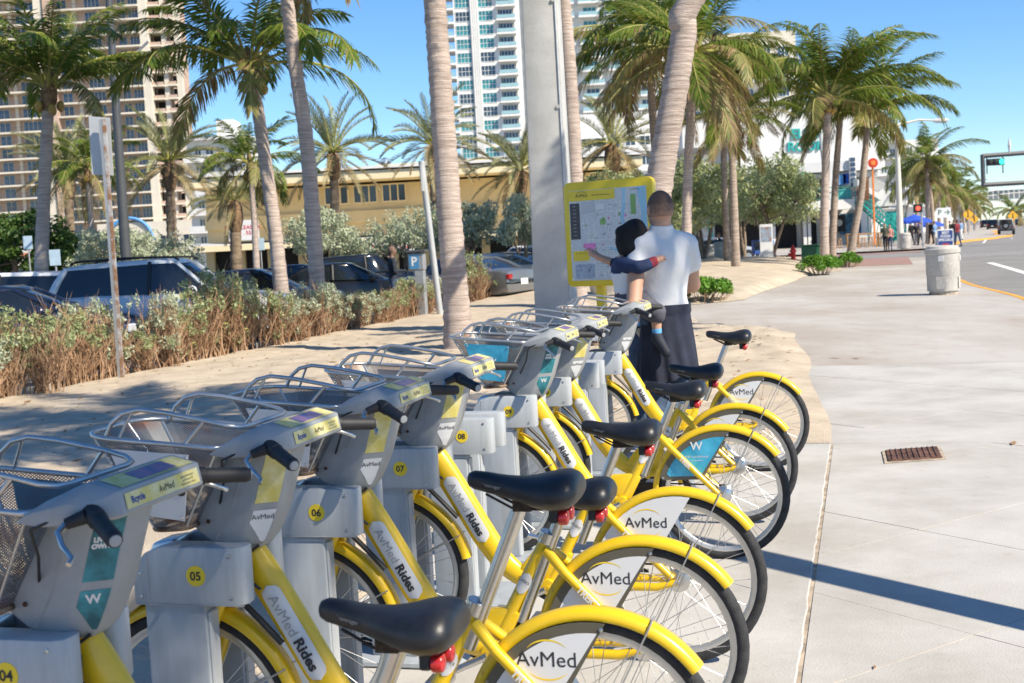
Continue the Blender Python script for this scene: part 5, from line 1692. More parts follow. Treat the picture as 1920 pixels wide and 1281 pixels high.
# ---- footbridge over the road
D = 340.
br = thing('footbridge', 'white arched pedestrian bridge spanning the road far away', 'bridge', (P(1870, 380, D).x, D, 0))
xa, xb = P(1795, 380, D).x - br.location.x, P(1990, 380, D).x - br.location.x
zb = ztop(388, D, 1850)
def arch_z(x, h): return h * (1 - ((x - xb * .72) / (xb * .72 - xa)) ** 2)
for nm, z_, h_, th in (('deck', zb, .9, .8), ('handrail', zb + 2.0, 1.4, .22), ('roof', zb + 3.9, 2.0, .5), ('handrail', zb + 3.0, 1.7, .2)):
    mb = MB(); N = 24
    rr = []
    for k in range(N + 1):
        x_ = xa + (xb - xa) * k / N; zz = z_ + arch_z(x_, h_)
        rr.append([Vector((x_, -1.6, zz)), Vector((x_, 1.6, zz)), Vector((x_, 1.6, zz + th)), Vector((x_, -1.6, zz + th))])
    mb.loft(rr); mb.build(nm, M_wht, br, fix=True)
for k in range(20):
    x_ = xa + (xb - xa) * (k + .5) / 20
    za, zc = zb + arch_z(x_, .9) + .7, zb + 3.9 + arch_z(x_, 2.0)
    bx_(br, 'post', (x_, -1.45, (za + zc) / 2), (.16, .16, zc - za), M_wht)
bx_(br, 'glazing', ((xa + xb) / 2, 1.0, zb + 3.0), (xb - xa, .1, 2.4), mat('pale_glazing', (.55, .60, .62), .3, var=.1))
bx_(br, 'pier', (xa + 1.0, 0, zb / 2), (1.4, 2.6, zb), M_wht)

# ================================================================== people
M_skin = mat('skin', (.50, .28, .185), .55, var=.10, scale=6, bump=.05, bscale=200)
M_skind = mat('dark_skin', (.20, .11, .075), .55, var=.1, scale=6)
M_hair = mat('cropped_hair', (.17, .105, .078), .8, var=.3, scale=60, bump=.3, bscale=300)
M_tee = mat('white_cotton', (.72, .71, .70), .85, var=.03, scale=5, bump=.15, bscale=25)
M_navy = mat('navy_fleece', (.018, .022, .042), .9, var=.25, scale=8, bump=.2, bscale=40)
M_jean = mat('blue_denim', (.045, .075, .13), .85, var=.3, scale=12, bump=.2, bscale=90)
M_hood = mat('black_knit', (.008, .008, .010), .95, var=.3, scale=12, bump=.2, bscale=80)
M_cnavy = mat('navy_jersey', (.012, .028, .085), .85, var=.2, scale=10, bump=.15, bscale=60)
M_maroon = mat('maroon_rib', (.20, .018, .03), .85, var=.2, scale=10)
M_gpant = mat('grey_marl', (.085, .085, .105), .9, var=.2, scale=14, bump=.15, bscale=80)
M_sock = mat('blue_sock', (.10, .34, .62), .85, var=.15, scale=20)
M_shoe = mat('navy_shoe', (.012, .015, .03), .7, var=.3, scale=14)
M_sole = mat('shoe_sole', (.45, .40, .30), .8, var=.1)
M_shoed = mat('dark_trainers', (.03, .03, .032), .7, var=.2)

def wob(p, a=.006, k=1.):
    return a * (np.sin(p[..., 0] * 31 * k + p[..., 2] * 17 * k) * np.sin(p[..., 2] * 23 * k + p[..., 1] * 19 * k) + .5 * np.sin(p[..., 2] * 47 * k + p[..., 0] * 13))
def head(p, c, k=1., yaw=0.):
    c = np.array(c, float)
    q = p - c
    co, si = math.cos(yaw), math.sin(yaw)
    q = np.stack([q[..., 0] * co + q[..., 1] * si, -q[..., 0] * si + q[..., 1] * co, q[..., 2]], -1) / k
    d = sun_([ell(q, (0, -.005, .02), (.077, .098, .105)), ell(q, (0, .035, -.045), (.058, .068, .075))], .04)
    d = smin(d, ell(q, (0, .098, -.012), (.013, .02, .028)), .012)      # nose
    d = smin(d, ell(q, (0, .092, -.062), (.024, .012, .010)), .01)      # lips
    d = np.minimum(d, smin(ell(q, (.079, 0, 0), (.010, .020, .031)), ell(q, (.079, .004, -.012), (.008, .012, .02)), .01))
    d = np.minimum(d, ell(q, (-.079, 0, 0), (.010, .020, .031)))
    for s in (-1, 1):
        d = np.maximum(d, -ell(q, (s * .031, .098, .012), (.017, .014, .010)))
        d = smin(d, ell(q, (s * .031, .088, .012), (.014, .012, .011)), .004)
    return d * k

mpos = P(1257, 800, 9.35); mpos.z = .10
man = thing('person', 'man in white t-shirt with navy sweater tied at his waist carrying a child', 'person', mpos, .12)
mz = P(1245, 362, 9.35).z - mpos.z      # his height as seen
K = mz / 1.865
man.scale = (K, K, K)
LS, LE, LW = (-.185, 0, 1.475), (-.275, -.17, 1.055), (-.13, .17, 1.00)
RS, RE, RW = (.195, 0, 1.475), (.235, .08, 1.18), (.10, .27, 1.12)
def torso(p, g=0.):
    return sun_([ell(p, (0, 0, .99), (.165 + g, .118 + g, .14 + g)), ell(p, (0, .005, 1.15), (.160 + g, .112 + g, .17)), ell(p, (0, 0, 1.35), (.192 + g, .128 + g, .20 + g)), seg(p, (-.16, 0, 1.485), (.16, 0, 1.485), .070 + g)], .05)
def man_body(p):
    d = torso(p)
    d = smin(d, seg(p, (-.10, -.01, 1.535), (0, .005, 1.60), .045, .05), .05); d = smin(d, seg(p, (.10, -.01, 1.535), (0, .005, 1.60), .045, .05), .05)
    d = smin(d, seg(p, (0, 0, 1.52), (0, .018, 1.68), .074, .068), .03)
    d = smin(d, head(p, (0, .025, 1.737), 1.16, .15), .02)
    for a, b, c in ((LS, LE, LW), (RS, RE, RW)):
        d = smin(d, seg(p, a, b, .066, .054), .03); d = smin(d, seg(p, b, c, .056, .036), .02)
    # left hand spread under the child, right hand closed
    for (w, dirv, sd) in ((LW, (.8, .6, .0), 1), (RW, (-.5, .8, -.2), -1)):
        w = np.array(w); v = np.array(dirv, float); v /= np.linalg.norm(v); up = np.array([0, 0, 1.]); sx = np.cross(v, up)
        d = smin(d, seg(p, w, w + v * .07, .028, .032), .02)
        for k in range(4):
            b0_ = w + v * .085 + up * (.027 - .018 * k); m_ = b0_ + v * (.042 - .004 * abs(k - 1)) + sx * .012 * sd; e_ = m_ + v * .022 + sx * .022 * sd
            d = np.minimum(d, np.minimum(seg(p, b0_, m_, .0095, .0088), seg(p, m_, e_, .0088, .0075)))
        d = np.minimum(d, seg(p, w + v * .03 + up * .025, w + v * .07 + up * .06, .0115, .009))
    for s in (-1, 1):
        d = smin(d, seg(p, (s * .09, 0, .93), (s * .105, .02, .51), .088, .060), .04)
        d = smin(d, seg(p, (s * .105, .02, .51), (s * .11, -.02, .09), .058, .042), .02)
        d = smin(d, seg(p, (s * .11, -.035, .045), (s * .125, .16, .035), .045, .036), .03)
    return d
sdf_obj('body', man_body, (-.36, -.24, -.02), (.32, .40, 1.92), .0125, M_skin, man)
def shirt(p):
    d = torso(p, .014)
    d = smin(d, seg(p, (-.10, -.01, 1.535), (0, .005, 1.575), .05), .05); d = smin(d, seg(p, (.10, -.01, 1.535), (0, .005, 1.575), .05), .05)
    mid = lambda a, b, t: tuple(a[i] + (b[i] - a[i]) * t for i in range(3))
    d = smin(d, seg(p, LS, mid(LS, LE, .34), .078, .074), .03); d = smin(d, seg(p, RS, mid(RS, RE, .5), .080, .078), .03)
    d = smin(d, np.maximum(seg(p, (0, .0, 1.55), (0, .012, 1.66), .086, .084), p[..., 2] - 1.635), .02)
    d = d + wob(p, .0055, .7) - .008 * np.clip((1.15 - p[..., 2]) / .2, 0, 1)
    d = np.maximum(d, 1.00 + .02 * np.sin(p[..., 0] * 9) - p[..., 2])
    return np.maximum(d, p[..., 2] - 1.635 - p[..., 1] * .2)
sdf_obj('shirt', shirt, (-.40, -.24, .96), (.36, .26, 1.66), .0125, M_tee, man)
def waist(p):
    z = p[..., 2]
    t = np.clip((1.03 - z) / .55, 0, 1)
    rx, ry = .178 + .058 * t, .14 + .055 * t
    fold = .012 * np.sin(np.arctan2(p[..., 1], p[..., 0]) * 11 + z * 7) * t
    d = (np.sqrt((p[..., 0] / rx) ** 2 + (p[..., 1] / ry) ** 2) - 1) * .16 + fold
    d = np.maximum(d, z - 1.04); d = np.maximum(d, .50 + .05 * np.sin(p[..., 0] * 8) - z)
    return smin(d, np.maximum(np.abs(z - 1.02) - .028, (np.sqrt((p[..., 0] / .19) ** 2 + (p[..., 1] / .152) ** 2) - 1) * .16), .02)
sdf_obj('tied_sweater', waist, (-.34, -.30, .36), (.34, .30, 1.10), .0135, M_navy, man)
def jeans(p):
    d = 9.
    ds = []
    for s in (-1, 1):
        ds.append(smin(seg(p, (s * .09, 0, .93), (s * .105, .02, .51), .102, .082), seg(p, (s * .105, .02, .51), (s * .11, -.02, .10), .08, .072), .03))
    return np.maximum(np.minimum(ds[0], ds[1]) + wob(p, .006), .06 - p[..., 2])
sdf_obj('jeans', jeans, (-.26, -.18, .03), (.26, .18, 1.02), .015, M_jean, man)
for s in (-1, 1):
    f = lambda p, s=s: np.maximum(smin(seg(p, (s * .11, -.04, .05), (s * .128, .175, .042), .056, .046), seg(p, (s * .11, -.03, .10), (s * .11, -.03, .06), .05), .03), -p[..., 2] - .0)
    sdf_obj('shoe', f, (-.24, -.14, -.02), (.24, .26, .18), .013, M_shoed, man)
def hair(p):
    d = head(p, (0, .025, 1.737), 1.16, .15) - .0045
    q = p - np.array([0, .025, 1.737])
    d = np.maximum(d, .012 + .9 * np.clip(q[..., 1] - .03, 0, 1) - (q[..., 2] + .055 * (q[..., 1] < .02) + 0 * q[..., 1]))
    return np.maximum(d, np.abs(q[..., 0]) - .089)
hm = [mat('cropped_hair_top', (.10, .062, .046), .8, var=.25, scale=60, bump=.3, bscale=300), mat('cropped_hair_mid', (.17, .105, .076), .8, var=.2, scale=60), mat('cropped_hair_fade', (.29, .17, .12), .7, var=.15, scale=60)]
rh = np.random.default_rng(3)
sdf_obj('hair', hair, (-.13, -.13, 1.62), (.13, .18, 1.92), .0065, hm, man, matfn=lambda c: np.clip(np.digitize(-(c[:, 2] + rh.normal(0, .010, len(c))), [-1.78, -1.728]), 0, 2))

# the child on his left arm (built in the man's frame, a thing of its own)
kid = thing('person', 'small child in black hood and navy sleeves held on the man\'s arm', 'person', mpos, .12)
kid.scale = (K, K, K)
HC = (-.215, .05, 1.56)
CA = [(-.315, -.03, 1.36), (-.225, -.165, 1.335), (-.10, -.175, 1.375)]
CB = [(-.30, .13, 1.36), (-.26, .22, 1.30), (-.18, .28, 1.34)]
HIPR, KNR, ANR, TOR = (-.225, -.02, 1.10), (-.115, -.185, 1.00), (-.112, -.175, .83), (-.075, -.215, .745)
HIPL, KNL, ANL, TOL = (-.235, .12, 1.10), (-.12, .17, 1.02), (-.14, .19, .86), (-.10, .24, .79)
def hand_(p, w, v, d, k=1.):
    w = np.array(w, float); v = np.array(v, float); v /= np.linalg.norm(v)
    up = np.array([0, 0, 1.]); up = up - v * (up @ v); up /= np.linalg.norm(up); sx = np.cross(v, up)
    d = smin(d, seg(p, w, w + v * .05 * k, .022 * k, .025 * k), .015)
    for i in range(4):
        a = w + v * .06 * k + up * (.021 - .014 * i) * k; b = a + v * (.03 - .004 * abs(i - 1)) * k; c = b + v * .016 * k + sx * .016 * k
        d = np.minimum(d, np.minimum(seg(p, a, b, .0078 * k, .0072 * k), seg(p, b, c, .0072 * k, .006 * k)))
    return np.minimum(d, seg(p, w + v * .02 * k + up * .02 * k, w + v * .05 * k + up * .046 * k, .0092 * k, .007 * k))
def kid_body(p):
    d = sun_([ell(p, (-.245, .05, 1.13), (.105, .115, .10)), ell(p, (-.27, .05, 1.30), (.10, .115, .14)), seg(p, (-.265, .05, 1.38), HC, .04)], .05)
    d = smin(d, head(p, HC, .86, 1.2), .02)
    for A in (CA, CB):
        d = smin(d, seg(p, A[0], A[1], .036, .031), .03); d = smin(d, seg(p, A[1], A[2], .031, .023), .015)
        d = hand_(p, A[2], np.array(A[2]) - np.array(A[1]), d, .8)
    for h, k_, a, t_ in ((HIPR, KNR, ANR, TOR), (HIPL, KNL, ANL, TOL)):
        d = smin(d, seg(p, h, k_, .058, .044), .03); d = smin(d, seg(p, k_, a, .042, .030), .02); d = smin(d, seg(p, a, t_, .03, .026), .015)
    return d
sdf_obj('body', kid_body, (-.42, -.30, .70), (.0, .36, 1.72), .010, M_skin, kid)
def hood(p):
    d = sun_([ell(p, (HC[0] + .01, HC[1] - .01, HC[2] + .02), (.108, .102, .090)), ell(p, (HC[0] + .055, HC[1] - .03, HC[2] - .055), (.078, .08, .07)), ell(p, (HC[0] - .068, HC[1], HC[2] + .035), (.055, .07, .042)), ell(p, (HC[0] + .02, HC[1], HC[2] + .085), (.07, .07, .045)), ell(p, (-.225, .03, 1.465), (.105, .105, .07)), ell(p, (HC[0] - .03, HC[1] - .01, HC[2] - .03), (.092, .10, .088))], .03) + wob(p, .005)
    return np.maximum(d, -ell(p, (HC[0] - .09, HC[1] + .16, HC[2] - .02), (.08, .08, .09)))
sdf_obj('hood', hood, (-.42, -.20, 1.34), (.0, .18, 1.72), .011, M_hood, kid)
def jersey(p):
    d = sun_([ell(p, (-.245, .05, 1.17), (.118, .128, .10)), ell(p, (-.27, .05, 1.30), (.112, .128, .135))], .05)
    for A in (CA, CB):
        w = tuple(A[1][i] + (A[2][i] - A[1][i]) * .92 for i in range(3))
        d = smin(d, seg(p, A[0], A[1], .054, .047), .04); d = smin(d, seg(p, A[1], w, .047, .037), .02)
    return np.maximum(d + wob(p, .004), 1.105 - p[..., 2])
def jm(c):
    dw = np.linalg.norm(c - np.array(CA[2]), axis=1); dw2 = np.linalg.norm(c - np.array(CB[2]), axis=1)
    body = (sun_([ell(c, (-.245, .05, 1.17), (.118, .128, .10)), ell(c, (-.27, .05, 1.30), (.112, .128, .135))], .05) < .012) & (c[:, 2] < 1.30)
    out = np.where(body, 2, 0)
    out = np.where((dw < .052) | (dw2 < .052) | (c[:, 2] < 1.15) & (body), 1, out)
    return out
sdf_obj('jersey', jersey, (-.44, -.30, 1.08), (-.02, .36, 1.46), .010, [M_cnavy, M_maroon, M_tee], kid, matfn=jm)
def trous(p):
    ds = [ell(p, (-.245, .05, 1.11), (.122, .13, .09))]
    for h, k_, a in ((HIPR, KNR, ANR), (HIPL, KNL, ANL)):
        m_ = tuple(k_[i] + (a[i] - k_[i]) * .04 for i in range(3))
        ds.append(smin(seg(p, h, k_, .088, .070), seg(p, k_, m_, .068, .062), .02))
    return np.maximum(sun_(ds, .03) + wob(p, .004), p[..., 2] - 1.17)
sdf_obj('trousers', trous, (-.42, -.30, .86), (.0, .32, 1.20), .011, M_gpant, kid)
for a, t_, k_ in ((ANR, TOR, KNR), (ANL, TOL, KNL)):
    a, t_, k_ = np.array(a), np.array(t_), np.array(k_)
    s0 = a + (k_ - a) * .30
    sdf_obj('sock', lambda p: seg(p, s0, a, .036, .036), tuple(np.minimum(s0, a) - .06), tuple(np.maximum(s0, a) + .06), .009, M_sock, kid)
    d_ = (t_ - a) / np.linalg.norm(t_ - a)
    sh = lambda p: smin(seg(p, a + np.array([0, 0, -.01]), t_ + d_ * .035, .042, .036), seg(p, a + np.array([.0, 0, .01]), a, .04), .02)
    nd = np.array([.35, -.2, -1.]) if a[1] < 0 else np.array([.3, .2, -1.])
    nd = nd - d_ * (nd @ d_); nd /= np.linalg.norm(nd)
    sdf_obj('shoe', sh, tuple(np.minimum(a, t_) - .10), tuple(np.maximum(a, t_) + .10), .009, [M_shoe, M_sole], kid, matfn=lambda c: ((c - a) @ nd > .020))

# a second grown-up, almost hidden, pointing at the map
wpos = P(1226, 800, 9.80); wpos.z = .08
wo = thing('person', 'person in white top with black cuff pointing at the map, mostly hidden behind the child', 'person', wpos, 0)
WS, WE = (-.15, .02, 1.30), tuple(P(1166, 499, 9.78) - wpos)
WW = tuple(P(1122, 482, 9.85) - wpos)
def arm_dir(): return np.array(WW) - np.array(WE)
def wo_body(p):
    d = sun_([ell(p, (0, 0, .93), (.16, .115, .14)), ell(p, (0, 0, 1.08), (.13, .095, .16)), ell(p, (0, 0, 1.24), (.15, .105, .16)), seg(p, (-.13, 0, 1.345), (.13, 0, 1.345), .055)], .05)
    d = smin(d, seg(p, (0, 0, 1.38), (0, .01, 1.48), .05), .03); d = smin(d, head(p, (0, .02, 1.53), .93, .3), .02)
    d = smin(d, seg(p, WS, WE, .042, .036), .03); d = smin(d, seg(p, WE, WW, .036, .025), .015)
    d = hand_(p, WW, arm_dir() + np.array([0, .04, .04]), d, 1.05)
    v = arm_dir(); v /= np.linalg.norm(v); w = np.array(WW)
    d = np.minimum(d, seg(p, w + v * .06 + np.array([0, .0, .02]), w + v * .13 + np.array([0, .02, .04]), .009, .0075))
    d = smin(d, seg(p, (.16, 0, 1.32), (.19, .04, 1.06), .042, .036), .03); d = smin(d, seg(p, (.19, .04, 1.06), (.16, .14, .88), .034, .025), .02)
    d = hand_(p, (.16, .14, .88), (0, .2, -1), d)
    for s in (-1, 1):
        d = smin(d, seg(p, (s * .08, 0, .90), (s * .09, .01, .48), .085, .055), .04); d = smin(d, seg(p, (s * .09, .01, .48), (s * .09, -.02, .08), .052, .038), .02); d = smin(d, seg(p, (s * .09, -.03, .035), (s * .10, .14, .03), .038, .03), .02)
    return d
sdf_obj('body', wo_body, (-.56, -.18, -.02), (.30, .30, 1.70), .012, M_skin, wo)
def wtop(p):
    d = sun_([ell(p, (0, 0, .97), (.175, .13, .14)), ell(p, (0, 0, 1.10), (.148, .112, .17)), ell(p, (0, 0, 1.25), (.165, .12, .15)), seg(p, (-.13, 0, 1.345), (.13, 0, 1.345), .066)], .05)
    e = tuple(WE[i] + (WW[i] - WE[i]) * .02 for i in range(3))
    d = smin(d, seg(p, WS, e, .058, .046), .03); d = smin(d, seg(p, (.16, 0, 1.32), (.19, .04, 1.06), .056, .048), .03)
    return np.maximum(np.maximum(d + wob(p, .004), .90 - p[..., 2]), p[..., 2] - 1.44)
sdf_obj('top', wtop, (-.50, -.18, .86), (.30, .20, 1.46), .012, M_tee, wo)
c0 = np.array(WE); c1 = c0 + (np.array(WW) - c0) * .32
sdf_obj('cuff', lambda p: seg(p, c0 + (c1 - c0) * .1, c1, .044, .040), tuple(np.minimum(c0, c1) - .07), tuple(np.maximum(c0, c1) + .07), .010, M_hood, wo)
sdf_obj('trousers', lambda p: np.minimum(seg(p, (-.08, 0, .92), (-.09, -.01, .08), .10, .06), seg(p, (.08, 0, .92), (.09, -.01, .08), .10, .06)), (-.24, -.16, .0), (.24, .16, 1.04), .018, M_jean, wo)
sdf_obj('hair', lambda p: np.maximum(head(p, (0, .02, 1.53), .97, .3) - .008, p[..., 1] - .06), (-.12, -.12, 1.36), (.12, .16, 1.68), .012, M_hair, wo)

# ---- people further off
def walker(px, depth, h, cols, label, seed, rz=0., group='people on the far pavement', step=.1, res=.03, z=0., name_h=None, armx=0.):
    rg = random.Random(seed)
    b = P(px, 460, depth); b.z = z
    t = thing('person', label, 'person', b, rz, group)
    k = h / 1.75
    st = step * rg.choice((-1, 1))
    def f(p, g=0.):
        q = p / k
        d = sun_([ell(q, (0, 0, .95), (.155, .11, .13)), ell(q, (0, 0, 1.12), (.14, .10, .16)), ell(q, (0, 0, 1.28), (.17, .115, .17)), seg(q, (-.15, 0, 1.40), (.15, 0, 1.40), .06)], .05)
        d = smin(d, seg(q, (0, 0, 1.42), (0, .01, 1.55), .055), .03)
        d = smin(d, head(q, (0, .02, 1.635), .98), .02)
        for s in (-1, 1):
            e = (s * .23, -s * st * .5, 1.12); w = (s * .20 - (armx if s > 0 else 0), .12 + armx * .8 - s * st, .90 + armx)
            d = smin(d, seg(q, (s * .18, 0, 1.39), e, .052, .042), .03); d = smin(d, seg(q, e, w, .04, .03), .02)
            d = smin(d, seg(q, w, (w[0], w[1] + .05, w[2] - .07), .03, .022), .02)
            d = smin(d, seg(q, (s * .085, 0, .92), (s * .095, s * st * .8, .48), .088, .062), .04)
            d = smin(d, seg(q, (s * .095, s * st * .8, .48), (s * .10, s * st * 1.6 - .05, .07), .06, .042), .02)
            d = smin(d, seg(q, (s * .10, s * st * 1.6 - .06, .04), (s * .11, s * st * 1.6 + .12, .035), .042, .034), .02)
        return d * k
    top, bot, skin_, hr = cols
    def mf(c):
        q = c / k
        z_ = q[:, 2]
        out = np.full(len(c), 0)
        out[(z_ < 1.46) & (z_ >= .92)] = 1
        out[(z_ < .92) & (z_ > .09) & (np.abs(q[:, 0]) < .19)] = 2
        out[z_ <= .09] = 3
        arm = (np.abs(q[:, 0]) > .19) & (z_ < 1.1)
        out[arm] = 0
        out[(z_ > 1.655) | ((z_ > 1.56) & (q[:, 1] < -.005))] = 4
        return out
    sdf_obj('body', f, (-.36 * k, -.34 * k, -.03), (.36 * k, .40 * k, 1.85 * k), res, [skin_, top, bot, M_shoed, hr], t, matfn=mf)
    return t
def cl(n, c): return mat('cloth_' + n, c, .9, var=.2, scale=6)
c_blk, c_gry, c_red, c_tan, c_lbl, c_olv, c_wh = cl('black', (.012, .012, .014)), cl('grey', (.12, .12, .13)), cl('red', (.22, .03, .04)), cl('salmon', (.55, .25, .20)), cl('light_blue', (.20, .34, .55)), cl('olive', (.10, .11, .07)), cl('white', (.7, .7, .7))
walker(733, 32.5, 1.78, (cl('dark_jacket', (.02, .026, .04)), M_jean, M_skind, M_hair), 'man in dark jacket standing at the blue pay station by the hedge', 1, -1.3, None, .03, .02, armx=.22)
walker(1660, 80, 1.75, (c_olv, c_blk, M_skin, M_hair), 'walker in olive top and black trousers left of the cream pole', 2, 2.6)
walker(1669, 81, 1.66, (c_tan, M_jean, M_skin, M_hair), 'walker in salmon top beside the one in olive', 3, 2.8)
walker(1709, 96, 1.8, (c_blk, c_blk, M_skin, M_hair), 'person in black under the left side of the blue umbrella', 4, .4)
walker(1719, 95, 1.72, (c_blk, c_gry, M_skin, M_hair), 'person in black and grey under the middle of the blue umbrella', 5, 3.)
walker(1726, 94, 1.75, (c_gry, c_blk, M_skin, M_hair), 'person in grey top by the red crossing signal', 6, 1.)
walker(1746, 97, 1.8, (c_blk, c_blk, M_skind, M_hair), 'person in black right of the twin palm trunks', 7, 2.)
walker(1753, 99, 1.7, (c_lbl, M_jean, M_skin, M_hair), 'person in light blue top near the sandwich board', 8, .2)
walker(1790, 84, 1.78, (c_blk, M_jean, M_skin, M_hair), 'person in black jacket at the far kerb', 9, .2)
walker(1796, 82, 1.76, (c_red, M_jean, M_skind, M_hair), 'person in dark red top at the far kerb', 10, .5)
walker(1803, 110, 1.7, (c_lbl, c_wh, M_skin, M_hair), 'person in pale blue further along the far kerb', 11, .5)
walker(1782, 105, 1.7, (c_olv, c_gry, M_skin, M_hair), 'person in olive behind the sandwich board', 12, 1.5)
walker(1349, 64, 1.7, (c_blk, c_gry, M_skin, M_hair), 'walker in black half hidden by the grey green trees', 13, 1.5)
walker(1612, 108, 1.75, (c_red, c_blk, M_skin, M_hair), 'person in red on the bar stairs', 14, 1.5, z=P(1612, 388, 108).z)

# ================================================================== vehicles
M_tint = glass_mat('tinted_glass', (.012, .016, .022), .04)
M_ctyre = mat('car_tyre', (.02, .02, .02), .85, var=.2)
M_alloy = mat('alloy_wheel', (.5, .5, .5), .3, metal=.9, var=.05)
M_trim = mat('black_trim', (.015, .015, .016), .5, var=.1)
M_head = mat('headlamp', (.7, .72, .74), .1, metal=.3, var=.1)
M_tail = mat('tail_lamp', (.30, .012, .015), .2, var=.1)
M_plate = mat('number_plate', (.7, .7, .65), .5, var=.05)
def paint(n, c, metal=.35): return mat('car_paint_' + n, c, .28, metal, var=.03, scale=2, coat=.8)
SHAPES = {
 'suv': dict(L=4.65, W=1.84, H=1.72, st=[(-1, .50, .78, .80), (-.985, .36, .98, .90), (-.90, .26, 1.06, .98), (-.5, .22, 1.08, 1.), (.1, .22, 1.06, 1.), (.42, .22, 1.03, 1.), (.70, .24, .97, .985), (.90, .27, .88, .94), (.98, .34, .74, .86), (1, .44, .62, .78)],
            gh=[(-.93, -.80), (.34, .10)], belt=(1.07, 1.02), nwin=3),
 'sedan': dict(L=4.75, W=1.82, H=1.45, st=[(-1, .48, .72, .80), (-.985, .34, .92, .89), (-.88, .25, .99, .97), (-.62, .20, 1.0, 1.), (-.2, .19, .96, 1.), (.42, .19, .93, 1.), (.70, .22, .86, .985), (.90, .25, .76, .94), (.98, .32, .64, .86), (1, .42, .54, .78)],
            gh=[(-.74, -.38), (.45, .12)], belt=(.97, .90), nwin=2),
 'hatch': dict(L=4.2, W=1.78, H=1.55, st=[(-1, .48, .80, .82), (-.98, .34, .98, .92), (-.88, .24, 1.02, .98), (-.5, .20, 1.02, 1.), (.1, .19, 1.0, 1.), (.42, .19, .97, 1.), (.70, .22, .90, .985), (.90, .25, .80, .94), (.98, .32, .68, .86), (1, .42, .56, .78)],
            gh=[(-.95, -.74), (.42, .08)], belt=(1.02, .95), nwin=2)}
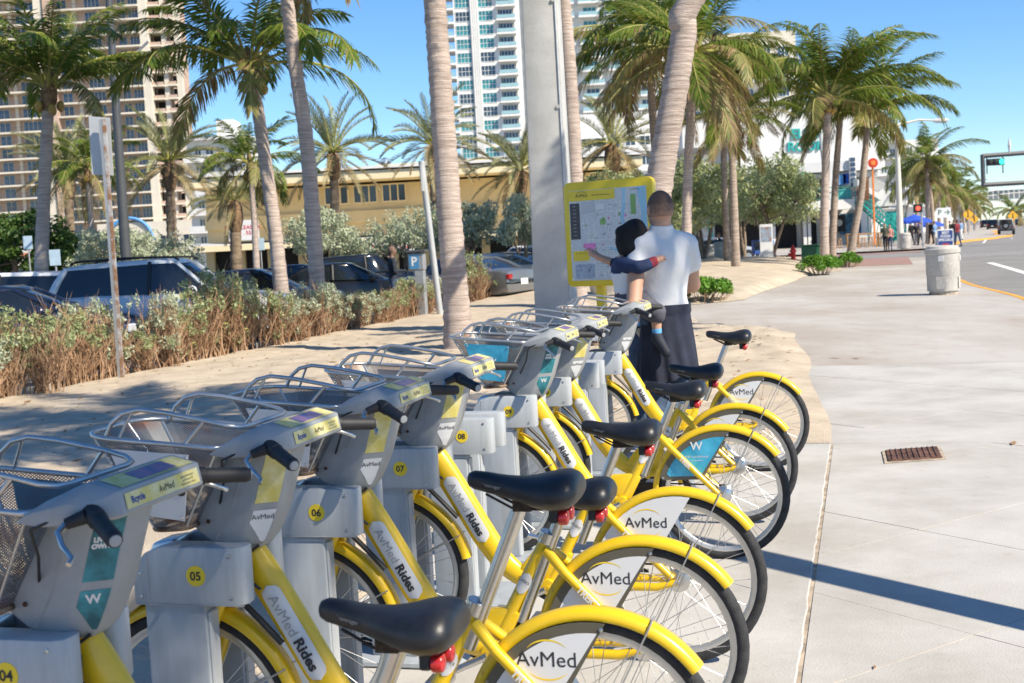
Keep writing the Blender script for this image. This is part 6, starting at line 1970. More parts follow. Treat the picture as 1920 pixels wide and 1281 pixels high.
def car(kind, loc, rz, pm, label, group='cars parked in the lot', roof=None, rails=False, tint=None, scl=1.):
    s = SHAPES[kind]; L, W, H = s['L'] / 2, s['W'] / 2, s['H']
    t = thing('parked_car' if group == 'cars parked in the lot' else 'car', label, 'car', loc, rz, group)
    t.scale = (scl,) * 3
    rings = []
    for (u, zb, zt, w) in s['st']:
        x = u * L; hw = W * w
        half = [(hw * .80, zb), (hw * .96, zb + .06), (hw * .995, zb + .22), (hw, (zb + zt) * .5), (hw * .985, zt - .16), (hw * .955, zt - .05), (hw * .86, zt), (hw * .4, zt + .025)]
        rings.append([Vector((x, y, z)) for y, z in half] + [Vector((x, -y, z)) for y, z in half[::-1]])
    mb = MB(); mb.loft(rings)
    body = mb.build('body', pm, t, smooth=38, fix=True)
    (rb, rt), (fb_, ft) = s['gh']
    br_, bf = s['belt']
    def grow(z0, z1, g):
        b = [(rb * L, W * .86 + g, z0 + 0), (fb_ * L, W * .88 + g, z0 - (br_ - bf))]
        return b
    zt = H - .07
    ring_b = [Vector((rb * L, W * .84, br_)), Vector((-.1 * L, W * .92, br_ - .01)), Vector((fb_ * L * .55, W * .92, bf + .03)), Vector((fb_ * L + .15, W * .70, bf)), Vector((fb_ * L + .28, 0, bf - .01))]
    ring_t = [Vector((rt * L, W * .64, zt - .05)), Vector((-.1 * L, W * .71, zt)), Vector((ft * L * .55, W * .71, zt)), Vector((ft * L, W * .62, zt - .03)), Vector((ft * L + .10, 0, zt - .02))]
    def mir(r): return r + [Vector((v.x, -v.y, v.z)) for v in r[-2::-1]]
    rB, rT = mir(ring_b), mir(ring_t)
    mb = MB(); mb.loft([rB, [a.lerp(b, .5) + Vector((0, (a.y > 0) * .02 - (a.y < 0) * .02, 0)) for a, b in zip(rB, rT)], rT])
    mb.build('glass', tint or M_tint, t, smooth=50, fix=True)
    top = [v + Vector((0, 0, .0)) for v in rT]
    c_ = sum(top, Vector()) / len(top)
    r1 = [c_ + (v - c_) * 1.035 + Vector((0, 0, -.035)) for v in top]
    r2 = [c_ + (v - c_) * 1.01 + Vector((0, 0, .02)) for v in top]
    r3 = [c_ + (v - c_) * .80 + Vector((0, 0, .06)) for v in top]
    mb = MB(); mb.loft([r1, r2, r3]); mb.build('roof', roof or pm, t, smooth=60, fix=True)
    for sd in (1, -1):
        idx = (0, 3) if sd > 0 else (len(rB) - 1, len(rB) - 4)
        for j, i in enumerate(idx):
            mb = MB(); mb.tube([rB[i] + Vector((0, 0, -.05)), rB[i].lerp(rT[i], .5) + Vector((0, sd * .02, 0)), rT[i] + Vector((0, 0, 0))], [.085 if j == 0 else .05, .075 if j == 0 else .045, .05], 6)
            mb.build('pillar', pm, t, smooth=60)
        i = 1 if sd > 0 else len(rB) - 2
        mb = MB(); mb.tube([rB[i], rB[i].lerp(rT[i], .5) + Vector((0, sd * .02, 0)), rT[i]], .038, 6); mb.build('pillar', M_trim, t, smooth=60)
        if rails:
            mb = MB(); a, b = Vector((rt * L * .9, sd * W * .66, H + .0)), Vector((ft * L * .9, sd * W * .66, H + .0))
            mb.tube([a + Vector((-.1, 0, -.05)), a, a.lerp(b, .5) + Vector((0, 0, .03)), b, b + Vector((.1, 0, -.05))], .022, 6); mb.build('roof_rail', M_trim, t, smooth=60)
        mb = MB(); mb.lathe([(.02, -.09), (.08, -.07), (.10, 0), (.08, .07), (.02, .09)], 10, Matrix.Translation((fb_ * L * .80, sd * (W + .08), bf + .07)) @ Matrix.Rotation(R(90), 4, 'X')); mb.build('mirror', pm, t, smooth=60)
        for x in (-.60 * L, .62 * L):
            r = .345 if kind == 'suv' else .315
            w = obj('wheel', None, t); w.location = (x, sd * (W - .11), r)
            Mx = Matrix.Rotation(R(90), 4, 'X')
            mb = MB(); mb.lathe([(r * .62, -.11), (r * .96, -.11), (r, -.07), (r, .07), (r * .96, .11), (r * .62, .11)], 24, Mx); mb.build('tyre', M_ctyre, w, smooth=40)
            mb = MB(); mb.lathe([(r * .63, -.118), (r * .56, -.09), (r * .2, -.10), (r * .1, -.115)], 24, Mx); mb.lathe([(r * .63, .118), (r * .56, .09), (r * .2, .10), (r * .1, .115)], 24, Mx); mb.build('rim', M_alloy, w, smooth=40, fix=True)
            mb = MB(); mb.lathe([(.0, -.001), (r * 1.17, -.001), (r * 1.17, .001), (0, .001)], 24, Matrix.Translation((x, sd * (W * .998), r + .02)) @ Mx); mb.build('wheel_arch', M_trim, t)
        mb = MB(); mb.box((.955 * L, sd * W * .70, s['st'][7][2] - .16), (.16, W * .40, .15), rz=-sd * .35); mb.build('headlight', M_head, t, bevel=(.03, 2))
        mb = MB(); mb.box((-.985 * L, sd * W * .74, s['st'][1][2] - .14), (.12, W * .30, .22 if kind == 'suv' else .15), rz=sd * .25); mb.build('tail_light', M_tail, t, bevel=(.03, 2))
    mb = MB(); mb.box((-L * .995, 0, .62), (.03, .34, .17)); mb.build('number_plate', M_plate, t)
    mb = MB(); mb.box((L * .985, 0, .52), (.05, W * 1.0, .18)); mb.build('grille', M_trim, t, bevel=(.02, 2))
    return t
silver = paint('silver', (.68, .69, .70), .0); white = paint('white', (.78, .78, .78), 0); dblue = paint('navy', (.012, .02, .05)); black = paint('black', (.012, .012, .014)); grey = paint('grey', (.16, .17, .18)); lgrey = paint('light_grey', (.42, .43, .45))
def spot(px, depth, z=-.03):
    p = P(px, 500, depth); p.z = z; return p
car('suv', spot(325, 25.4), -.05, silver, 'silver grey crossover car with roof rails parked behind the hedge', rails=True, scl=1.04)
car('suv', spot(15, 31), math.pi - .25, white, 'white hatchback car at the left edge behind the hedge', scl=.97)
car('sedan', spot(10, 22.5), .05, dblue, 'dark navy car low behind the hedge at the left edge')
car('sedan', spot(470, 31), .05, dblue, 'dark blue car just right of the silver crossover')
car('sedan', spot(640, 36), .1, black, 'black car between the silver crossover and the pay station')
car('suv', spot(690, 44), .3, black, 'black tall car behind the pay station man', scl=.95)
car('sedan', spot(862, 38), 2.5, grey, 'dark grey car nearest right of the stout palm trunk')
car('sedan', spot(905, 42), 2.5, lgrey, 'light grey car second in the row right of the stout palm')
car('sedan', spot(945, 46), 2.5, black, 'black car third in the row right of the stout palm')
car('suv', spot(985, 50), 2.5, white, 'white tall car furthest in the row, left of the concrete pole', scl=.95)
car('sedan', spot(560, 38), .15, dblue, 'navy car seen past the slim dark palm trunk')
car('sedan', spot(1345, 70, .0), .2, lgrey, 'grey car parked behind the grey green trees right of the man')
car('sedan', spot(118, 40), .2, black, 'black car behind the white hatchback')
# traffic on the road
def on_road(px, py, z=-.12): return G(px, py, z)
p = on_road(1887, 440)
jp = thing('off_road_car', 'dark off road vehicle with white roof and spare wheel driving away', 'car', p, -.40)
jp.scale = (.95,) * 3
mb = MB(); mb.box((0, 0, .82), (1.72, 3.6, .62)); mb.build('body', grey, jp, bevel=(.06, 2))
mb = MB(); mb.prism([(-.78, 1.12), (-.66, 1.72), (.66, 1.72), (.78, 1.12)], -1.7, .9); mb.build('glass', M_tint, jp, fix=True)
mb = MB(); mb.box((0, -.4, 1.76), (1.40, 2.75, .09)); mb.build('roof', white, jp, bevel=(.03, 2))
for s in (-1, 1):
    for y in (-1.15, 1.2):
        mb = MB(); mb.lathe([(.2, -.13), (.38, -.12), (.38, .12), (.2, .13)], 18, Matrix.Translation((s * .78, y, .38)) @ Matrix.Rotation(R(90), 4, 'Y')); mb.build('wheel', M_ctyre, jp, smooth=40)
    mb = MB(); mb.box((s * .72, -1.82, .86), (.16, .06, .2)); mb.build('tail_light', M_tail, jp)
    mb = MB(); mb.tube([(s * .70, -1.68, 1.1), (s * .62, -1.66, 1.72)], .05, 6); mb.build('pillar', grey, jp)
mb = MB(); mb.lathe([(.15, -.1), (.36, -.1), (.36, .1), (.12, .11)], 18, Matrix.Translation((0, -1.93, 1.0)) @ Matrix.Rotation(R(90), 4, 'X')); sw = mb.build('spare_wheel', M_ctyre, jp, smooth=40)
mb = MB(); mb.lathe([(.22, 0), (.20, .03), (.04, .05)], 18, Matrix.Translation((0, -2.03, 1.0)) @ Matrix.Rotation(R(90), 4, 'X')); mb.build('cover', M_alloy, sw, smooth=40)
mb = MB(); mb.box((0, -1.88, .52), (1.6, .14, .16)); mb.build('bumper', M_trim, jp, bevel=(.03, 1))
car('suv', on_road(1862, 431), R(66), black, 'black car driving away ahead of the off road vehicle', group='traffic on the road')
car('suv', on_road(1848, 428), R(66), black, 'smaller dark car at the kerb beyond the curve', group='traffic on the road')
car('sedan', on_road(1905, 424), R(-110), dblue, 'dark car approaching at the right edge of the road', group='traffic on the road')

# ================================================================== street furniture
M_conc2 = mat('pole_concrete', (.46, .46, .445), .85, var=.08, scale=2.2, bump=.25, bscale=45, col2=(.52, .52, .505))
M_canc = mat('exposed_aggregate', (.50, .475, .43), .9, var=.10, scale=14, bump=.5, bscale=70)
M_galv = mat('galvanised_steel', (.42, .43, .44), .5, metal=.6, var=.12, scale=6)
M_rpost = mat('rusted_post', (.40, .22, .12), .8, metal=.2, var=.35, scale=5, col2=(.46, .46, .46), thr=(.45, .6))
M_signb = mat('sign_back', (.50, .51, .51), .5, metal=.3, var=.06)
M_lpole = mat('dark_grey_pole', (.07, .075, .08), .5, var=.1)
M_cpole = mat('cream_pole', (.66, .62, .52), .7, var=.08)
M_red_p = mat('hydrant_red', (.50, .025, .02), .45, var=.15, scale=6)
M_grnbox = mat('green_box', (.02, .12, .06), .5, var=.15)
M_umb = mat('blue_canvas', (.03, .10, .55), .7, var=.12, scale=2)
M_blk2 = mat('signal_black', (.012, .014, .014), .5, var=.1)
M_gon = mat('green_lamp', (.02, .5, .25), .3, emit=(.02, .9, .45, 3.0))
M_ron = mat('red_lamp', (.5, .03, .02), .3, emit=(1, .06, .03, 2.5))
M_amb = mat('amber_sign', (.80, .40, .02), .5, var=.05)
M_nblue = mat('board_blue', (.02, .05, .20), .5, var=.08)
M_stopr = mat('stop_red', (.52, .02, .025), .5, var=.05)

# concrete pole
pb = P(1046, 622, 23.5); pb.z = 0
pl = thing('concrete_pole', 'thick square grey concrete utility pole beside the map board', 'pole', pb, R(-9))
mb = MB()
tl = P(1013, 0, 23.5) - pb
ttop = Vector((0, 0, 11.5))
def sq(w, z, o=Vector((0, 0, 0))): return [Vector((x * w / 2, y * w / 2, z)) + o for x, y in ((-1, -1), (1, -1), (1, 1), (-1, 1))]
mb.loft([sq(.735, -.05), sq(.665, 4.5), sq(.56, 11.5)]); mb.build('shaft', M_conc2, pl, bevel=(.03, 2), fix=True, smooth=30)
for z in (2.2, 4.1, 6.0):
    mb = MB(); mb.lathe([(.04, 0), (.035, .03)], 10, Matrix.Translation((.25, -.345 + .004 * z, z)) @ Matrix.Rotation(R(90), 4, 'X')); mb.build('lifting_socket', M_conc2, pl)
mb = MB(); mb.tube([(.30, -.36, .0), (.29, -.345, 3.), (.27, -.31, 8.)], .02, 6); mb.build('conduit', M_galv, pl)

# map board
A0, A1 = P(1055, 345, 10.75), P(1222, 329, 10.25)
B0 = P(1070, 538, 10.75)
zt_, zb_ = (A0.z + A1.z) / 2, B0.z
ux = Vector((A1.x - A0.x, A1.y - A0.y, 0)); Wd = ux.length; ux.normalize()
mbp = Vector(((A0.x + A1.x) / 2, (A0.y + A1.y) / 2, 0))
bd = thing('map_board', 'yellow framed street map board of the bike station on yellow posts', 'map board', mbp, math.atan2(ux.y, ux.x))
hz = zt_ - zb_; cz = (zt_ + zb_) / 2
M_yfr = mat('yellow_board_paint', (.78, .58, .015), .4, var=.05, coat=.3)
def rrect(w, h, r, n=5):
    out = []
    for cx_, cy_, a0 in ((w / 2 - r, h / 2 - r, 0), (-w / 2 + r, h / 2 - r, 90), (-w / 2 + r, -h / 2 + r, 180), (w / 2 - r, -h / 2 + r, 270)):
        out += [(cx_ + r * math.cos(R(a0 + 90 * k / n)), cy_ + r * math.sin(R(a0 + 90 * k / n))) for k in range(n + 1)]
    return out
mb = MB(); mb.prism([(x, z + cz) for x, z in rrect(Wd, hz, .05)], 0, .06); mb.build('frame', M_yfr, bd, bevel=(.008, 2), fix=True, smooth=40)
def map_mat():
    m = mat('printed_map', (.60, .62, .62), .35, var=.1, scale=18)
    nt = m.node_tree; L = nt.links; b = nt.nodes['Principled BSDF']
    tc = nt.nodes['Texture Coordinate']
    v = nt.nodes.new('ShaderNodeTexVoronoi'); v.feature = 'DISTANCE_TO_EDGE'; v.inputs['Scale'].default_value = 48; L.new(tc.outputs['Object'], v.inputs['Vector'])
    r = nt.nodes.new('ShaderNodeValToRGB'); r.color_ramp.elements[0].position, r.color_ramp.elements[1].position = .03, .06
    r.color_ramp.elements[0].color = (.75, .76, .74, 1); r.color_ramp.elements[1].color = (.52, .56, .57, 1)
    L.new(v.outputs['Distance'], r.inputs['Fac']); L.new(r.outputs['Color'], b.inputs['Base Color'])
    return m
M_map = map_mat()
sh = obj('map_sheet', None, bd)
iw, ih = Wd * .87, hz * .86
def mpatch(name, u0, v0, u1, v1, m, y=-.003, poly=None):
    mb = MB()
    pts = poly or [(u0, v0), (u1, v0), (u1, v1), (u0, v1)]
    mb.prism([((u - .5) * iw, (v - .5) * ih + cz - hz * .012) for u, v in pts], y, y - .0012)
    return mb.build(name, m, sh, fix=True)
mpatch('street_map', 0, 0, 1, 1, M_map, -.001)
M_legend = mat('legend_grey', (.06, .06, .065), .5, var=.15, scale=60)
M_park = mat('park_green', (.22, .42, .12), .5, var=.15)
M_water = mat('map_water', (.32, .58, .72), .5, var=.06)
M_pinkp = mat('map_pink', (.75, .22, .50), .5, var=.2, scale=40)
mpatch('sea', .86, .25, .995, .995, M_water, -.0024, poly=[(.90, .25), (.995, .25), (.995, .995), (.88, .995), (.93, .7), (.90, .5)])
mpatch('river', 0, 0, 0, 0, M_water, -.0024, poly=[(.66, .98), (.70, .98), (.69, .8), (.66, .66), (.72, .52), (.60, .34), (.48, .38), (.48, .35), (.62, .30), (.76, .50), (.70, .66), (.73, .8), (.74, .98), (.70, .995)])
mpatch('title_band', .0, .885, .60, .995, M_yfr, -.004)
mpatch('legend', .01, .46, .135, .86, M_legend, -.004)
for u, v, w, h in ((.40, .61, .07, .06), (.43, .66, .03, .03), (.80, .70, .06, .22), (.80, .61, .055, .035), (.22, .10, .03, .02), (.20, .60, .02, .02), (.64, .70, .025, .03)):
    mpatch('park', u, v, u + w, v + h, M_park, -.004)
for u, v, w, h in ((.17, .36, .16, .05), (.20, .33, .10, .03), (.41, .38, .02, .02), (.50, .66, .02, .03), (.72, .68, .02, .03)):
    mpatch('route', u, v, u + w, v + h, M_pinkp, -.004)
mpatch('note_panel', .17, .74, .33, .87, mat('note_grey', (.50, .52, .53), .5, var=.05), -.004)
mpatch('note_panel', .36, .78, .46, .87, M_white, -.004)
mpatch('help_panel', .03, .22, .24, .33, M_yfr, -.004)
mpatch('harbour_plan', .05, .02, .30, .18, mat('plan_blue', (.35, .42, .50), .5, var=.3, scale=30), -.004)
def mtext(s_, size, u, v, m=M_ink, al='CENTER'):
    obj('lettering', text_mesh('lettering', s_, size, m, align=al), sh, ((u - .5) * iw, -.0062, (v - .5) * ih + cz - hz * .012), F_near)
rm = random.Random(8)
M_street = mat('street_line', (.78, .78, .76), .5, var=.03); M_tinyt = mat('tiny_print', (.22, .24, .28), .5, var=.05)
for i in range(26):
    if i % 2: u0 = rm.uniform(.16, .84); mpatch('street_line', u0, rm.uniform(.05, .3), u0 + .0045, rm.uniform(.55, .86), M_street, -.0029)
    else: v0 = rm.uniform(.05, .84); mpatch('street_line', rm.uniform(.16, .3), v0, rm.uniform(.5, .86), v0 + .004, M_street, -.0031)
for i in range(34):
    mpatch('street_name', 0, 0, 0, 0, M_tinyt, -.0036, poly=(lambda u, v, w: [(u, v), (u + w, v), (u + w, v + .006), (u, v + .006)])(rm.uniform(.16, .82), rm.uniform(.04, .84), rm.uniform(.02, .06)))
for i in range(16):
    u, v = rm.uniform(.16, .84), rm.uniform(.06, .82); mpatch('stop_dot', u, v, u + .012, v + .010, rm.choice((M_pinkp, M_park, M_water)), -.0042)
mtext('AvMed', .042, .17, .94); mtext('Rides Bike Sharing Map', .018, .42, .94)
for i in range(9): mtext('station\n' * 1, .011, .07, .82 - i * .04, M_white)
mtext('New to bike sharing?', .013, .135, .305); mtext('LAUDERDALE', .014, .86, .97, M_ink); mtext('how it works', .012, .41, .85)
mb = MB(); mb.tube([((.17 - .5) * iw + .05 * math.cos(R(a)), -.0065, (.94 - .5) * ih + cz - hz * .012 + .035 * math.sin(R(a))) for a in range(30, 151, 15)], .0014, 4); mb.build('emblem', M_ink, sh)
for x in (-.155, .20):
    mb = MB(); mb.box((x, .095, zt_ * .5), (.075, .06, zt_)); mb.build('post', M_yfr, bd, bevel=(.006, 1))
mb = MB(); mb.box((.02, .10, .02), (.75, .35, .03)); mb.build('foot_plate', M_yfr, bd, bevel=(.006, 1))

# litter cans
def can(c, label, k=1., d=.37):
    t = thing('litter_can', label, 'litter bin', c, .4); t.scale = (k,) * 3
    mb = MB(); mb.lathe([(.30, .0), (.30, .05), (.345, .06), (.35, .40), (.36, .42), (.365, .88), (.385, .90), (.39, .99), (.36, 1.0)], 40); mb.build('barrel', M_canc, t, smooth=30)
    mb = MB(); mb.lathe([(.36, 1.0), (.33, 1.05), (.22, 1.07), (.20, 1.05), (.20, 1.0)], 32, cap=False); mb.build('lid', M_canc, t, smooth=40)
    mb = MB(); mb.lathe([(.27, -.03), (.31, -.03), (.31, .02), (.27, .02)], 24); mb.build('foot_ring', M_joint, t)
    for a in (-.9, -2.4):
        M_ = Matrix.Rotation(a, 4, 'Z')
        mb = MB(); mb.box((.372, 0, .78), (.012, .12, .12), M=M_); mb.build('plate', M_wht2, t, bevel=(.004, 1))
        mb = MB(); mb.box((.352, .0, .24), (.010, .22, .26), M=M_); mb.build('panel', M_canc, t, bevel=(.004, 1))
can(P(1770, 555, 28.5) * 1, 'pale round concrete litter can standing alone on the walk', 1.0)
bpy.context.view_layer.update()
o_ = [o for o in COL.objects if o.name == 'litter_can'][0]; o_.location = (*G(1769, 552).xy, .03); o_.scale = (1.02,) * 3
can(Vector((*G(1697, 467).xy, 0)), 'distant concrete litter can beside the cream lamp pole', 1.0)
can(Vector((*P(1356, 490, 60).xy, .1)), 'concrete litter can under the grey green trees', 1.1)
can(Vector((*P(1330, 490, 62).xy, .1)), 'concrete litter can half hidden left of the one under the trees', 1.0)
# hydrant
hp_ = P(1488, 498, 57); hp_.z = .12
hy = thing('fire_hydrant', 'red fire hydrant in the sand near the green box', 'fire hydrant', hp_)
mb = MB(); mb.lathe([(.17, -.1), (.17, .05), (.11, .06), (.11, .52), (.16, .54), (.16, .60), (.12, .62), (.10, .72), (.05, .78), (.04, .84), (.0, .85)], 18); mb.build('barrel', M_red_p, hy, smooth=40)
for a in (0, 90, 180):
    mb = MB(); mb.lathe([(.07, .08), (.07, .19), (.055, .20), (.055, .23)], 12, Matrix.Translation((0, 0, .42)) @ Matrix.Rotation(R(a + 180), 4, 'Z') @ Matrix.Rotation(R(90), 4, 'X')); mb.build('nozzle', M_red_p, hy, smooth=40)
gx = thing('utility_box', 'dark green metal utility box behind the larger round bush', 'box', (*P(1523, 480, 58).xy, .05), -.2)
mb = MB(); mb.box((0, 0, .40), (.95, .6, .8)); mb.build('cabinet', M_grnbox, gx, bevel=(.03, 2)); mb = MB(); mb.box((0, 0, .84), (1.02, .66, .08)); mb.build('lid', M_grnbox, gx, bevel=(.02, 1))

# blank sign on rusty post at the left
sb = Vector((*G(228, 715).xy, 0))
sg = thing('sign_post', 'blank grey sign back on a leaning rusty steel post at the left', 'sign', sb)
tp = P(192, 224, 17.9) - sb
mb = MB(); dx = tp / tp.length
for o_, m_, w_ in ((Vector((-.022, 0, 0)), M_galv, .045), (Vector((.022, -.004, 0)), M_rpost, .045)):
    mb = MB(); ring = lambda z: [Vector((x * w_ / 2, y * .022, 0)) + o_ + tp * z for x, y in ((-1, -1), (1, -1), (1, 1), (-1, 1))]
    mb.loft([ring(-.02), ring(1.)]); mb.build('post', m_, sg, fix=True)
c4 = [P(169, 219, 18.1), P(209, 222, 18.1), P(216, 330, 18.1), P(175, 328, 18.1)]
mb = MB(); cpl = [(v.x - sb.x, v.z) for v in c4]
mb.prism(cpl, 18.0 - sb.y + .03, 18.0 - sb.y + .036); pn = mb.build('panel', M_signb, sg, fix=True, bevel=(.002, 1))
# leaning post by the pay station
lb = Vector((*P(826, 588, 30.5).xy, 0))
ls = thing('sign_post', 'thin leaning grey sign post between the pay station and the stout palm', 'sign', lb)
tp = P(790, 302, 30.2) - lb
mb = MB(); mb.tube([Vector((0, 0, -.05)), tp], .075, 8); mb.build('post', M_signb, ls, smooth=60)
mb = MB(); q_ = P(792, 335, 30.2) - lb; mb.box(q_, (.06, .46, .62)); mb.build('panel', M_signb, ls, bevel=(.01, 1))
# pay station
pp = Vector((*P(792, 585, 31).xy, 0))
py_ = thing('pay_station', 'grey parking pay station with blue letter P by the hedge gap', 'pay station', pp, -.2)
mb = MB(); mb.box((0, 0, .62), (.24, .22, 1.24)); mb.build('pedestal', M_galv, py_, bevel=(.02, 2))
mb = MB(); mb.box((-.06, 0, 1.36), (.40, .26, .42)); mb.build('housing', M_galv, py_, bevel=(.03, 2))
mb = MB(); mb.box((-.06, 0, 1.62), (.52, .36, .06)); mb.build('cap', M_lpole, py_, bevel=(.01, 1))
mb = MB(); mb.box((-.10, -.134, 1.36), (.24, .008, .34)); pk = mb.build('panel', mat('panel_blue', (.06, .22, .42), .5, var=.1), py_)
obj('lettering', text_mesh('lettering', 'P', .3, M_white, bold=.008), pk, (-.10, -.141, 1.36), F_near)
# tall lamp post with struts
tb = Vector((*P(236, 490, 44).xy, 0))
lp = thing('lamp_post', 'tall dark grey lamp post behind the blank sign', 'lamp post', tb)
tp = P(212, 118, 44) - tb
mb = MB(); mb.tube([Vector((0, 0, -.05)), tp * .5, tp, tp * 1.35], [.20, .165, .13, .11], 10); mb.build('shaft', M_lpole, lp, smooth=60)
for px, py in ((278, 78), (160, 95)):
    mb = MB(); mb.tube([P(216, 136, 44) - tb, P(px, py, 44) - tb], .045, 6); mb.build('strut', M_galv, lp)
# small signs across the lot
sp_ = P(163, 470, 60); 
stp = thing('stop_sign', 'red stop sign above the silver car roof', 'stop sign', (sp_.x, sp_.y, 0))
mb = MB(); mb.prism([(.40 * math.cos(R(22.5 + 45 * k)), .40 * math.sin(R(22.5 + 45 * k)) + sp_.z) for k in range(8)], -.03, -.01); fc = mb.build('face', M_stopr, stp, fix=True)
obj('lettering', text_mesh('lettering', 'STOP', .25, M_white, bold=.006), fc, (0, -.036, sp_.z), F_near)
mb = MB(); mb.tube([(0, 0, 0), (0, 0, sp_.z + .3)], .035, 6); mb.build('post', M_galv, stp)
for px, py, w, h, d, txt, lab in ((62, 478, 2.3, .8, 57, 'GRAND OPENING', 'white shop banner with orange lettering, left one behind the hatchback'), (110, 475, 1.3, .8, 58, 'SALE\nTODAY', 'white shop banner with orange lettering, right one near the stop sign')):
    p_ = P(px, py, d)
    bn = thing('shop_banner', lab, 'banner', (p_.x, p_.y, 0))
    bx_(bn, 'sheet', (0, 0, p_.z), (w, .05, h), M_banner)
    obj('lettering', text_mesh('lettering', txt, .26, M_oran, bold=.006), bn, (0, -.04, p_.z), F_near)
    for s in (-1, 1): bx_(bn, 'post', (s * w * .47, .06, p_.z / 2), (.06, .06, p_.z), M_galv)
for px, py, d, lab in ((52, 455, 48, 'small pale blue sign on a post behind the hatchback'), (488, 458, 52, 'small white sign on a post before the yellow building'), (103, 483, 40, 'small grey sign on a post left of the silver car')):
    p_ = P(px, py, d); t = thing('small_sign', lab, 'sign', (p_.x, p_.y, 0))
    bx_(t, 'panel', (0, 0, p_.z), (.34, .03, .5), mat('pale_blue_sign', (.45, .58, .68), .5, var=.1)); mb = MB(); mb.tube([(0, .03, 0), (0, .03, p_.z)], .03, 6); mb.build('post', M_galv, t)
# planter behind the board
pt = thing('planter', 'pale round concrete planter behind the map board', 'planter', (*P(1138, 560, 34).xy, 0))
mb = MB(); mb.lathe([(.38, 0), (.46, .45), (.50, .50), (.50, .62), (.44, .62), (.42, .5)], 28); mb.build('bowl', M_canc, pt, smooth=40)
pt = thing('planter', 'white round planter holding the green plant behind the map board', 'planter', (*P(1190, 552, 33).xy, 0))
mb = MB(); mb.lathe([(.25, 0), (.32, .24), (.34, .28), (.28, .28)], 24); mb.build('bowl', M_wht2, pt, smooth=40)

# cream pole, signals and signs at the corner
cb = Vector((*G(1689, 466).xy, 0))
cp = thing('lamp_post', 'cream lamp post with long arm at the street corner', 'lamp post', cb)
tp = P(1681, 235, cb.y) - cb
mb = MB(); mb.tube([Vector((0, 0, 0)), tp * .5, tp], [.24, .19, .13], 12); mb.build('shaft', M_cpole, cp, smooth=60)
e_ = P(1765, 226, cb.y) - cb
mb = MB(); mb.tube([tp, tp.lerp(e_, .5) + Vector((0, 0, .2)), e_], [.09, .07, .05], 8); mb.build('arm', M_cpole, cp, smooth=60)
mb = MB(); mb.lathe([(.04, -.6), (.16, -.4), (.18, .2), (.05, .5)], 10, Matrix.Translation(e_) @ Matrix.Rotation(R(90), 4, 'Y')); mb.build('lamp_head', M_wht2, cp, smooth=60)
gb = Vector((*P(1558, 470, 95).xy, 0))
cp = thing('lamp_post', 'thin grey lamp post in front of the bar sign', 'lamp post', gb)
mb = MB(); mb.tube([Vector((0, 0, 0)), P(1533, 200, 95) - gb], [.14, .09], 8); mb.build('shaft', M_galv, cp, smooth=60)
rb_ = Vector((*G(1731, 464).xy, 0))
cs_ = thing('crossing_signal', 'crossing signal showing red on a thin pole by the blue umbrella', 'traffic light', rb_)
tp = P(1727, 392, rb_.y) - rb_
mb = MB(); mb.tube([Vector((0, 0, 0)), tp], .06, 8); mb.build('post', M_galv, cs_)
mb = MB(); mb.box(tp + Vector((-.22, 0, .05)), (.55, .3, .55)); hd = mb.build('housing', M_blk2, cs_, bevel=(.03, 1))
mb = MB(); mb.lathe([(.15, 0), (.14, .03)], 14, Matrix.Translation(tp + Vector((-.25, -.16, .05))) @ Matrix.Rotation(R(90), 4, 'X')); mb.build('lens', M_ron, hd)
for px, py, d, z0, w, h, m_, txt, tm, lab, nm in (
    (1770, 399, 96, 0, 1.05, .75, M_white, 'P \u2192', M_grnbox, 'white parking sign with green P and arrow at the corner', 'parking_sign'),
    (1815, 402, 150, 0, .95, .95, M_amb, '', M_ink, 'amber diamond warning sign among the roadside palms', 'warning_sign'),
    (1827, 411, 190, 0, .95, .95, M_amb, '', M_ink, 'smaller amber warning sign farther along the palms', 'warning_sign'),
    (1899, 405, 160, 0, .95, .95, M_amb, '', M_ink, 'amber warning sign right of the off road vehicle', 'warning_sign')):
    p_ = P(px, py, d); t = thing(nm, lab, 'sign', (p_.x, p_.y, 0))
    mb = MB(); mb.tube([(0, .04, 0), (0, .04, p_.z)], .05, 6); mb.build('post', M_galv, t)
    mb = MB()
    if m_ is M_amb: mb.prism([(0, p_.z + .68), (-.68, p_.z), (0, p_.z - .68), (.68, p_.z)], -.02, .0)
    else: mb.box((0, 0, p_.z), (w, .03, h))
    pn = mb.build('panel', m_, t, fix=True)
    if txt: obj('lettering', text_mesh('lettering', txt, .55, tm, bold=.01), pn, (0, -.02, p_.z + .02), F_near)
    else:
        mb = MB(); mb.lathe([(.09, 0), (.09, .01)], 10, Matrix.Translation((0, -.025, p_.z + .28)) @ Matrix.Rotation(R(90), 4, 'X')); mb.box((0, -.028, p_.z), (.12, .01, .36)); mb.box((.08, -.028, p_.z - .26), (.08, .01, .26), rz=0); mb.box((-.08, -.028, p_.z - .26), (.08, .01, .26)); mb.build('symbol', M_ink, pn)
wb_ = Vector((*G(1773, 468).xy, 0))
sw = thing('sandwich_board', 'blue and white sandwich board sign behind the litter can', 'sign', wb_)
mb = MB(); mb.box((0, 0, .62), (.95, .06, 1.15)); bdy = mb.build('frame', M_white, sw, bevel=(.02, 1))
mb = MB(); mb.box((0, -.036, .64), (.86, .012, .98)); pn = mb.build('panel', M_nblue, sw)
obj('lettering', text_mesh('lettering', 'BEST\nFOOD\nSPECIALS', .21, M_white, bold=.006), pn, (0, -.046, .78), F_near)
mb = MB(); mb.box((0, -.045, .28), (.36, .006, .14)); mb.build('emblem', M_stopr, pn)
mb = MB(); mb.box((0, .35, .58), (.95, .04, 1.1)); mb.build('rear_leaf', M_white, sw)
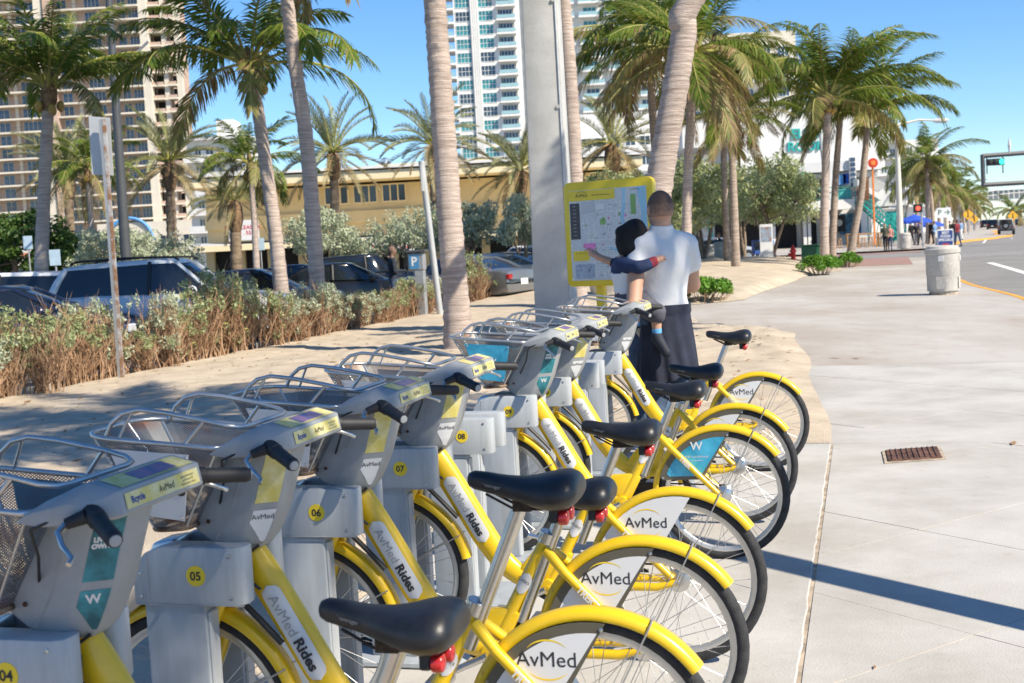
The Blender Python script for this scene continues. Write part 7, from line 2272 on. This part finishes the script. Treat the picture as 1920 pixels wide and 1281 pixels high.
# traffic light on its mast over the road
ta, tb_ = P(1840, 293, 84), P(1990, 281, 84)
tr = thing('traffic_light', 'horizontal traffic light showing green in a dark double mast arm', 'traffic light', (P(1995, 420, 84).x, 84, -.12))
o0 = tr.location.copy()
def lp_(px, py): return P(px, py, 84) - o0
for a, b, r in (((1841, 293), (1996, 281), .15), ((1843, 347), (1996, 338), .15), ((1842, 290), (1844, 350), .15)):
    mb = MB(); mb.tube([lp_(*a), lp_(*b)], r, 4, sy=.5); mb.build('mast_arm', M_lpole, tr)
mb = MB(); mb.tube([(0, 0, 0), (0, 0, 8.2)], [.28, .2], 12); mb.build('post', M_lpole, tr, smooth=60)
h0 = lp_(1866, 304)
mb = MB(); mb.box(h0, (1.15, .3, .44)); hd = mb.build('housing', M_blk2, tr, bevel=(.03, 1))
for k, m_ in ((-.38, M_blk2), (0, M_blk2), (.38, M_gon)):
    mb = MB(); mb.lathe([(.17, 0), (.15, .05), (.05, .07)], 16, Matrix.Translation(h0 + Vector((k, -.16, 0))) @ Matrix.Rotation(R(90), 4, 'X')); mb.build('lens', m_, hd, smooth=40)
for k in (-.55, .5):
    mb = MB(); mb.tube([h0 + Vector((k, 0, -.2)), h0 + Vector((k, 0, -.75))], .04, 5); mb.tube([h0 + Vector((k, 0, .2)), h0 + Vector((k, 0, .55))], .04, 5); mb.build('bracket', M_blk2, tr)
v0 = lp_(1893, 287)
mb = MB(); mb.tube([v0, v0 + Vector((0, 0, .5)), v0 + Vector((0, 0, 1.0))], [.05, .12, .03], 8); mb.build('sensor', M_wht2, tr)
# umbrellas
def umbrella(px, py, d, r, label):
    p_ = P(px, py, d); t = thing('umbrella', label, 'umbrella', (p_.x, p_.y, 0))
    mb = MB(); mb.tube([(0, 0, 0), (0, 0, p_.z + .1)], .04, 8); mb.build('pole', M_wht2, t)
    for k in range(8):
        a0, a1 = R(45 * k), R(45 * (k + 1))
        mb = MB(); A_ = Vector((0, 0, p_.z)); B_ = Vector((r * math.cos(a0), r * math.sin(a0), p_.z - r * .36)); C_ = Vector((r * math.cos(a1), r * math.sin(a1), p_.z - r * .36)); m_ = (B_ + C_) / 2 * 1 + Vector((0, 0, .03)); m_.x *= .97; m_.y *= .97
        v = Vector((0, 0, -.22))
        mb.add([A_, B_, m_, C_, B_ + v, m_ + v, C_ + v], [(0, 1, 2), (0, 2, 3), (1, 4, 5, 2), (2, 5, 6, 3)]); mb.build('canvas_panel', M_umb, t)
umbrella(1714, 402, 97, 1.35, 'large bright blue patio umbrella at the corner cafe')
umbrella(1741, 411, 108, 1.3, 'smaller blue umbrella behind the twin palm trunks')
# tables and stools outside the bar
def stool(px, d, label, h=.75):
    t = thing('bar_stool', label, 'stool', (*P(px, 460, d).xy, 0), px * .1, 'wooden stools outside the bar')
    mb = MB(); mb.lathe([(.19, h - .04), (.2, h - .02), (.19, h)], 16); mb.build('seat', M_wood, t)
    for k in range(4):
        a = R(45 + 90 * k); mb = MB(); mb.tube([(.13 * math.cos(a), .13 * math.sin(a), h - .04), (.24 * math.cos(a), .24 * math.sin(a), 0)], .025, 5); mb.build('leg', M_wood, t)
    mb = MB(); mb.tube([(.2 * math.cos(R(45 + 90 * k)), .2 * math.sin(R(45 + 90 * k)), .25) for k in range(4)], .015, 4, closed=True); mb.build('ring', M_wood, t)
for px, d, lab in ((1574, 96, 'wooden bar stool standing alone left of the leaning palm trunk'), (1604, 99, 'wooden bar stool just right of the leaning palm trunk'), (1619, 94, 'wooden bar stool under the left end of the high table'), (1633, 97, 'wooden bar stool under the middle of the high table'), (1648, 94, 'wooden bar stool under the right end of the high table')):
    stool(px, d, lab, .78)
def htable(px, d, w, label):
    t = thing('high_table', label, 'table', (*P(px, 460, d).xy, 0), -.1, 'high tables outside the bar')
    mb = MB(); mb.box((0, 0, 1.06), (w, .6, .06)); mb.build('top', M_wood, t)
    for sx in (-1, 1):
        for sy in (-1, 1):
            mb = MB(); mb.box((sx * (w / 2 - .1), sy * .22, .52), (.07, .07, 1.04)); mb.build('leg', M_wood, t)
htable(1618, 100, 2.6, 'long wooden high table nearer the bar wall')
htable(1638, 95.5, 2.4, 'long wooden high table in front with stools')
# news boxes
for px, d, m_, lab in ((1420, 68, mat('news_blue', (.03, .09, .32), .5, var=.1), 'dark blue newspaper box under the round grey green tree'), (1441, 66, mat('news_bright', (.06, .22, .62), .5, var=.1), 'bright blue newspaper box under the round grey green tree')):
    t = thing('news_box', lab, 'newspaper box', (*P(px, 470, d).xy, .1), .1)
    mb = MB(); mb.box((0, 0, .72), (.5, .45, .75)); mb.build('cabinet', m_, t, bevel=(.02, 1))
    mb = MB(); mb.box((0, -.23, .80), (.4, .02, .45)); mb.build('window', M_tint, t)
    mb = MB(); mb.box((0, 0, .17), (.14, .14, .36)); mb.build('pedestal', m_, t)
t = thing('poster_stand', 'white upright poster stand in front of the newspaper boxes', 'sign', (*P(1438, 485, 60).xy, .15))
mb = MB(); mb.box((0, 0, .95), (.62, .05, 1.75)); mb.build('board', M_white, t, bevel=(.01, 1))
mb = MB(); mb.box((0, -.03, 1.35), (.5, .01, .7)); mb.build('print', mat('poster_print', (.5, .3, .25), .5, var=.5, scale=4, col2=(.3, .45, .6)), t)
# fallen leaves and bits on the sand
rgl = random.Random(21)
mb = MB()
for k in range(900):
    s_, q_ = rgl.uniform(-8.5, 1.2), rgl.uniform(-2, 16)
    if s_ > -.7 and q_ < 3.8: continue
    if s_ > lerp_tab(SR, q_) - .1: continue
    w_ = S(s_, q_, zs(s_, q_, 1) + .008); a = rgl.uniform(0, 6.28); l = rgl.uniform(.015, .06) * (2.2 if rgl.random() < .05 else 1)
    d1 = Vector((math.cos(a), math.sin(a), rgl.uniform(-.2, .2))) * l; d2 = Vector((-math.sin(a), math.cos(a), rgl.uniform(-.2, .3))) * l * .35
    mb.add([w_ - d1, w_ - d2, w_ + d1, w_ + d2 + Vector((0, 0, .006))], [(0, 1, 2, 3)])
lt = mb.build('leaf_litter', leaf_mat('dry_litter', (.22, .12, .05), (.42, .25, .12), .1, .8), None)
tag(lt, 'small dry brown leaves and twigs scattered over the sand', 'leaf litter', None, 'stuff')
mb = MB()
for px, py, l in ((1375, 671, .22), (1565, 671, .22), (1605, 672, .18), (1430, 655, .12), (1900, 830, .2), (1690, 495, .4), (1640, 1250, .05)):
    c_ = G(px, py, .008); a = px * .7; d1 = Vector((math.cos(a), math.sin(a), .02)) * l * .5; d2 = Vector((-math.sin(a), math.cos(a), .05)) * l * .12
    mb.add([c_ - d1, c_ - d2, c_ + d1, c_ + d2], [(0, 1, 2, 3)])
lt = mb.build('fallen_leaves', MATS['dry_litter'], None)
tag(lt, 'a few dry curled leaves lying on the pale walk', 'leaf litter', None, 'stuff')
